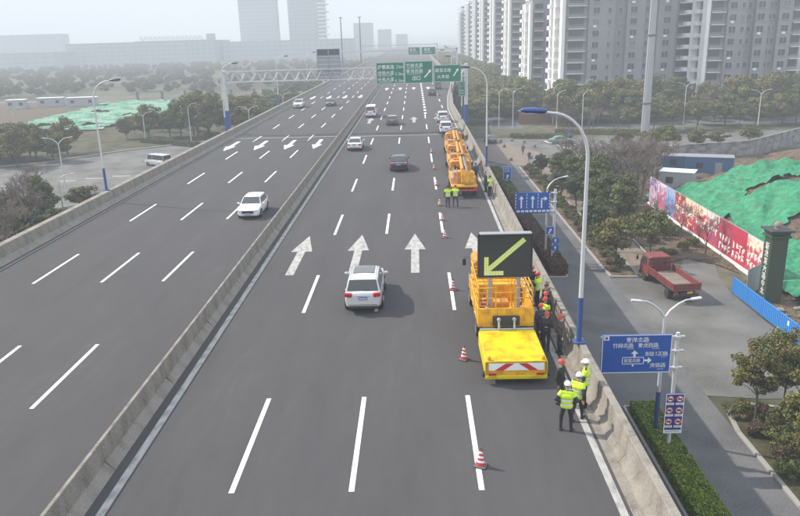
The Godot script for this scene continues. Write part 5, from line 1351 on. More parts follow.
	# farther gantries
	for e in [[-230.0, [[0.2, 3.5], [4.6, 4.2]], "green paired signs on the farther gantry", 6.8], [-420.0, [], "", 6.8]]:
		var q := thing("sign_gantry", "thin gantry far along the road behind the green signs" if e[0] > -300 else "farthest thin gantry fading in the haze", "gantry", V(0, 0, e[0]))
		s = Sh.new()
		s.box(V(-10.5, 9.6, 0), V(36, 0.5, 0.5)); part(q, "beam", s, mats.pole_white)
		for x in [-28.3, 13.3]:
			s = Sh.new(); s.box(V(x, 1.8, 0), V(0.5, 16.6, 0.5)); part(q, "column", s, mats.pole_white)
		s = Sh.new(); s.box(V(10.4, 9.6, 0), V(6.0, 0.5, 0.5)); part(q, "beam_end", s, mats.pole_white)
		for k in e[1]:
			g = thing("gantry_sign", e[2], "road sign", V(k[0], 9.3, e[0] + 0.35), 0.0, "paired green signs on the farther gantry")
			p = panel(g, "sign_panel", V(0, 0, 0), k[1], 2.2, mats.sign_green, mats.sign_white)
			s = Sh.new(); write(s, "新堂", V(-1.3, 0.8, 0.008), 0.8, 1.2); latin_bar(s, V(-1.3, -0.3, 0.008), 2.4, 0.3); part(p, "lettering", s, mats.sign_white, 0.0)

# ------------------------------------------------------------------ lamps
func deck_lamp(at: Vector3, side: float, label: String, head: Material, reach := 2.35) -> void:   # side: the way the arm points along x
	var t := thing("street_lamp", label, "street lamp", at)
	var s := Sh.new(); s.tube(V(0, 0, 0), V(0, 1.95, 0), 0.115, 0.105, 12); s.cbox(V(0, 0.04, 0), V(0.46, 0.08, 0.46), 0.02); part(t, "blue_foot", s, mats.pole_blue)
	s = Sh.new(); var pts := [V(0, 1.95, 0), V(0, 4.8, 0)]; var rad := [0.092, 0.08]
	for k in 11:
		var a := PI * 0.5 * k / 10.0
		pts.push_back(V(side * (1.0 - cos(a)) * 1.45, 7.55 + sin(a) * 1.72, 0)); rad.push_back(lerpf(0.07, 0.05, k / 10.0))
	pts.push_back(V(side * reach * 0.74, 9.33, 0)); rad.push_back(0.048)
	s.path(pts, rad, 12); part(t, "pole", s, mats.pole_white)
	s = Sh.new(); var rings := []
	for k in [[0.0, 0.05, 0.05], [0.12, 0.13, 0.09], [0.45, 0.20, 0.12], [0.8, 0.19, 0.11], [1.0, 0.12, 0.07], [1.06, 0.03, 0.02]]:
		rings.push_back(ring(V(side * (reach * 0.68 + k[0] * 0.92), 9.34 + k[0] * 0.06, 0), V(0, k[2], 0), V(0, 0, k[1]), 12))
	s.loft(rings); var h := part(t, "lamp_head", s, head)
	s = Sh.new(); s.ball(V(side * (reach * 0.68 + 0.55), 9.27, 0), V(0.34, 0.05, 0.15), 10, 6); part(h, "lens", s, mats.lamp_glass)

func street_lamp(at: Vector3, turn: float, H: float, double: bool, label: String, blue: bool, group := "", spread := 1.5) -> void:
	var t := thing("street_lamp", label, "street lamp", at, turn, group)
	var s := Sh.new()
	if blue:
		s.tube(V(0, 0, 0), V(0, 2.6, 0), 0.12, 0.11, 10); part(t, "blue_foot", s, mats.pole_blue); s = Sh.new()
	s.tube(V(0, 2.6 if blue else 0.0, 0), V(0, H - 1.0, 0), 0.1, 0.07, 10); part(t, "pole", s, mats.pole_white)
	for sd in [-1.0, 1.0] if double else [1.0]:
		s = Sh.new(); s.path([V(0, H - 1.02, 0), V(sd * 0.22, H - 0.65, 0), V(sd * 0.6, H - 0.32, 0), V(sd * spread * 0.75, H - 0.14, 0), V(sd * spread, H - 0.1, 0)], [0.06, 0.055, 0.05, 0.042, 0.04], 8); part(t, "arm", s, mats.pole_white)
		s = Sh.new(); s.cbox(V(sd * (spread + 0.18), H - 0.08, 0), V(0.5, 0.1, 0.2), 0.03, Basis(Vector3.BACK, sd * 0.12)); part(t, "lamp_head", s, mats.pole_white)

func build_lamps() -> void:
	deck_lamp(V(6.5, 1.0, -27.2), -1.0, "tall white lamp with blue foot and blue head standing on the parapet", mats.lamp_blue)
	deck_lamp(V(6.85, 1.0, -69.5), -1.0, "white lamp with blue foot on the parapet beside the lift trucks", mats.lamp_grey)
	deck_lamp(V(7.2, 1.0, -112.0), -1.0, "white lamp close behind the gantry column", mats.lamp_grey)
	for k in 3: deck_lamp(V(right_edge(-167.0 - 42 * k) + 0.45, 1.0, -167.0 - 42 * k), -1.0, ["slim lamp where the deck widens towards the exit ramp", "slim lamp on the widened deck short of the farther gantry", "slim lamp far beyond the farther gantry"][k], mats.lamp_grey)
	deck_lamp(V(-27.15, 1.05, -61.5), 1.0, "grey lamp with blue foot on the dark parapet above the minibus", mats.lamp_grey)
	deck_lamp(V(-27.15, 1.05, -103.5), 1.0, "grey lamp just short of the gantry's blue sleeve", mats.lamp_grey)
	for k in 2: deck_lamp(V(-27.15, 1.05, -146.0 - 42 * k), 1.0, "grey lamp on the dark parapet behind the lattice gantry" if k == 0 else "faint lamp on the dark parapet well beyond the gantry", mats.lamp_grey)
	street_lamp(V(11.72, GY, -32.15), 0.05, 7.5, true, "twin armed white lamp with blue foot behind the blue direction sign", true, "", 1.25)
	street_lamp(V(11.55, GY, -62.6), 0.25, 7.6, false, "single armed white lamp beside the lane arrow sign", false, "", 1.5)
	for e in [[65.5, -140, 8.6, 0.0, true], [55.0, -150, 9.6, 0.1, true], [21.6, -161, 8.5, 0.2, true], [18.6, -161.5, 8.6, 0.0, true], [34.2, -149.4, 8.6, 0.2, false], [41.5, -180, 9.0, 0.0, false], [29.5, -152, 8.5, 0.3, false], [31.2, -165, 9, 0, true]]:
		street_lamp(V(e[0], GY, e[1]), e[3], e[2], e[4], "slender white lamp standing among the trees past the crossing", false, "lamps past the crossing")
	for e in [[-48.0, -96.0, 8.2, 0.2, true], [-56.7, -150.8, 6.5, 0.2, true], [-47.3, -151.5, 8.0, 0.1, false], [-80.8, -145, 8.5, 0.0, false], [-32.0, -140.0, 8.0, 0.2, true], [-31.5, -175.0, 8.0, 0.2, true], [-43.0, -84.5, 5.2, 0.3, false]]:
		street_lamp(V(e[0], GY, e[1]), e[3], e[2], e[4], "slender lamp beside the cross street under the dark parapet", false, "lamps beside the cross street")
	# communications mast
	var t := thing("communications_mast", "thick grey tapered mast with dark collars rising in front of the apartments", "mast", V(45.4, GY, -144.0))
	var s := Sh.new(); s.tube(V(0, 0, 0), V(0, 32, 0), 0.82, 0.55, 16); part(t, "shaft", s, mats.galvanised)
	for y in [6.0, 18.7, 29.0]:
		s = Sh.new(); s.lathe([Vector2(0.85 - y * 0.008, y), Vector2(1.0 - y * 0.008, y + 0.05), Vector2(1.0 - y * 0.008, y + 0.3), Vector2(0.85 - y * 0.008, y + 0.35)], 16); part(t, "collar", s, mats.lamp_grey)
	s = Sh.new(); s.tube(V(-0.78, 0.5, 0.35), V(-0.52, 31, 0.35), 0.06, 0.05, 6); part(t, "ladder_rail", s, mats.pole_white)
	for e in [[-38.3, -400.0, 31.0], [-28.3, -400.0, 31.0]]:
		t = thing("lighting_mast", "thin tall mast far off beside the expressway", "mast", V(e[0], GY, e[1]), 0.0, "thin masts in the haze")
		s = Sh.new(); s.tube(V(0, 0, 0), V(0, e[2], 0), 0.45, 0.25, 8); part(t, "shaft", s, mats.lamp_grey)
		s = Sh.new(); s.box(V(0, e[2], 0), V(1.6, 0.4, 0.6)); part(t, "head", s, mats.lamp_grey)

# ------------------------------------------------------------------ plants
# a crown of leaf-sized faces gathered in clumps; the clumps sit on the ends of limbs
func leaf_mesh(pos: PackedVector3Array, dirs: PackedVector3Array, size: float, cols: PackedColorArray) -> ArrayMesh:
	var n := pos.size()
	var vv := PackedVector3Array(); vv.resize(n * 6); var nn := PackedVector3Array(); nn.resize(n * 6); var cc := PackedColorArray(); cc.resize(n * 6)
	for i in n:
		var d := dirs[i]
		var t := d.cross(Vector3(rng.randf() - 0.5, rng.randf() - 0.5, rng.randf() - 0.5)).normalized(); var b := d.cross(t)
		var L := size * rng.randf_range(0.55, 1.5)
		var a := pos[i] - t * L; var e := pos[i] + t * L; var l := pos[i] + b * L * 0.55 + d * L * 0.2; var r := pos[i] - b * L * 0.55 + d * L * 0.2
		var n1 := (l - a).cross(e - a).normalized(); var n2 := (e - a).cross(r - a).normalized()
		if n1.dot(d) < 0: n1 = -n1
		if n2.dot(d) < 0: n2 = -n2
		var k := i * 6
		vv[k] = a; vv[k + 1] = l; vv[k + 2] = e; vv[k + 3] = a; vv[k + 4] = e; vv[k + 5] = r
		for j in 3:
			nn[k + j] = n1; nn[k + 3 + j] = n2
		for j in 6: cc[k + j] = cols[i]
	var m := []; m.resize(Mesh.ARRAY_MAX)
	m[Mesh.ARRAY_VERTEX] = vv; m[Mesh.ARRAY_NORMAL] = nn; m[Mesh.ARRAY_COLOR] = cc
	var am := ArrayMesh.new(); am.add_surface_from_arrays(Mesh.PRIMITIVE_TRIANGLES, m)
	return am

# o: h height, r crown radius, base crown foot, n leaves, size leaf half length, clumps, cols palette
func make_tree(o: Dictionary, sd: int) -> Array:
	rng.seed = sd
	var h: float = o.h; var r: float = o.r; var foot: float = o.base
	var wood := Sh.new(); var tips := []
	var top := h * 0.78
	var bend := V(rng.randf_range(-0.05, 0.05), 0, rng.randf_range(-0.05, 0.05)) * h
	var tr: float = o.get("trunk", 0.03) * h * 0.6
	wood.path([V(0, -0.1, 0), V(0, foot * 0.6, 0) + bend * 0.3, V(0, lerpf(foot, top, 0.5), 0) + bend * 0.7, V(0, top, 0) + bend], [tr * 1.25, tr, tr * 0.6, tr * 0.2], 8)
	var nc: int = o.clumps
	var mid := (h + foot) * 0.5; var hh := (h - foot) * 0.5
	for i in nc:
		var u := Vector3(rng.randfn(), rng.randfn(), rng.randfn()).normalized() * pow(rng.randf_range(0.15, 1.0), 0.45)
		var k: float = 1.0 + 0.24 * sin(u.x * 5.0 + sd) * cos(u.z * 4.0 + sd * 1.7)
		var cpos := V(u.x * r * 0.84 * k, mid + u.y * hh * 0.84 * (1.05 if u.y > 0 else 0.85), u.z * r * 0.84 * k)
		var cone_shape: float = o.get("cone", 0.0)
		if cone_shape > 0: 
			var q := lerpf(1.0, 0.25, clampf((cpos.y - foot) / (h - foot), 0, 1) * cone_shape); cpos.x *= q; cpos.z *= q
		tips.push_back(cpos)
		if i % 2 == 0:
			var y0 := clampf(cpos.y - r * 0.5, foot * 0.8, top * 0.96)
			var st := V(0, y0, 0) + bend * (y0 / top)
			wood.path([st, st.lerp(cpos, 0.5) + V(0, 0.1, 0), cpos], [tr * 0.42, tr * 0.26, tr * 0.08], 5, false)
	var n: int = o.n
	var pos := PackedVector3Array(); var dirs := PackedVector3Array(); var cols := PackedColorArray()
	var pal: Array = o.cols
	var cr: float = o.get("cr", r * 0.30)
	for i in nc:
		var tone: Color = (pal[rng.randi() % pal.size()] as Color).lerp(pal[rng.randi() % pal.size()], rng.randf())
		var rad := cr * rng.randf_range(0.6, 1.3)
		for j in n / nc:
			var d := Vector3(rng.randfn(), rng.randfn() * 0.75, rng.randfn()).normalized()
			var p: Vector3 = tips[i] + d * rad * pow(rng.randf(), 0.4) * V(1, 0.75, 1)
			pos.push_back(p); dirs.push_back((d + Vector3(rng.randfn(), rng.randfn() + 0.6, rng.randfn()) * 0.55).normalized())
			var v := rng.randf_range(0.65, 1.4)
			cols.push_back(Color(tone.r * v, tone.g * v, tone.b * v))
	return [wood.mesh(60.0), leaf_mesh(pos, dirs, o.size, cols) if n > 0 else null]

func make_bare(h: float, sd: int, col: Color) -> Array:
	rng.seed = sd
	var wood := Sh.new(); var fine := Sh.new(); fine.tinted = true; fine.col = col
	var q := [[V(0, -0.1, 0), Vector3.UP, h * 0.34, h * 0.016, 0]]
	while q.size():
		var b: Array = q.pop_front()
		var end: Vector3 = b[0] + b[1] * b[2]
		var s := wood if b[4] < 2 else fine
		s.path([b[0], end], [b[3], b[3] * 0.62], 6 if b[4] < 2 else 3, false)
		if b[4] >= 5: continue
		var n := 4 if b[4] < 2 else 3
		for i in n:
			var side := Vector3(rng.randfn(), rng.randfn() * 0.5, rng.randfn()).normalized()
			var d: Vector3 = (b[1] + side * rng.randf_range(0.45, 0.85) + Vector3.UP * 0.12).normalized()
			q.push_back([(b[0] as Vector3).lerp(end, rng.randf_range(0.55, 1.0)), d, b[2] * rng.randf_range(0.55, 0.78), maxf(b[3] * 0.55, 0.018), b[4] + 1])
	return [wood.mesh(60.0), fine.mesh(0.0)]

var tree_kinds := {}
func tree(kind: String, x: float, z: float, s: float, label: String, group: String, y := GY, squash := 1.0) -> void:
	var d: Dictionary = tree_kinds[kind]
	var i: int = d.i; d.i += 1
	var pick: Array = d.v[i % d.v.size()]
	var says: Array = d.get("says", [])
	if group and says.size(): label = label.replace(" tree", " %s tree" % says[i % says.size()]) if label.contains(" tree") else label.replace(" shrub", " %s shrub" % says[i % says.size()])
	var t := thing(d.name, label, "tree" if not d.get("cat") else d.cat, V(x, y, z), fmod(x * 3.7 + z * 1.3, TAU), group)
	put(t, "trunk", pick[0], mats.bark)
	if pick[1]: put(t, "crown" if d.name != "bare_tree" else "twigs", pick[1], mats.leaf if d.name != "bare_tree" else mats.twig)
	t.scale = V(s, s * squash, s)

# a hedge: leaf faces through the outer skin of a block, twigs and soil-dark core inside
func hedge(at: Vector3, size: Vector3, turn: float, n: int, leaf: float, cols: Array, called: String, label: String, category := "hedge", group := "") -> void:
	rng.seed = int(absf(at.x * 31 + at.z * 17)) + n
	var t := thing(called, label, category, at, turn, group)
	var c := Sh.new()
	for k in int(size.z * 5.0):
		var b := V(rng.randf_range(-0.35, 0.35) * size.x, 0, rng.randf_range(-0.48, 0.48) * size.z)
		c.path([b, b + V(rng.randf_range(-0.12, 0.12), size.y * 0.5, rng.randf_range(-0.12, 0.12)), b + V(rng.randf_range(-0.25, 0.25), size.y * 0.9, rng.randf_range(-0.25, 0.25))], [0.02, 0.015, 0.006], 4, false)
	meta(part(t, "stems", c, mats.bark), "", "", "", "stuff")
	var pos := PackedVector3Array(); var dirs := PackedVector3Array(); var cc := PackedColorArray()
	var nz := FastNoiseLite.new(); nz.frequency = 0.5; nz.seed = 5
	var area := [size.x * size.z, size.y * size.z, size.y * size.z, size.x * size.y, size.x * size.y]
	var tot := 0.0
	for a in area: tot += a
	for i in n:
		var f := rng.randf() * tot; var k := 0
		while f > area[k]: f -= area[k]; k += 1
		var u := rng.randf_range(-0.5, 0.5); var v := rng.randf()
		var p: Vector3; var d: Vector3
		match k:
			0: p = V(u * size.x, size.y, (v - 0.5) * size.z); d = Vector3.UP
			1: p = V(size.x * 0.5, v * size.y, u * size.z); d = Vector3.RIGHT
			2: p = V(-size.x * 0.5, v * size.y, u * size.z); d = Vector3.LEFT
			3: p = V(u * size.x, v * size.y, size.z * 0.5); d = Vector3.BACK
			_: p = V(u * size.x, v * size.y, -size.z * 0.5); d = Vector3.FORWARD
		p += d * (nz.get_noise_3dv(p * 3.0 + at) * 0.12 - rng.randf() * rng.randf() * 0.3)
		pos.push_back(p); dirs.push_back((d + Vector3(rng.randfn(), rng.randfn() + 0.3, rng.randfn()) * 0.6).normalized())
		var tone: Color = (cols[rng.randi() % cols.size()] as Color) * rng.randf_range(0.75, 1.2); tone.a = 1.0
		cc.push_back(tone)
	put(t, "foliage", leaf_mesh(pos, dirs, leaf, cc), mats.leaf)

func build_plants() -> void:
	var olive := [Color(0.07, 0.082, 0.018), Color(0.11, 0.115, 0.025), Color(0.17, 0.16, 0.04), Color(0.13, 0.095, 0.035)]
	var deep := [Color(0.04, 0.055, 0.017), Color(0.065, 0.082, 0.022), Color(0.10, 0.108, 0.03)]
	var mid := [Color(0.07, 0.095, 0.02), Color(0.105, 0.13, 0.03), Color(0.155, 0.165, 0.04)]
	var dry := [Color(0.13, 0.115, 0.03), Color(0.18, 0.155, 0.04), Color(0.10, 0.105, 0.03), Color(0.16, 0.12, 0.055)]
	tree_kinds = {
		"near": {"i": 0, "name": "camphor_tree", "v": [make_tree({"h": 5.0, "r": 1.5, "base": 1.7, "n": 9500, "size": 0.07, "clumps": 46, "cols": olive, "cr": 0.42, "trunk": 0.02}, 11), make_tree({"h": 5.3, "r": 1.7, "base": 1.5, "n": 11000, "size": 0.07, "clumps": 54, "cols": mid + olive, "cr": 0.45, "trunk": 0.02}, 12)]},
		"olive": {"says": ["yellowish", "greener"], "i": 0, "name": "camphor_tree", "v": [make_tree({"h": 5.0, "r": 2.2, "base": 1.5, "n": 6000, "size": 0.12, "clumps": 44, "cols": olive, "cr": 0.62, "trunk": 0.022}, 21), make_tree({"h": 5.0, "r": 2.3, "base": 1.3, "n": 6500, "size": 0.12, "clumps": 46, "cols": mid + olive, "cr": 0.62, "trunk": 0.022}, 22)]},
		"deep": {"says": ["blunt topped", "pointed"], "i": 0, "name": "evergreen_tree", "v": [make_tree({"h": 6.0, "r": 2.3, "base": 0.8, "n": 7000, "size": 0.13, "clumps": 52, "cols": deep, "cr": 0.6}, 31), make_tree({"h": 6.4, "r": 2.4, "base": 0.7, "n": 7000, "size": 0.13, "clumps": 52, "cols": deep + mid, "cr": 0.62, "cone": 0.6}, 32)]},
		"broad": {"says": ["mixed green", "dry yellowish", "dense dark"], "i": 0, "name": "broadleaf_tree", "v": [make_tree({"h": 8.0, "r": 3.6, "base": 1.4, "n": 7500, "size": 0.2, "clumps": 60, "cols": mid + dry, "cr": 0.95}, 41), make_tree({"h": 8.0, "r": 3.8, "base": 1.2, "n": 7500, "size": 0.2, "clumps": 56, "cols": dry, "cr": 1.0}, 42), make_tree({"h": 8.2, "r": 3.4, "base": 1.0, "n": 7500, "size": 0.2, "clumps": 60, "cols": deep + mid, "cr": 0.9}, 43)]},
		"bare": {"says": ["brown twigged", "pale twigged", "dark twigged"], "i": 0, "name": "bare_tree", "v": [make_bare(7.5, 51, Color(0.16, 0.125, 0.11)), make_bare(7.5, 52, Color(0.19, 0.15, 0.135)), make_bare(7.0, 53, Color(0.15, 0.11, 0.10))]},
		"shrub": {"says": ["olive", "green", "reddish"], "i": 0, "name": "shrub", "cat": "shrub", "v": [make_tree({"h": 1.3, "r": 0.85, "base": 0.1, "n": 2400, "size": 0.06, "clumps": 22, "cols": olive, "cr": 0.28}, 61), make_tree({"h": 1.2, "r": 0.9, "base": 0.1, "n": 2400, "size": 0.07, "clumps": 20, "cols": mid, "cr": 0.3}, 62), make_tree({"h": 1.0, "r": 0.8, "base": 0.05, "n": 1800, "size": 0.07, "clumps": 18, "cols": [Color(0.10, 0.05, 0.04), Color(0.12, 0.075, 0.05), Color(0.08, 0.075, 0.04)], "cr": 0.28}, 63)]},
	}
	# corner by the yard
	tree("near", 17.05, -33.0, 1.0, "young olive green tree on the planted corner, nearest the kerb", "")
	tree("near", 18.9, -34.0, 1.0, "leafy tree behind the kerbside one on the planted corner", "")
	tree("near", 17.7, -29.4, 1.05, "young tree with dense crown farther along the planted corner", "")
	tree("near", 20.6, -32.6, 1.02, "tree at the back of the planted corner beside the blue fence", "")
	tree("shrub", 16.75, -33.9, 0.95, "round clipped shrub at the tip of the planted corner", "")
	for e in [[17.4, -31.2], [16.9, -30.0], [17.6, -27.8], [18.4, -31.8], [18.8, -29.2], [17.0, -26.6], [19.6, -30.4], [19.3, -33.0], [18.3, -26.0], [20.5, -29.0], [16.8, -32.2], [17.8, -32.6], [16.7, -28.6], [17.3, -25.2], [18.0, -30.5], [18.9, -27.5], [19.9, -31.8], [16.8, -24.0], [18.6, -33.6], [17.9, -34.1]]: tree("shrub", e[0], e[1], 0.75, "low shrub under the young trees of the planted corner", "shrubs of the planted corner")
	# verges by the yard mouth
	tree("olive", 17.1, -59.8, 0.98, "small olive tree at the verge tip by the yard mouth", "")
	tree("olive", 21.3, -63.4, 0.92, "spreading olive tree behind the red truck", "", GY, 0.98)
	for e in [[17.5, -68.5, 0.85], [21.2, -72.5, 0.95], [21.6, -78.0, 0.98], [19.3, -75.0, 0.8], [22.3, -81.0, 0.95], [21.2, -86.5, 0.85], [18.9, -83.5, 0.85], [20.8, -99.5, 0.72], [22.6, -96.0, 0.7], [20.0, -92.0, 0.75]]:
		tree("deep", e[0], e[1], e[2], "dark evergreen tree in the verge beside the service road", "evergreens of the verge")
	for e in [[19.6, -79.0, 0.8], [21.2, -83.5, 0.95], [18.0, -88.5, 0.7], [19.2, -97.0, 0.7], [21.8, -103.0, 0.7], [22.4, -92.5, 0.9], [18.2, -104.0, 0.6], [22.6, -87.5, 0.9]]:
		tree("deep", e[0], e[1], e[2], "dark evergreen tree deeper in the planting towards the hoarding", "evergreens towards the hoarding")
	for k in 16: tree("bare", 22.5 + fmod(k * 3.17, 12.5), -89.0 - fmod(k * 4.3, 19.0), 0.85 + fmod(k * 0.31, 0.4), "leafless brown tree in the thicket before the site wall", "leafless thicket before the site wall")
	for e in [[25.0, -86.0, 1.0], [27.0, -92.0, 1.0], [29.5, -95.5, 1.05], [24.0, -98.0, 0.95], [30.5, -102.0, 1.0], [26.5, -104.0, 1.0], [33.0, -98.5, 0.9], [22.0, -90.0, 0.8], [28.0, -88.0, 0.9]]:
		tree("bare", e[0], e[1], e[2], "leafless brown tree behind the verge", "leafless trees behind the verge")
	for e in [[25.8, -68.5, 0.62], [26.2, -63.2, 0.66], [25.4, -73.5, 0.6]]: tree("bare", e[0], e[1], e[2], "thin leafless sapling in front of the printed hoarding", "saplings in front of the hoarding")
	rng.seed = 404
	for k in 46:
		var zz := -58.6 - k * 1.12
		tree("shrub", 16.6 + fmod(k * 0.77, 1.3), zz, rng_between(k, 0.5, 0.85), "low mixed shrub in the kerbside verge", "shrubs of the kerbside verge")
	for k in 34: tree("shrub", 21.9 + fmod(k * 1.37, 4.6), -62.0 - k * 1.3, rng_between(k + 90, 0.5, 1.0), "low shrub on the bare earth before the hoarding", "shrubs before the hoarding")
	# hedges of the service road
	var grn := [Color(0.075, 0.12, 0.008), Color(0.125, 0.185, 0.012), Color(0.20, 0.25, 0.02)]
	hedge(V(11.87, GY + 0.05, -26.0), V(1.35, 0.62, 17.6), 0.0, 42000, 0.05, grn, "clipped_hedge", "bright green clipped hedge around the direction sign's post")
	var red := [Color(0.075, 0.026, 0.02), Color(0.115, 0.045, 0.032), Color(0.075, 0.05, 0.028)]
	hedge(V(11.75, GY + 0.05, -72.0), V(1.5, 0.95, 28.0), 0.012, 40000, 0.07, red, "clipped_hedge", "dark red clipped hedge below the lane arrow sign")
	hedge(V(11.95, GY + 0.05, -97.5), V(1.5, 0.8, 20.0), 0.01, 14000, 0.09, mid, "clipped_hedge", "dull green hedge at the crossing end of the strip")
	hedge(V(24.8, GY + 0.05, -143.0), V(2.2, 0.8, 12.0), 1.3, 5000, 0.12, olive, "clipped_hedge", "low hedge on the island beyond the crossing")
	hedge(V(37.5, GY + 0.05, -147.0), V(2.4, 0.9, 18.0), 1.35, 6000, 0.12, olive, "clipped_hedge", "hedge along the cross street opposite the mast")
	# belt in front of the apartments
	rng.seed = 500
	var lab := "bushy tree in the belt below the apartment towers"
	for e in [[37, -166, 1.0], [41.5, -172, 1.1], [46, -165, 1.0], [50.5, -170, 1.1], [55, -166, 0.80], [59.5, -172, 0.90], [64, -165, 0.78], [69, -170, 0.82], [73.5, -164, 0.74], [78, -171, 0.80], [83, -165, 0.74], [88, -171, 0.8], [93, -166, 0.72], [98, -172, 0.78], [66.5, -157, 0.85], [72, -154, 0.8], [77.5, -155, 0.85], [83, -152, 0.8], [88, -156, 0.85], [61, -158, 0.8], [33, -172, 0.85], [44, -181, 1.05], [53, -184, 1.05], [62, -183, 0.95], [73, -184, 0.95], [85, -184, 0.95], [96, -184, 0.95], [36, -184, 1.05]]:
		tree("broad", e[0], e[1], e[2], lab, "tree belt below the apartments")
	for k in 40: tree("broad", 35.0 + fmod(k * 7.9, 72.0), -164.0 - fmod(k * 5.3, 24.0), 0.85 + fmod(k * 0.37, 0.45), "bushy tree deeper in the belt below the towers", "trees deeper in the belt")
	for e in [[34.5, -168, 1.15], [38.5, -163, 1.0], [42.5, -168, 1.2], [47.5, -172, 1.2], [50.0, -163.5, 1.0], [31.5, -163, 0.95], [36.0, -175, 1.25]]: tree("broad", e[0], e[1], e[2], "tall bushy tree beside the communications mast", "tall trees beside the mast")
	for k in 14: tree("olive", 44.0 + k * 4.6, -150.0 - k * 1.0 + fmod(k * 2.3, 4.0), 1.05 + fmod(k * 0.3, 0.35), "yellow green kerbside tree along the boulevard", "kerbside trees of the boulevard")
	for k in 10: tree("bare", 30.0 + k * 1.7, -152.0 - fmod(k * 3.1, 10.0), 0.8, "thin leafless tree beside the boulevard's mouth", "leafless trees at the boulevard")
	for e in [[38.0, -118, 0.62], [42.0, -121, 0.66], [46.5, -119.5, 0.6], [34.5, -121.5, 0.55], [51, -122.5, 0.5], [57.5, -125.5, 0.55]]: tree("olive", e[0], e[1], e[2] * 1.5, "rounded yellow green tree behind the grey site wall", "trees behind the site wall")
	# roadside wood running into the haze, trunks no longer told apart
	wood_mass("roadside_wood", "woodland belt running into the haze between deck and apartments", [[15.5, -168], [34, -190], [36, -700], [17, -700]], 420, 8.2, 600)
	# left side
	for e in [[-58.0, -156.5, 0.98, "lone rounded tree before the pale netted field"], [-63.5, -158, 0.62, "small tree left of the rounded one before the netted field"]]: tree("broad", e[0], e[1], e[2], (e[3] as String).replace(" left of", " beside"), "")
	for e in [[-51.5, -158, 1.1], [-48.0, -159, 1.28], [-45.0, -157, 1.1], [-42.0, -160, 1.05], [-38.5, -158, 1.1], [-35.0, -161, 1.0], [-54.5, -160, 0.8], [-60.5, -161, 0.55], [-49.8, -162, 1.15], [-46.5, -163, 1.2], [-40.5, -164, 1.1], [-37.0, -166, 1.1], [-33.5, -157, 0.85]]: tree("broad", e[0], e[1], e[2], "broad tree on the bank across the street by the parapet", "trees on the bank")
	for e in [[-66, -129, 0.85], [-70, -131, 0.9], [-74.5, -128, 0.88], [-79, -124, 0.85], [-84, -127, 0.9], [-88, -121, 0.9], [-70.5, -136, 0.85], [-77, -136, 0.9], [-84, -134, 0.9], [-92, -130, 0.95], [-95, -120, 0.9]]: tree("deep", e[0], e[1], e[2] * 1.15, "dark tree in the clump across the cross street", "dark clump across the cross street")
	for e in [[-40.4, -84.6, 0.92, 0.85], [-36.6, -83.0, 0.6, 0.8]]: tree("olive", e[0], e[1], e[2], "yellow green rounded tree just beyond the dark parapet", "rounded trees beyond the parapet", GY, e[3])
	for e in [[-43.0, -80.0, 1.0], [-42.0, -73.0, 0.95], [-46.0, -76.0, 0.95], [-44.5, -69.5, 0.85], [-36.5, -64.5, 0.62]]: tree("deep", e[0], e[1], e[2] * 0.95, "dark evergreen tree below the dark parapet", "evergreens below the parapet")
	for e in [[-41.0, -73.0, 1.05], [-44.5, -79.0, 1.15], [-39.5, -67.5, 0.95], [-46.5, -83.0, 1.2], [-43.0, -76.0, 1.15], [-37.0, -62.0, 0.85], [-42.0, -70.0, 1.05]]: tree("bare", e[0], e[1], e[2], "leafless grey tree below the dark parapet", "leafless trees below the parapet")
	for k in 18: tree(["deep", "olive"][k % 2], -35.0 - fmod(k * 5.7, 22.0), -55.0 - fmod(k * 7.1, 20.0), 0.7 + fmod(k * 0.23, 0.25), "bushy tree in the thicket under the parapet", "thicket under the parapet")
	for k in 12: tree("bare", -40.0 - fmod(k * 5.1, 16.0), -58.0 - fmod(k * 6.3, 20.0), 0.95 + fmod(k * 0.29, 0.3), "leafless tree rising out of the dark thicket", "leafless trees of the thicket")
	for k in 16: tree("broad", -64.0 - fmod(k * 6.7, 42.0), -128.0 - fmod(k * 4.1, 14.0) + (k % 4) * 2.0, 0.68 + fmod(k * 0.21, 0.25), "grey green tree of the wood across the street", "wood across the street")
	for k in 12: tree("olive", -33.0 - k * 2.9, -166.0 - fmod(k * 3.3, 9.0), 0.9, "small tree behind the broad ones on the bank", "small trees of the bank")
	hedge(V(-50.5, GY, -147.3), V(1.6, 1.0, 17.0), 1.0, 5000, 0.12, deep, "clipped_hedge", "dark hedge along the kerb of the bank across the street")
	hedge(V(-38.0, GY, -155.5), V(1.6, 1.0, 16.0), 1.35, 5000, 0.12, deep, "clipped_hedge", "dark hedge along the bank close to the parapet")
	for k in 22: tree("shrub", -30.5 - fmod(k * 2.3, 9.0), -46.0 - k * 2.1, 1.1 + fmod(k * 0.37, 0.7), "rounded shrub at the foot of the dark parapet", "shrubs at the foot of the parapet")
	wood_mass("hillside_wood", "hazy scrub and woodland beyond the netted field", [[-380, -320], [-48, -300], [-50, -720], [-520, -720]], 1300, 4.6, 700)
	wood_mass("roadside_wood", "trees lining the far side of the dark parapet into the haze", [[-32, -172], [-44, -180], [-56, -300], [-40, -700], [-30, -700]], 170, 5.0, 800)

func rng_between(k: int, a: float, b: float) -> float: return lerpf(a, b, fposmod(sin(k * 12.9898) * 43758.5453, 1.0))

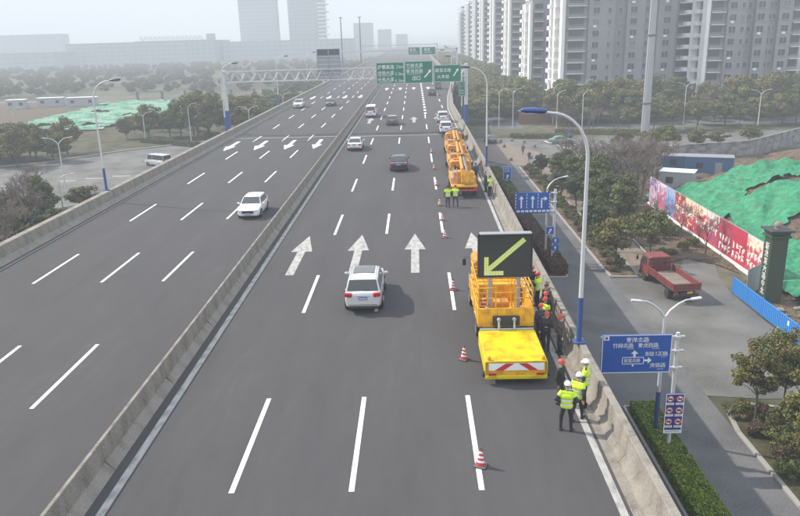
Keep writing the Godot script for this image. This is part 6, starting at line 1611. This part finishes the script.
func wood_mass(called: String, label: String, poly: Array, n: int, h: float, sd: int) -> void:
	var p := PackedVector2Array(); var lo := Vector2(1e9, 1e9); var hi := -lo
	for q in poly:
		p.push_back(Vector2(q[0], q[1])); lo = lo.min(p[-1]); hi = hi.max(p[-1])
	rng.seed = sd
	var mm := MultiMesh.new(); mm.transform_format = MultiMesh.TRANSFORM_3D
	mm.mesh = tree_kinds["broad"].v[sd / 100 % 3][1]
	mm.instance_count = n
	var i := 0
	while i < n:
		var q := Vector2(rng.randf_range(lo.x, hi.x), rng.randf_range(lo.y, hi.y))
		if not Geometry2D.is_point_in_polygon(q, p): continue
		var s := h / 8.0 * rng.randf_range(0.6, 1.1)
		mm.set_instance_transform(i, Transform3D(Basis(Vector3.UP, rng.randf() * TAU).scaled(V(s * 1.25, s, s * 1.25)), V(q.x, GY - 0.5, q.y)))
		i += 1
	var o := MultiMeshInstance3D.new(); o.name = numbered(called); o.multimesh = mm; o.material_override = mats.leaf
	add_child(o)
	meta(o, label, "woodland", "", "stuff")

# ------------------------------------------------------------------ buildings
var win_cache := {}
func window_at(parent: Node3D, at: Vector3, w: float, h: float, turn := 0.0) -> void:
	var key := "%0.2f %0.2f" % [w, h]
	if not win_cache.has(key):
		var p := Sh.new(); p.box(V(0, 0, 0.02), V(w, h, 0.04))
		var f := Sh.new()
		for e in [[V(0, h / 2 + 0.04, 0.05), V(w + 0.16, 0.08, 0.14)], [V(0, -h / 2 - 0.05, 0.09), V(w + 0.3, 0.1, 0.22)], [V(-w / 2 - 0.04, 0, 0.05), V(0.08, h, 0.14)], [V(w / 2 + 0.04, 0, 0.05), V(0.08, h, 0.14)], [V(w * 0.02, 0, 0.05), V(0.06, h, 0.05)]]: f.box(e[0], e[1])
		win_cache[key] = [p.mesh(0.0), f.mesh(0.0)]
	var pick := int(absf(at.x * 7.3 + at.y * 13.7)) % 7
	var n := put(parent, "window", win_cache[key][0], mats.curtain_glass if pick == 2 else mats.window_glass, Transform3D(Basis(Vector3.UP, turn), at))
	put(n, "frame", win_cache[key][1], mats.window_frame)

# front face at z = 0 looking along +z, left lit flank along x = 0; bays: [x0, x1, projection, kind]
var ac_cache: ArrayMesh = null
func ac_mesh() -> ArrayMesh:
	if ac_cache == null:
		var s := Sh.new(); s.cbox(V(0, 0, 0.2), V(0.85, 0.55, 0.38), 0.03); s.lathe([Vector2(0.2, 0.0), Vector2(0.2, 0.02)], 10, Transform3D(Basis(Vector3.RIGHT, PI / 2), V(-0.1, 0, 0.39))); ac_cache = s.mesh()
	return ac_cache

func apartment(at: Vector3, W: float, D: float, floors: int, shown: int, near: bool, label: String, mirror_bays := false) -> void:
	var t := thing("apartment_tower", label, "building", at)
	var FH := 2.95; var H := floors * FH + 1.2
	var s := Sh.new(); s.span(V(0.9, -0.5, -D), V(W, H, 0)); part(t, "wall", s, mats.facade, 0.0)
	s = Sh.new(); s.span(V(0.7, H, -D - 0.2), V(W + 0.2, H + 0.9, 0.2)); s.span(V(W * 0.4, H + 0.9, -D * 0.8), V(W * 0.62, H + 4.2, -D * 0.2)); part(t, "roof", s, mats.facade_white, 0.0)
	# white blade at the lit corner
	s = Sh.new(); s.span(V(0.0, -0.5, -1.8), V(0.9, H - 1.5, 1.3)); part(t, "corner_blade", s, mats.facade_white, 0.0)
	var unit := 24.0; var nu := maxi(1, int(round(W / unit)))
	var glass := Sh.new(); var trim := Sh.new(); var slabs := Sh.new()
	for u in nu:
		var o := 0.9 + u * (W - 0.9) / nu; var k := (W - 0.9) / nu / 23.1
		# projecting bays
		for b in [[4.2, 8.9, 1.3], [11.0, 14.2, 1.3], [16.6, 19.9, 1.2]]:
			s = Sh.new(); s.span(V(o + b[0] * k, -0.4, -0.1), V(o + b[1] * k, H - 0.6, b[2])); part(t, "bay", s, mats.facade, 0.0)
		for f in shown:
			var y := f * FH + 1.75
			for w in [[5.5, 1.7, 1.55, 1.3], [7.9, 0.8, 1.3, 1.3], [12.2, 1.8, 1.55, 1.3], [14.9, 0.7, 1.3, 0.0], [15.9, 0.7, 1.3, 0.0], [18.2, 1.8, 1.55, 1.2], [10.0, 0.8, 1.3, 0.0]]:
				if near: window_at(t, V(o + w[0] * k, y, w[3]), w[1], w[2])
				else: glass.box(V(o + w[0] * k, y, w[3] + 0.03), V(w[1], w[2], 0.06))
			if near:
				for w in [[5.5, 1.3], [12.2, 1.3], [18.2, 1.2]]:
					if int(w[0] * 3.0 + f * 5 + u) % 3 == 0: put(t, "air_conditioner", ac_mesh(), mats.facade_white, Transform3D(Basis(), V(o + (w[0] - 0.2) * k, y - 1.15, w[1])))
			# balconies: recess, slab, rail
			for b in [[0.5, 3.8], [20.3, 23.0]]:
				glass.box(V(o + (b[0] + b[1]) * 0.5 * k, y + 0.1, 0.02), V((b[1] - b[0]) * 0.8 * k, 1.9, 0.06))
				slabs.span(V(o + b[0] * k, y - 1.72, 0.0), V(o + b[1] * k, y - 1.55, 1.45))
				trim.span(V(o + b[0] * k, y - 0.62, 1.36), V(o + b[1] * k, y - 0.54, 1.44))
				var nb := 9 if near else 4
				for j in nb: trim.box(V(o + lerpf(b[0] + 0.06, b[1] - 0.06, float(j) / (nb - 1)) * k, y - 1.08, 1.4), V(0.06, 0.95, 0.05))
	# lit flank: white balconies stepping up the corner
	for f in shown:
		var y := f * FH + 0.1
		slabs.span(V(-1.5, y, -D * 0.82), V(0.9, y + 1.05, -D * 0.82 + 3.6)); slabs.span(V(-0.9, y, -D * 0.38), V(0.9, y + 0.95, -D * 0.38 + 2.4))
		glass.box(V(0.87, y + 1.9, -D * 0.82 + 1.8), V(0.08, 1.7, 3.0)); glass.box(V(0.87, y + 1.9, -D * 0.38 + 1.2), V(0.08, 1.7, 2.0))
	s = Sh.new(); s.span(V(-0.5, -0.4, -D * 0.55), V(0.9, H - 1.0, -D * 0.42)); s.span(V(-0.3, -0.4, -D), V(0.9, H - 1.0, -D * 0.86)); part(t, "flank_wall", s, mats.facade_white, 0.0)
	meta(part(t, "panes", glass, mats.window_glass, 0.0), "", "", "", "stuff")
	meta(part(t, "balcony_slabs", slabs, mats.facade_white, 0.0), "", "", "", "stuff")
	meta(part(t, "balcony_rails", trim, mats.rail_grey, 0.0), "", "", "", "stuff")

func block(called: String, label: String, at: Vector3, size: Vector3, m: Material, bands: int, cols: int, group := "") -> Node3D:
	var t := thing(called, label, "building", at, 0.0, group)
	var s := Sh.new(); s.span(V(-size.x / 2, -0.5, -size.z), V(size.x / 2, size.y, 0)); part(t, "wall", s, m, 0.0)
	s = Sh.new(); s.span(V(-size.x / 2 - 0.4, size.y, -size.z - 0.4), V(size.x / 2 + 0.4, size.y + 1.0, 0.4)); part(t, "parapet", s, mats.facade, 0.0)
	var g := Sh.new(); var fh := size.y / bands
	for f in bands:
		for c in cols:
			var w := size.x / cols
			g.box(V(-size.x / 2 + (c + 0.5) * w, (f + 0.55) * fh, 0.05), V(w * 0.72, fh * 0.5, 0.2))
	meta(part(t, "windows", g, mats.rail_grey, 0.0), "", "", "", "stuff")
	return t

func build_towers() -> void:
	apartment(V(74.6, GY, -195), 25.0, 14, 26, 12, true, "nearest grey apartment tower with white balconied flank beside the mast")
	apartment(V(40.2, GY, -206), 35.5, 16, 26, 13, true, "wide grey apartment tower behind the communications mast")
	apartment(V(38.5, GY, -251), 24.0, 14, 10, 10, true, "lower apartment tower with two white corner blades whose roof shows")
	var names := ["apartment tower next behind the lower one with the visible roof", "apartment tower third in the receding row behind the lower one", "hazy apartment tower fourth in the receding row", "hazy apartment tower fifth in the receding row", "pale apartment tower sixth in the receding row", "palest apartment tower at the far end of the row"]
	var zs := [-311.0, -372.0, -431.0, -486.0, -548.0, -640.0]
	for i in 6: apartment(V(39.2, GY, zs[i]), 24.0, 14, [24, 24, 24, 18, 14, 13][i], 15, false, names[i])
	apartment(V(112, GY, -330), 30.0, 14, 24, 14, false, "pale tower seen past the corner of the nearest one")
	# left: shopping complex and twin towers in the haze
	var m := block("shopping_complex", "long hazy shopping complex with rooftop lettering", V(-312, GY, -850), V(172, 23.0, 70), mats.facade, 5, 26)
	var s := Sh.new(); s.span(V(-6, 23.5, -2), V(82, 24.8, -1)); part(m, "letter_rail", s, mats.rail_grey)
	for k in 14:
		s = Sh.new(); var x := 0.8 + k * 5.2
		s.box(V(x, 27.4, -1.5), V(0.6, 4.2, 0.6)); s.box(V(x + 1.6, 29.0, -1.5), V(2.8, 0.6, 0.6)); s.box(V(x + 1.6, 27.0, -1.5), V(2.8, 0.6, 0.6)); s.box(V(x + 3.0, 26.4, -1.5), V(0.6, 3.2, 0.6)); part(m, "roof_letter", s, mats.rail_grey, 0.0)
	s = Sh.new(); s.span(V(77, 23.5, -5), V(86, 31, 0)); part(m, "plant_room", s, mats.rail_grey, 0.0)
	block("shopping_complex", "hazy low wing of the complex running behind the gantry truss", V(-148, GY, -870), V(150, 20.5, 70), mats.facade, 4, 22)
	block("shopping_complex", "lower pale hall beside the lettered complex", V(-432, GY, -800), V(86, 15.0, 60), mats.facade, 3, 8)
	block("office_tower", "tall hazy glass tower behind the complex", V(-185, GY, -900), V(45, 130, 16), mats.window_frame, 30, 14)
	var t := block("office_tower", "tall hazy tower with stepped balconies beside the glass tower", V(-131, GY, -900), V(35, 125, 40), mats.facade, 28, 9)
	for k in 26:
		s = Sh.new(); var y := 4.0 + k * 4.4
		s.span(V(17.5, y, -34), V(25.0 + 3.0 * float(k % 2), y + 1.7, 1.5)); part(t, "balcony", s, mats.facade_white, 0.0)
	s = Sh.new(); s.span(V(16, 0, -30), V(24, 120, -1)); part(t, "balcony_wing", s, mats.facade, 0.0)
	for e in [[-595, -1150, 100, 40, 8, "faint wide block on the skyline behind the pale hall"], [-80, -1200, 30, 44, 9, "faint tall block on the skyline beside the thin masts"], [-48, -1250, 22, 34, 7, "faint middle block on the skyline where the deck vanishes"], [-20, -1300, 20, 26, 6, "faintest low block on the skyline above the vanishing deck"]]:
		block("far_block", e[5], V(e[0], GY, e[1]), V(e[2], e[3], 30), mats.facade, e[4], 8)
	for e in [[-128, -256, 8.5], [-116, -254, 10.0], [-137, -250, 6.0]]:
		var c := thing("site_cabin", "grey site cabin at the far edge of the bare field", "cabin", V(e[0], GY, e[1]), 0.12, "site cabins at the field edge")
		s = Sh.new(); s.cbox(V(0, 1.5, 0), V(e[2], 3.0, 3.0), 0.05); part(c, "shell", s, mats.rail_grey)
		s = Sh.new(); s.box(V(0, 3.05, 0), V(e[2] + 0.3, 0.12, 3.3)); part(c, "roof", s, mats.facade_white)
		for x in [-0.3, 0.3]:
			s = Sh.new(); s.box(V(x * e[2], 1.7, 1.52), V(1.2, 1.0, 0.05)); part(c, "window", s, mats.window_glass)
	for k in 7:
		var c := thing("gate_post", "grey post in the line beyond the netted field", "post", V(-104.0 + k * 8.8, GY, -274.0 - fmod(k * 1.7, 2.0)), 0.0, "posts beyond the netted field")
		s = Sh.new(); s.cbox(V(0, 1.5, 0), V(0.8, 3.0, 0.7), 0.06); part(c, "shaft", s, mats.lamp_grey)
		s = Sh.new(); s.cbox(V(0, 3.1, 0), V(1.0, 0.2, 0.9), 0.05); part(c, "cap", s, mats.lamp_grey)
	# orange hoarding by the street beyond the crossing
	t = thing("site_hoarding", "red brown hoarding with pale top rail beyond the crossing", "hoarding", V(24.5, GY, -166.0), 0.05)
	for k in 6:
		s = Sh.new(); s.cbox(V(k * 1.9, 1.6, 0), V(1.86, 3.0, 0.08), 0.02); part(t, "panel", s, mats.hoarding_brown)
	s = Sh.new(); s.box(V(4.7, 3.2, 0), V(11.6, 0.2, 0.2)); part(t, "top_rail", s, mats.pole_white)

# ------------------------------------------------------------------ building site
# printed hoarding panels: blotches of colour and pale characters, flat print
func print_tex(i: int) -> ImageTexture:
	var W := 96; var H := 96
	var im := Image.create(W, H, false, Image.FORMAT_RGB8)
	var n := FastNoiseLite.new(); n.seed = 900 + i; n.frequency = 0.035; n.fractal_octaves = 3
	var P := [[Color(0.45, 0.30, 0.42), Color(0.12, 0.08, 0.25), Color(0.75, 0.62, 0.66)], [Color(0.42, 0.12, 0.20), Color(0.62, 0.55, 0.62), Color(0.2, 0.1, 0.3)], [Color(0.10, 0.20, 0.45), Color(0.25, 0.40, 0.62), Color(0.55, 0.3, 0.4)], [Color(0.35, 0.05, 0.07), Color(0.25, 0.04, 0.05), Color(0.75, 0.6, 0.5)],
		[Color(0.40, 0.05, 0.06), Color(0.72, 0.55, 0.35), Color(0.8, 0.7, 0.6)], [Color(0.42, 0.05, 0.07), Color(0.75, 0.62, 0.5), Color(0.35, 0.04, 0.08)], [Color(0.38, 0.05, 0.08), Color(0.70, 0.60, 0.58), Color(0.18, 0.06, 0.35)], [Color(0.30, 0.03, 0.06), Color(0.34, 0.04, 0.08), Color(0.28, 0.03, 0.05)], [Color(0.38, 0.02, 0.05), Color(0.42, 0.03, 0.07), Color(0.34, 0.02, 0.05)], [Color(0.42, 0.04, 0.06), Color(0.80, 0.62, 0.52), Color(0.45, 0.05, 0.07)]]
	var c: Array = P[i]
	for y in H:
		for x in W:
			var a := n.get_noise_2d(x, y) * 1.6
			var top := clampf((float(H) * 0.42 - y) / 26.0 + a * 1.2 + (float(x) / W - 0.4 if i == 9 else 0.0), 0.0, 1.0)
			var k: Color = (c[0] as Color).lerp(c[1], top)
			k = k.lerp(c[2], clampf(n.get_noise_2d(x + 300, y * 1.4) * 3.0 - 0.5, 0.0, 1.0) * 0.8)
			im.set_pixel(x, y, srgb(k))
	rng.seed = 70 + i
	if i >= 3:
		for r in (2 if i > 6 else 1):
			for k in 4:
				var ox := 8 + k * 21; var oy := 40 + r * 24
				for q in 7:
					var hz := rng.randi() % 2 == 0
					im.fill_rect(Rect2i(ox + rng.randi() % 10, oy + rng.randi() % 14, 12 if hz else 3, 3 if hz else 12), srgb(Color(0.78, 0.72, 0.70)))
	return ImageTexture.create_from_image(im)

func mound_h(x: float, z: float, nz: FastNoiseLite) -> float:
	var a := smoothstep(27.9, 42.0, x); var back := clampf(x - 42.0, 0.0, 30.0)
	var b := smoothstep(-52.0, -74.0, z) * smoothstep(-99.0 - back * 1.3, -80.0 - back, z)
	var h := 5.6 * a * (0.06 + 0.94 * b) * smoothstep(-47.0, -60.0, z)
	return h * (0.85 + 0.35 * nz.get_noise_2d(x * 1.3, z * 1.3)) + nz.get_noise_2d(x * 4.0 + 90, z * 4.0) * 0.55 * clampf(a * 4.0, 0, 1)

func build_site() -> void:
	# hoarding
	var t := thing("printed_hoarding", "long hoarding of red and violet printed panels along the building site", "hoarding", V(27.5, GY, -84.0))
	var pw := 2.86
	var bs := Sh.new(); bs.cbox(V(0.05, 1.72, 0), V(0.06, 3.2, pw - 0.03), 0.015); var bm := bs.mesh()
	var ft := Sh.new(); ft.cbox(V(0, 0.1, 0), V(0.3, 0.3, pw - 0.02), 0.03); var fm := ft.mesh()
	var q := QuadMesh.new(); q.size = Vector2(pw - 0.06, 3.1)
	var po := Sh.new(); po.cbox(V(0.12, 1.7, 0), V(0.08, 3.4, 0.08), 0.012); var pm := po.mesh()
	for i in 10:
		var off := V(0.0, 0, pw * (i + 0.5))
		var b := put(t, "panel", bm, mats.sign_back, Transform3D(Basis(), off))
		var m := StandardMaterial3D.new(); m.albedo_texture = print_tex(i); m.roughness = 0.65; m.resource_name = "print"
		put(b, "print", q, m, Transform3D(Basis(Vector3.UP, -PI / 2), V(0.012, 1.74, 0)))
		put(t, "plinth", fm, mats.facade_white, Transform3D(Basis(), off))
		put(t, "post", pm, mats.galvanised, Transform3D(Basis(), off + V(0, 0, pw / 2)))
	# blue fence
	t = thing("site_fence", "blue steel panel fence along the edge of the concrete yard", "fence", V(24.35, GY, -53.0))
	var fp := Sh.new(); fp.cbox(V(0, 0.68, 0), V(0.05, 1.25, 2.36), 0.012)
	for k in 9: fp.box(V(-0.035, 0.68, -1.05 + k * 0.262), V(0.03, 1.2, 0.05))
	var fpm := fp.mesh(5.0)
	var fq := Sh.new(); fq.cbox(V(0, 0.7, 0), V(0.09, 1.4, 0.09), 0.015); var fqm := fq.mesh()
	for i in 11:
		put(t, "panel", fpm, mats.fence_blue, Transform3D(Basis(), V(0, 0, 1.2 + i * 2.42))); put(t, "post", fqm, mats.fence_blue, Transform3D(Basis(), V(0, 0, i * 2.42 - 0.01)))
	var pl := Sh.new(); pl.box(V(-0.06, 0.95, 8.6), V(0.02, 0.3, 0.22)); part(t, "notice", pl, mats.sign_white)
	t = thing("grey_screen", "grey sheet screen joining the blue fence to the hoarding", "fence", V(24.5, GY, -53.2))
	var gs := Sh.new(); gs.cbox(V(1.6, 1.1, 0), V(3.1, 2.1, 0.06), 0.012, Basis(Vector3.UP, 0.75)); part(t, "panel", gs, mats.rail_grey)
	# gate pillar
	t = thing("gate_pillar", "tall dark green gate pillar with stepped cap and white vertical lettering", "pillar", V(26.3, GY, -51.2))
	var s := Sh.new(); s.cbox(V(0, 2.5, 0), V(1.2, 5.0, 1.15), 0.03); var sh := part(t, "shaft", s, mats.pillar_green)
	s = Sh.new(); s.cbox(V(0, 5.08, 0), V(1.5, 0.16, 1.45), 0.03); part(t, "cap", s, mats.pillar_green)
	s = Sh.new(); s.cbox(V(0, 5.32, 0), V(1.35, 0.2, 1.3), 0.03); part(t, "cap", s, mats.pillar_green)
	s = Sh.new(); s.cbox(V(0, 5.52, 0), V(1.75, 0.14, 1.7), 0.03); part(t, "cap", s, mats.board_black)
	s = Sh.new(); s.ball(V(0, 5.85, 0), V(0.3, 0.3, 0.3), 14, 10); s.lathe([Vector2(0.3, 5.58), Vector2(0.2, 5.65)], 12); part(t, "finial", s, mats.concrete)
	s = Sh.new(); write(s, "新龙东大路中北", V(-0.606, 4.55, -0.26), 0.50, 1.16, 0.13, true, Basis(V(0, 0, 1), V(0, 1, 0), V(-1, 0, 0))); part(sh, "lettering", s, mats.sign_white, 0.0)
	s = Sh.new(); s.cbox(V(0.68, 3.0, 0.1), V(0.18, 0.5, 0.35), 0.03); part(t, "meter_box", s, mats.rail_grey)
	# containers
	for e in [[V(41.0, GY, -100.8), V(6.2, 2.7, 2.6), -0.35, "blue site container at the foot of the grey wall", "container_blue"], [V(33.2, GY, -90.8), V(4.0, 2.6, 2.5), -0.5, "grey blue container with pale roof behind the hoarding", "rail_grey"], [V(38.2, GY, -104.0), V(5.0, 2.4, 2.5), -0.3, "dull blue container half hidden behind the other blue one", "container_blue"]]:
		var c := thing("site_container", e[3], "container", e[0], e[2])
		var z: Vector3 = e[1]
		s = Sh.new(); s.cbox(V(0, z.y / 2, 0), z, 0.03)
		for k in int(z.x / 0.3): s.box(V(-z.x / 2 + 0.2 + k * 0.3, z.y / 2, z.z / 2 + 0.015), V(0.13, z.y * 0.86, 0.04))
		part(c, "shell", s, mats[e[4]], 5.0)
		s = Sh.new(); s.cbox(V(0, z.y + 0.05, 0), V(z.x + 0.2, 0.1, z.z + 0.2), 0.02); part(c, "roof", s, mats.facade_white if e[4] == "rail_grey" else mats.sign_back)
		s = Sh.new(); s.box(V(z.x * 0.2, 1.05, z.z / 2 + 0.045), V(0.9, 2.0, 0.03)); part(c, "door", s, mats.sign_back)
		s = Sh.new(); s.box(V(-z.x * 0.2, 1.6, z.z / 2 + 0.045), V(0.9, 0.8, 0.03)); part(c, "window", s, mats.window_glass)
	# grey block wall round the site
	t = thing("site_wall", "weathered grey panel wall at the back of the building site", "wall", V(0, GY, 0))
	var wp := [[29.0, -106.5], [42.0, -112.0], [52.0, -114.0], [61.5, -122.5], [75.0, -135.5], [95.0, -150.0]]
	var wm := {}
	for i in wp.size() - 1:
		var a := V(wp[i][0], 0, wp[i][1]); var b := V(wp[i + 1][0], 0, wp[i + 1][1])
		var n := int(a.distance_to(b) / 2.6)
		for j in n:
			var L := a.distance_to(b) / n; var key := "%0.2f" % L
			if not wm.has(key):
				s = Sh.new(); s.cbox(V(0, 1.35, 0), V(0.16, 2.7, L - 0.03), 0.02); s.cbox(V(0, 2.74, 0), V(0.3, 0.1, L - 0.02), 0.02); s.cbox(V(0, 1.38, L / 2), V(0.3, 2.8, 0.28), 0.02); wm[key] = s.mesh()
			put(t, "panel", wm[key], mats.wall_grey, Transform3D(Basis.looking_at(b - a, Vector3.UP), a.lerp(b, (j + 0.5) / n)))
	# earth mound and its net
	var nz := FastNoiseLite.new(); nz.seed = 42; nz.frequency = 0.05; nz.fractal_octaves = 4
	var fold := FastNoiseLite.new(); fold.seed = 43; fold.frequency = 0.32; fold.fractal_octaves = 3
	var hole := FastNoiseLite.new(); hole.seed = 48; hole.frequency = 0.055
	var soil := Sh.new(); var net := Sh.new()
	var nx := 150; var nzn := 150; var P := []; var Q := []
	for j in nzn + 1:
		for i in nx + 1:
			var x := 28.0 + i * 0.36; var z := -46.0 - j * 0.455
			var h := mound_h(x, z, nz)
			P.push_back(V(x, GY + 0.03 + h + nz.get_noise_2d(x * 11, z * 11) * 0.12, z)); Q.push_back(V(x, GY + 0.16 + h + absf(fold.get_noise_2d(x, z)) * 0.75 + absf(fold.get_noise_2d(x * 2.3 + 50, z * 2.3)) * 0.3 + absf(fold.get_noise_2d(x * 5.1, z * 4.3 + 20)) * 0.16, z))
	for j in nzn:
		for i in nx:
			var a := j * (nx + 1) + i; var d := a + nx + 1
			soil.quad(P[a], P[a + 1], P[d + 1], P[d])
			var c: Vector3 = Q[a]
			var edge := -87.0 + 5.0 * nz.get_noise_2d(c.x * 2.0, 7.0) - (c.x - 30.0) * 0.05
			if c.z > edge and c.z < -49.0 + (c.x - 28) * -0.1 and hole.get_noise_2d(c.x * 1.4, c.z * 1.4) < 0.30: net.quad(Q[a], Q[a + 1], Q[d + 1], Q[d])
	meta(part(self, "soil_mound", soil, mats.soil, 80.0), "heap of brown earth behind the hoarding", "", "", "structure")
	var o := part(self, "debris_net", net, mats.net_green, 80.0); meta(o, "bright green dust net draped in folds over the earth heap", "net")
	# pale net on the field at the other side
	var fn := Sh.new()
	P = []
	var fl := [V(-104, 0, -176), V(-56, 0, -176), V(-74, 0, -268), V(-112, 0, -262)]
	for j in 41:
		for i in 41:
			var u := i / 40.0; var v := j / 40.0
			var p: Vector3 = (fl[0] as Vector3).lerp(fl[1], u).lerp((fl[3] as Vector3).lerp(fl[2], u), v)
			P.push_back(V(p.x, GY + 0.08 + absf(fold.get_noise_2d(p.x * 0.3, p.z * 0.3)) * 1.1 + 0.25, p.z))
	for j in 40:
		for i in 40:
			var a := j * 41 + i; var d := a + 41
			if hole.get_noise_2d(P[a].x * 0.7, P[a].z * 0.5 + 50) < 0.30: fn.quad(P[a], P[a + 1], P[d + 1], P[d])
	o = part(self, "field_net", fn, mats.net_pale, 80.0); meta(o, "pale green dust net spread flat over the bare field", "net")
	# rubble beside the pillar
	rng.seed = 88
	var rub := Sh.new()
	for k in 60:
		var p := V(rng.randf_range(26, 30), GY + 0.1, rng.randf_range(-49.5, -43)); var r := rng.randf_range(0.1, 0.35)
		rub.ball(p, V(r, r * 0.6, r * rng.randf_range(0.7, 1.3)), 5, 4)
	meta(part(self, "rubble", rub, mats.concrete, 20.0), "broken grey rubble behind the blue fence", "rubble", "", "stuff")

func build_cones() -> void:
	var L := "red and white striped cone on the lane line beside the works convoy"
	for z in [-19.96, -27.88, -36.67, -47.29, -52.14, -57.08, -65.41, -74.04, -85.1]: cone(V(1.86, 0, z), L, "cones along the works convoy", 0.9, fmod(z, 0.7))
	# stone bollards on the refuge
	for e in [[16.4, -139], [18.6, -139.5], [20.6, -137], [16.2, -132], [21.6, -131], [19.0, -118.5], [15.5, -117], [21.2, -113.5], [17.6, -112.2]]:
		var t := thing("bollard", "pale round stone bollard on the paved refuge", "bollard", V(e[0], GY, e[1]), 0.0, "bollards on the refuge")
		var s := Sh.new(); s.ball(V(0, 0.36, 0), V(0.32, 0.32, 0.32), 12, 8); part(t, "ball", s, mats.concrete)
		s = Sh.new(); s.lathe([Vector2(0.3, 0), Vector2(0.3, 0.1), Vector2(0.2, 0.12)], 12); part(t, "foot", s, mats.concrete)

func _ready() -> void:
	set_view()
	make_materials()
	build_ground()
	build_deck()
	build_towers()
	build_gantry()
	build_signs()
	build_lamps()
	build_site()
	build_plants()
	build_traffic()
	build_crash_truck()
	build_lift_truck(V(4.05, 0, -59.6), "orange lift truck with folded boom, first behind the cones with two vested workers behind it", true)
	build_lift_truck(V(4.3, 0, -69.5), "orange lift truck parked ahead of the other one", false)
	build_lift_truck(V(4.5, 0, -79.5), "orange works truck third in the parked convoy", false)
	build_red_truck()
	build_cones()
	build_people()
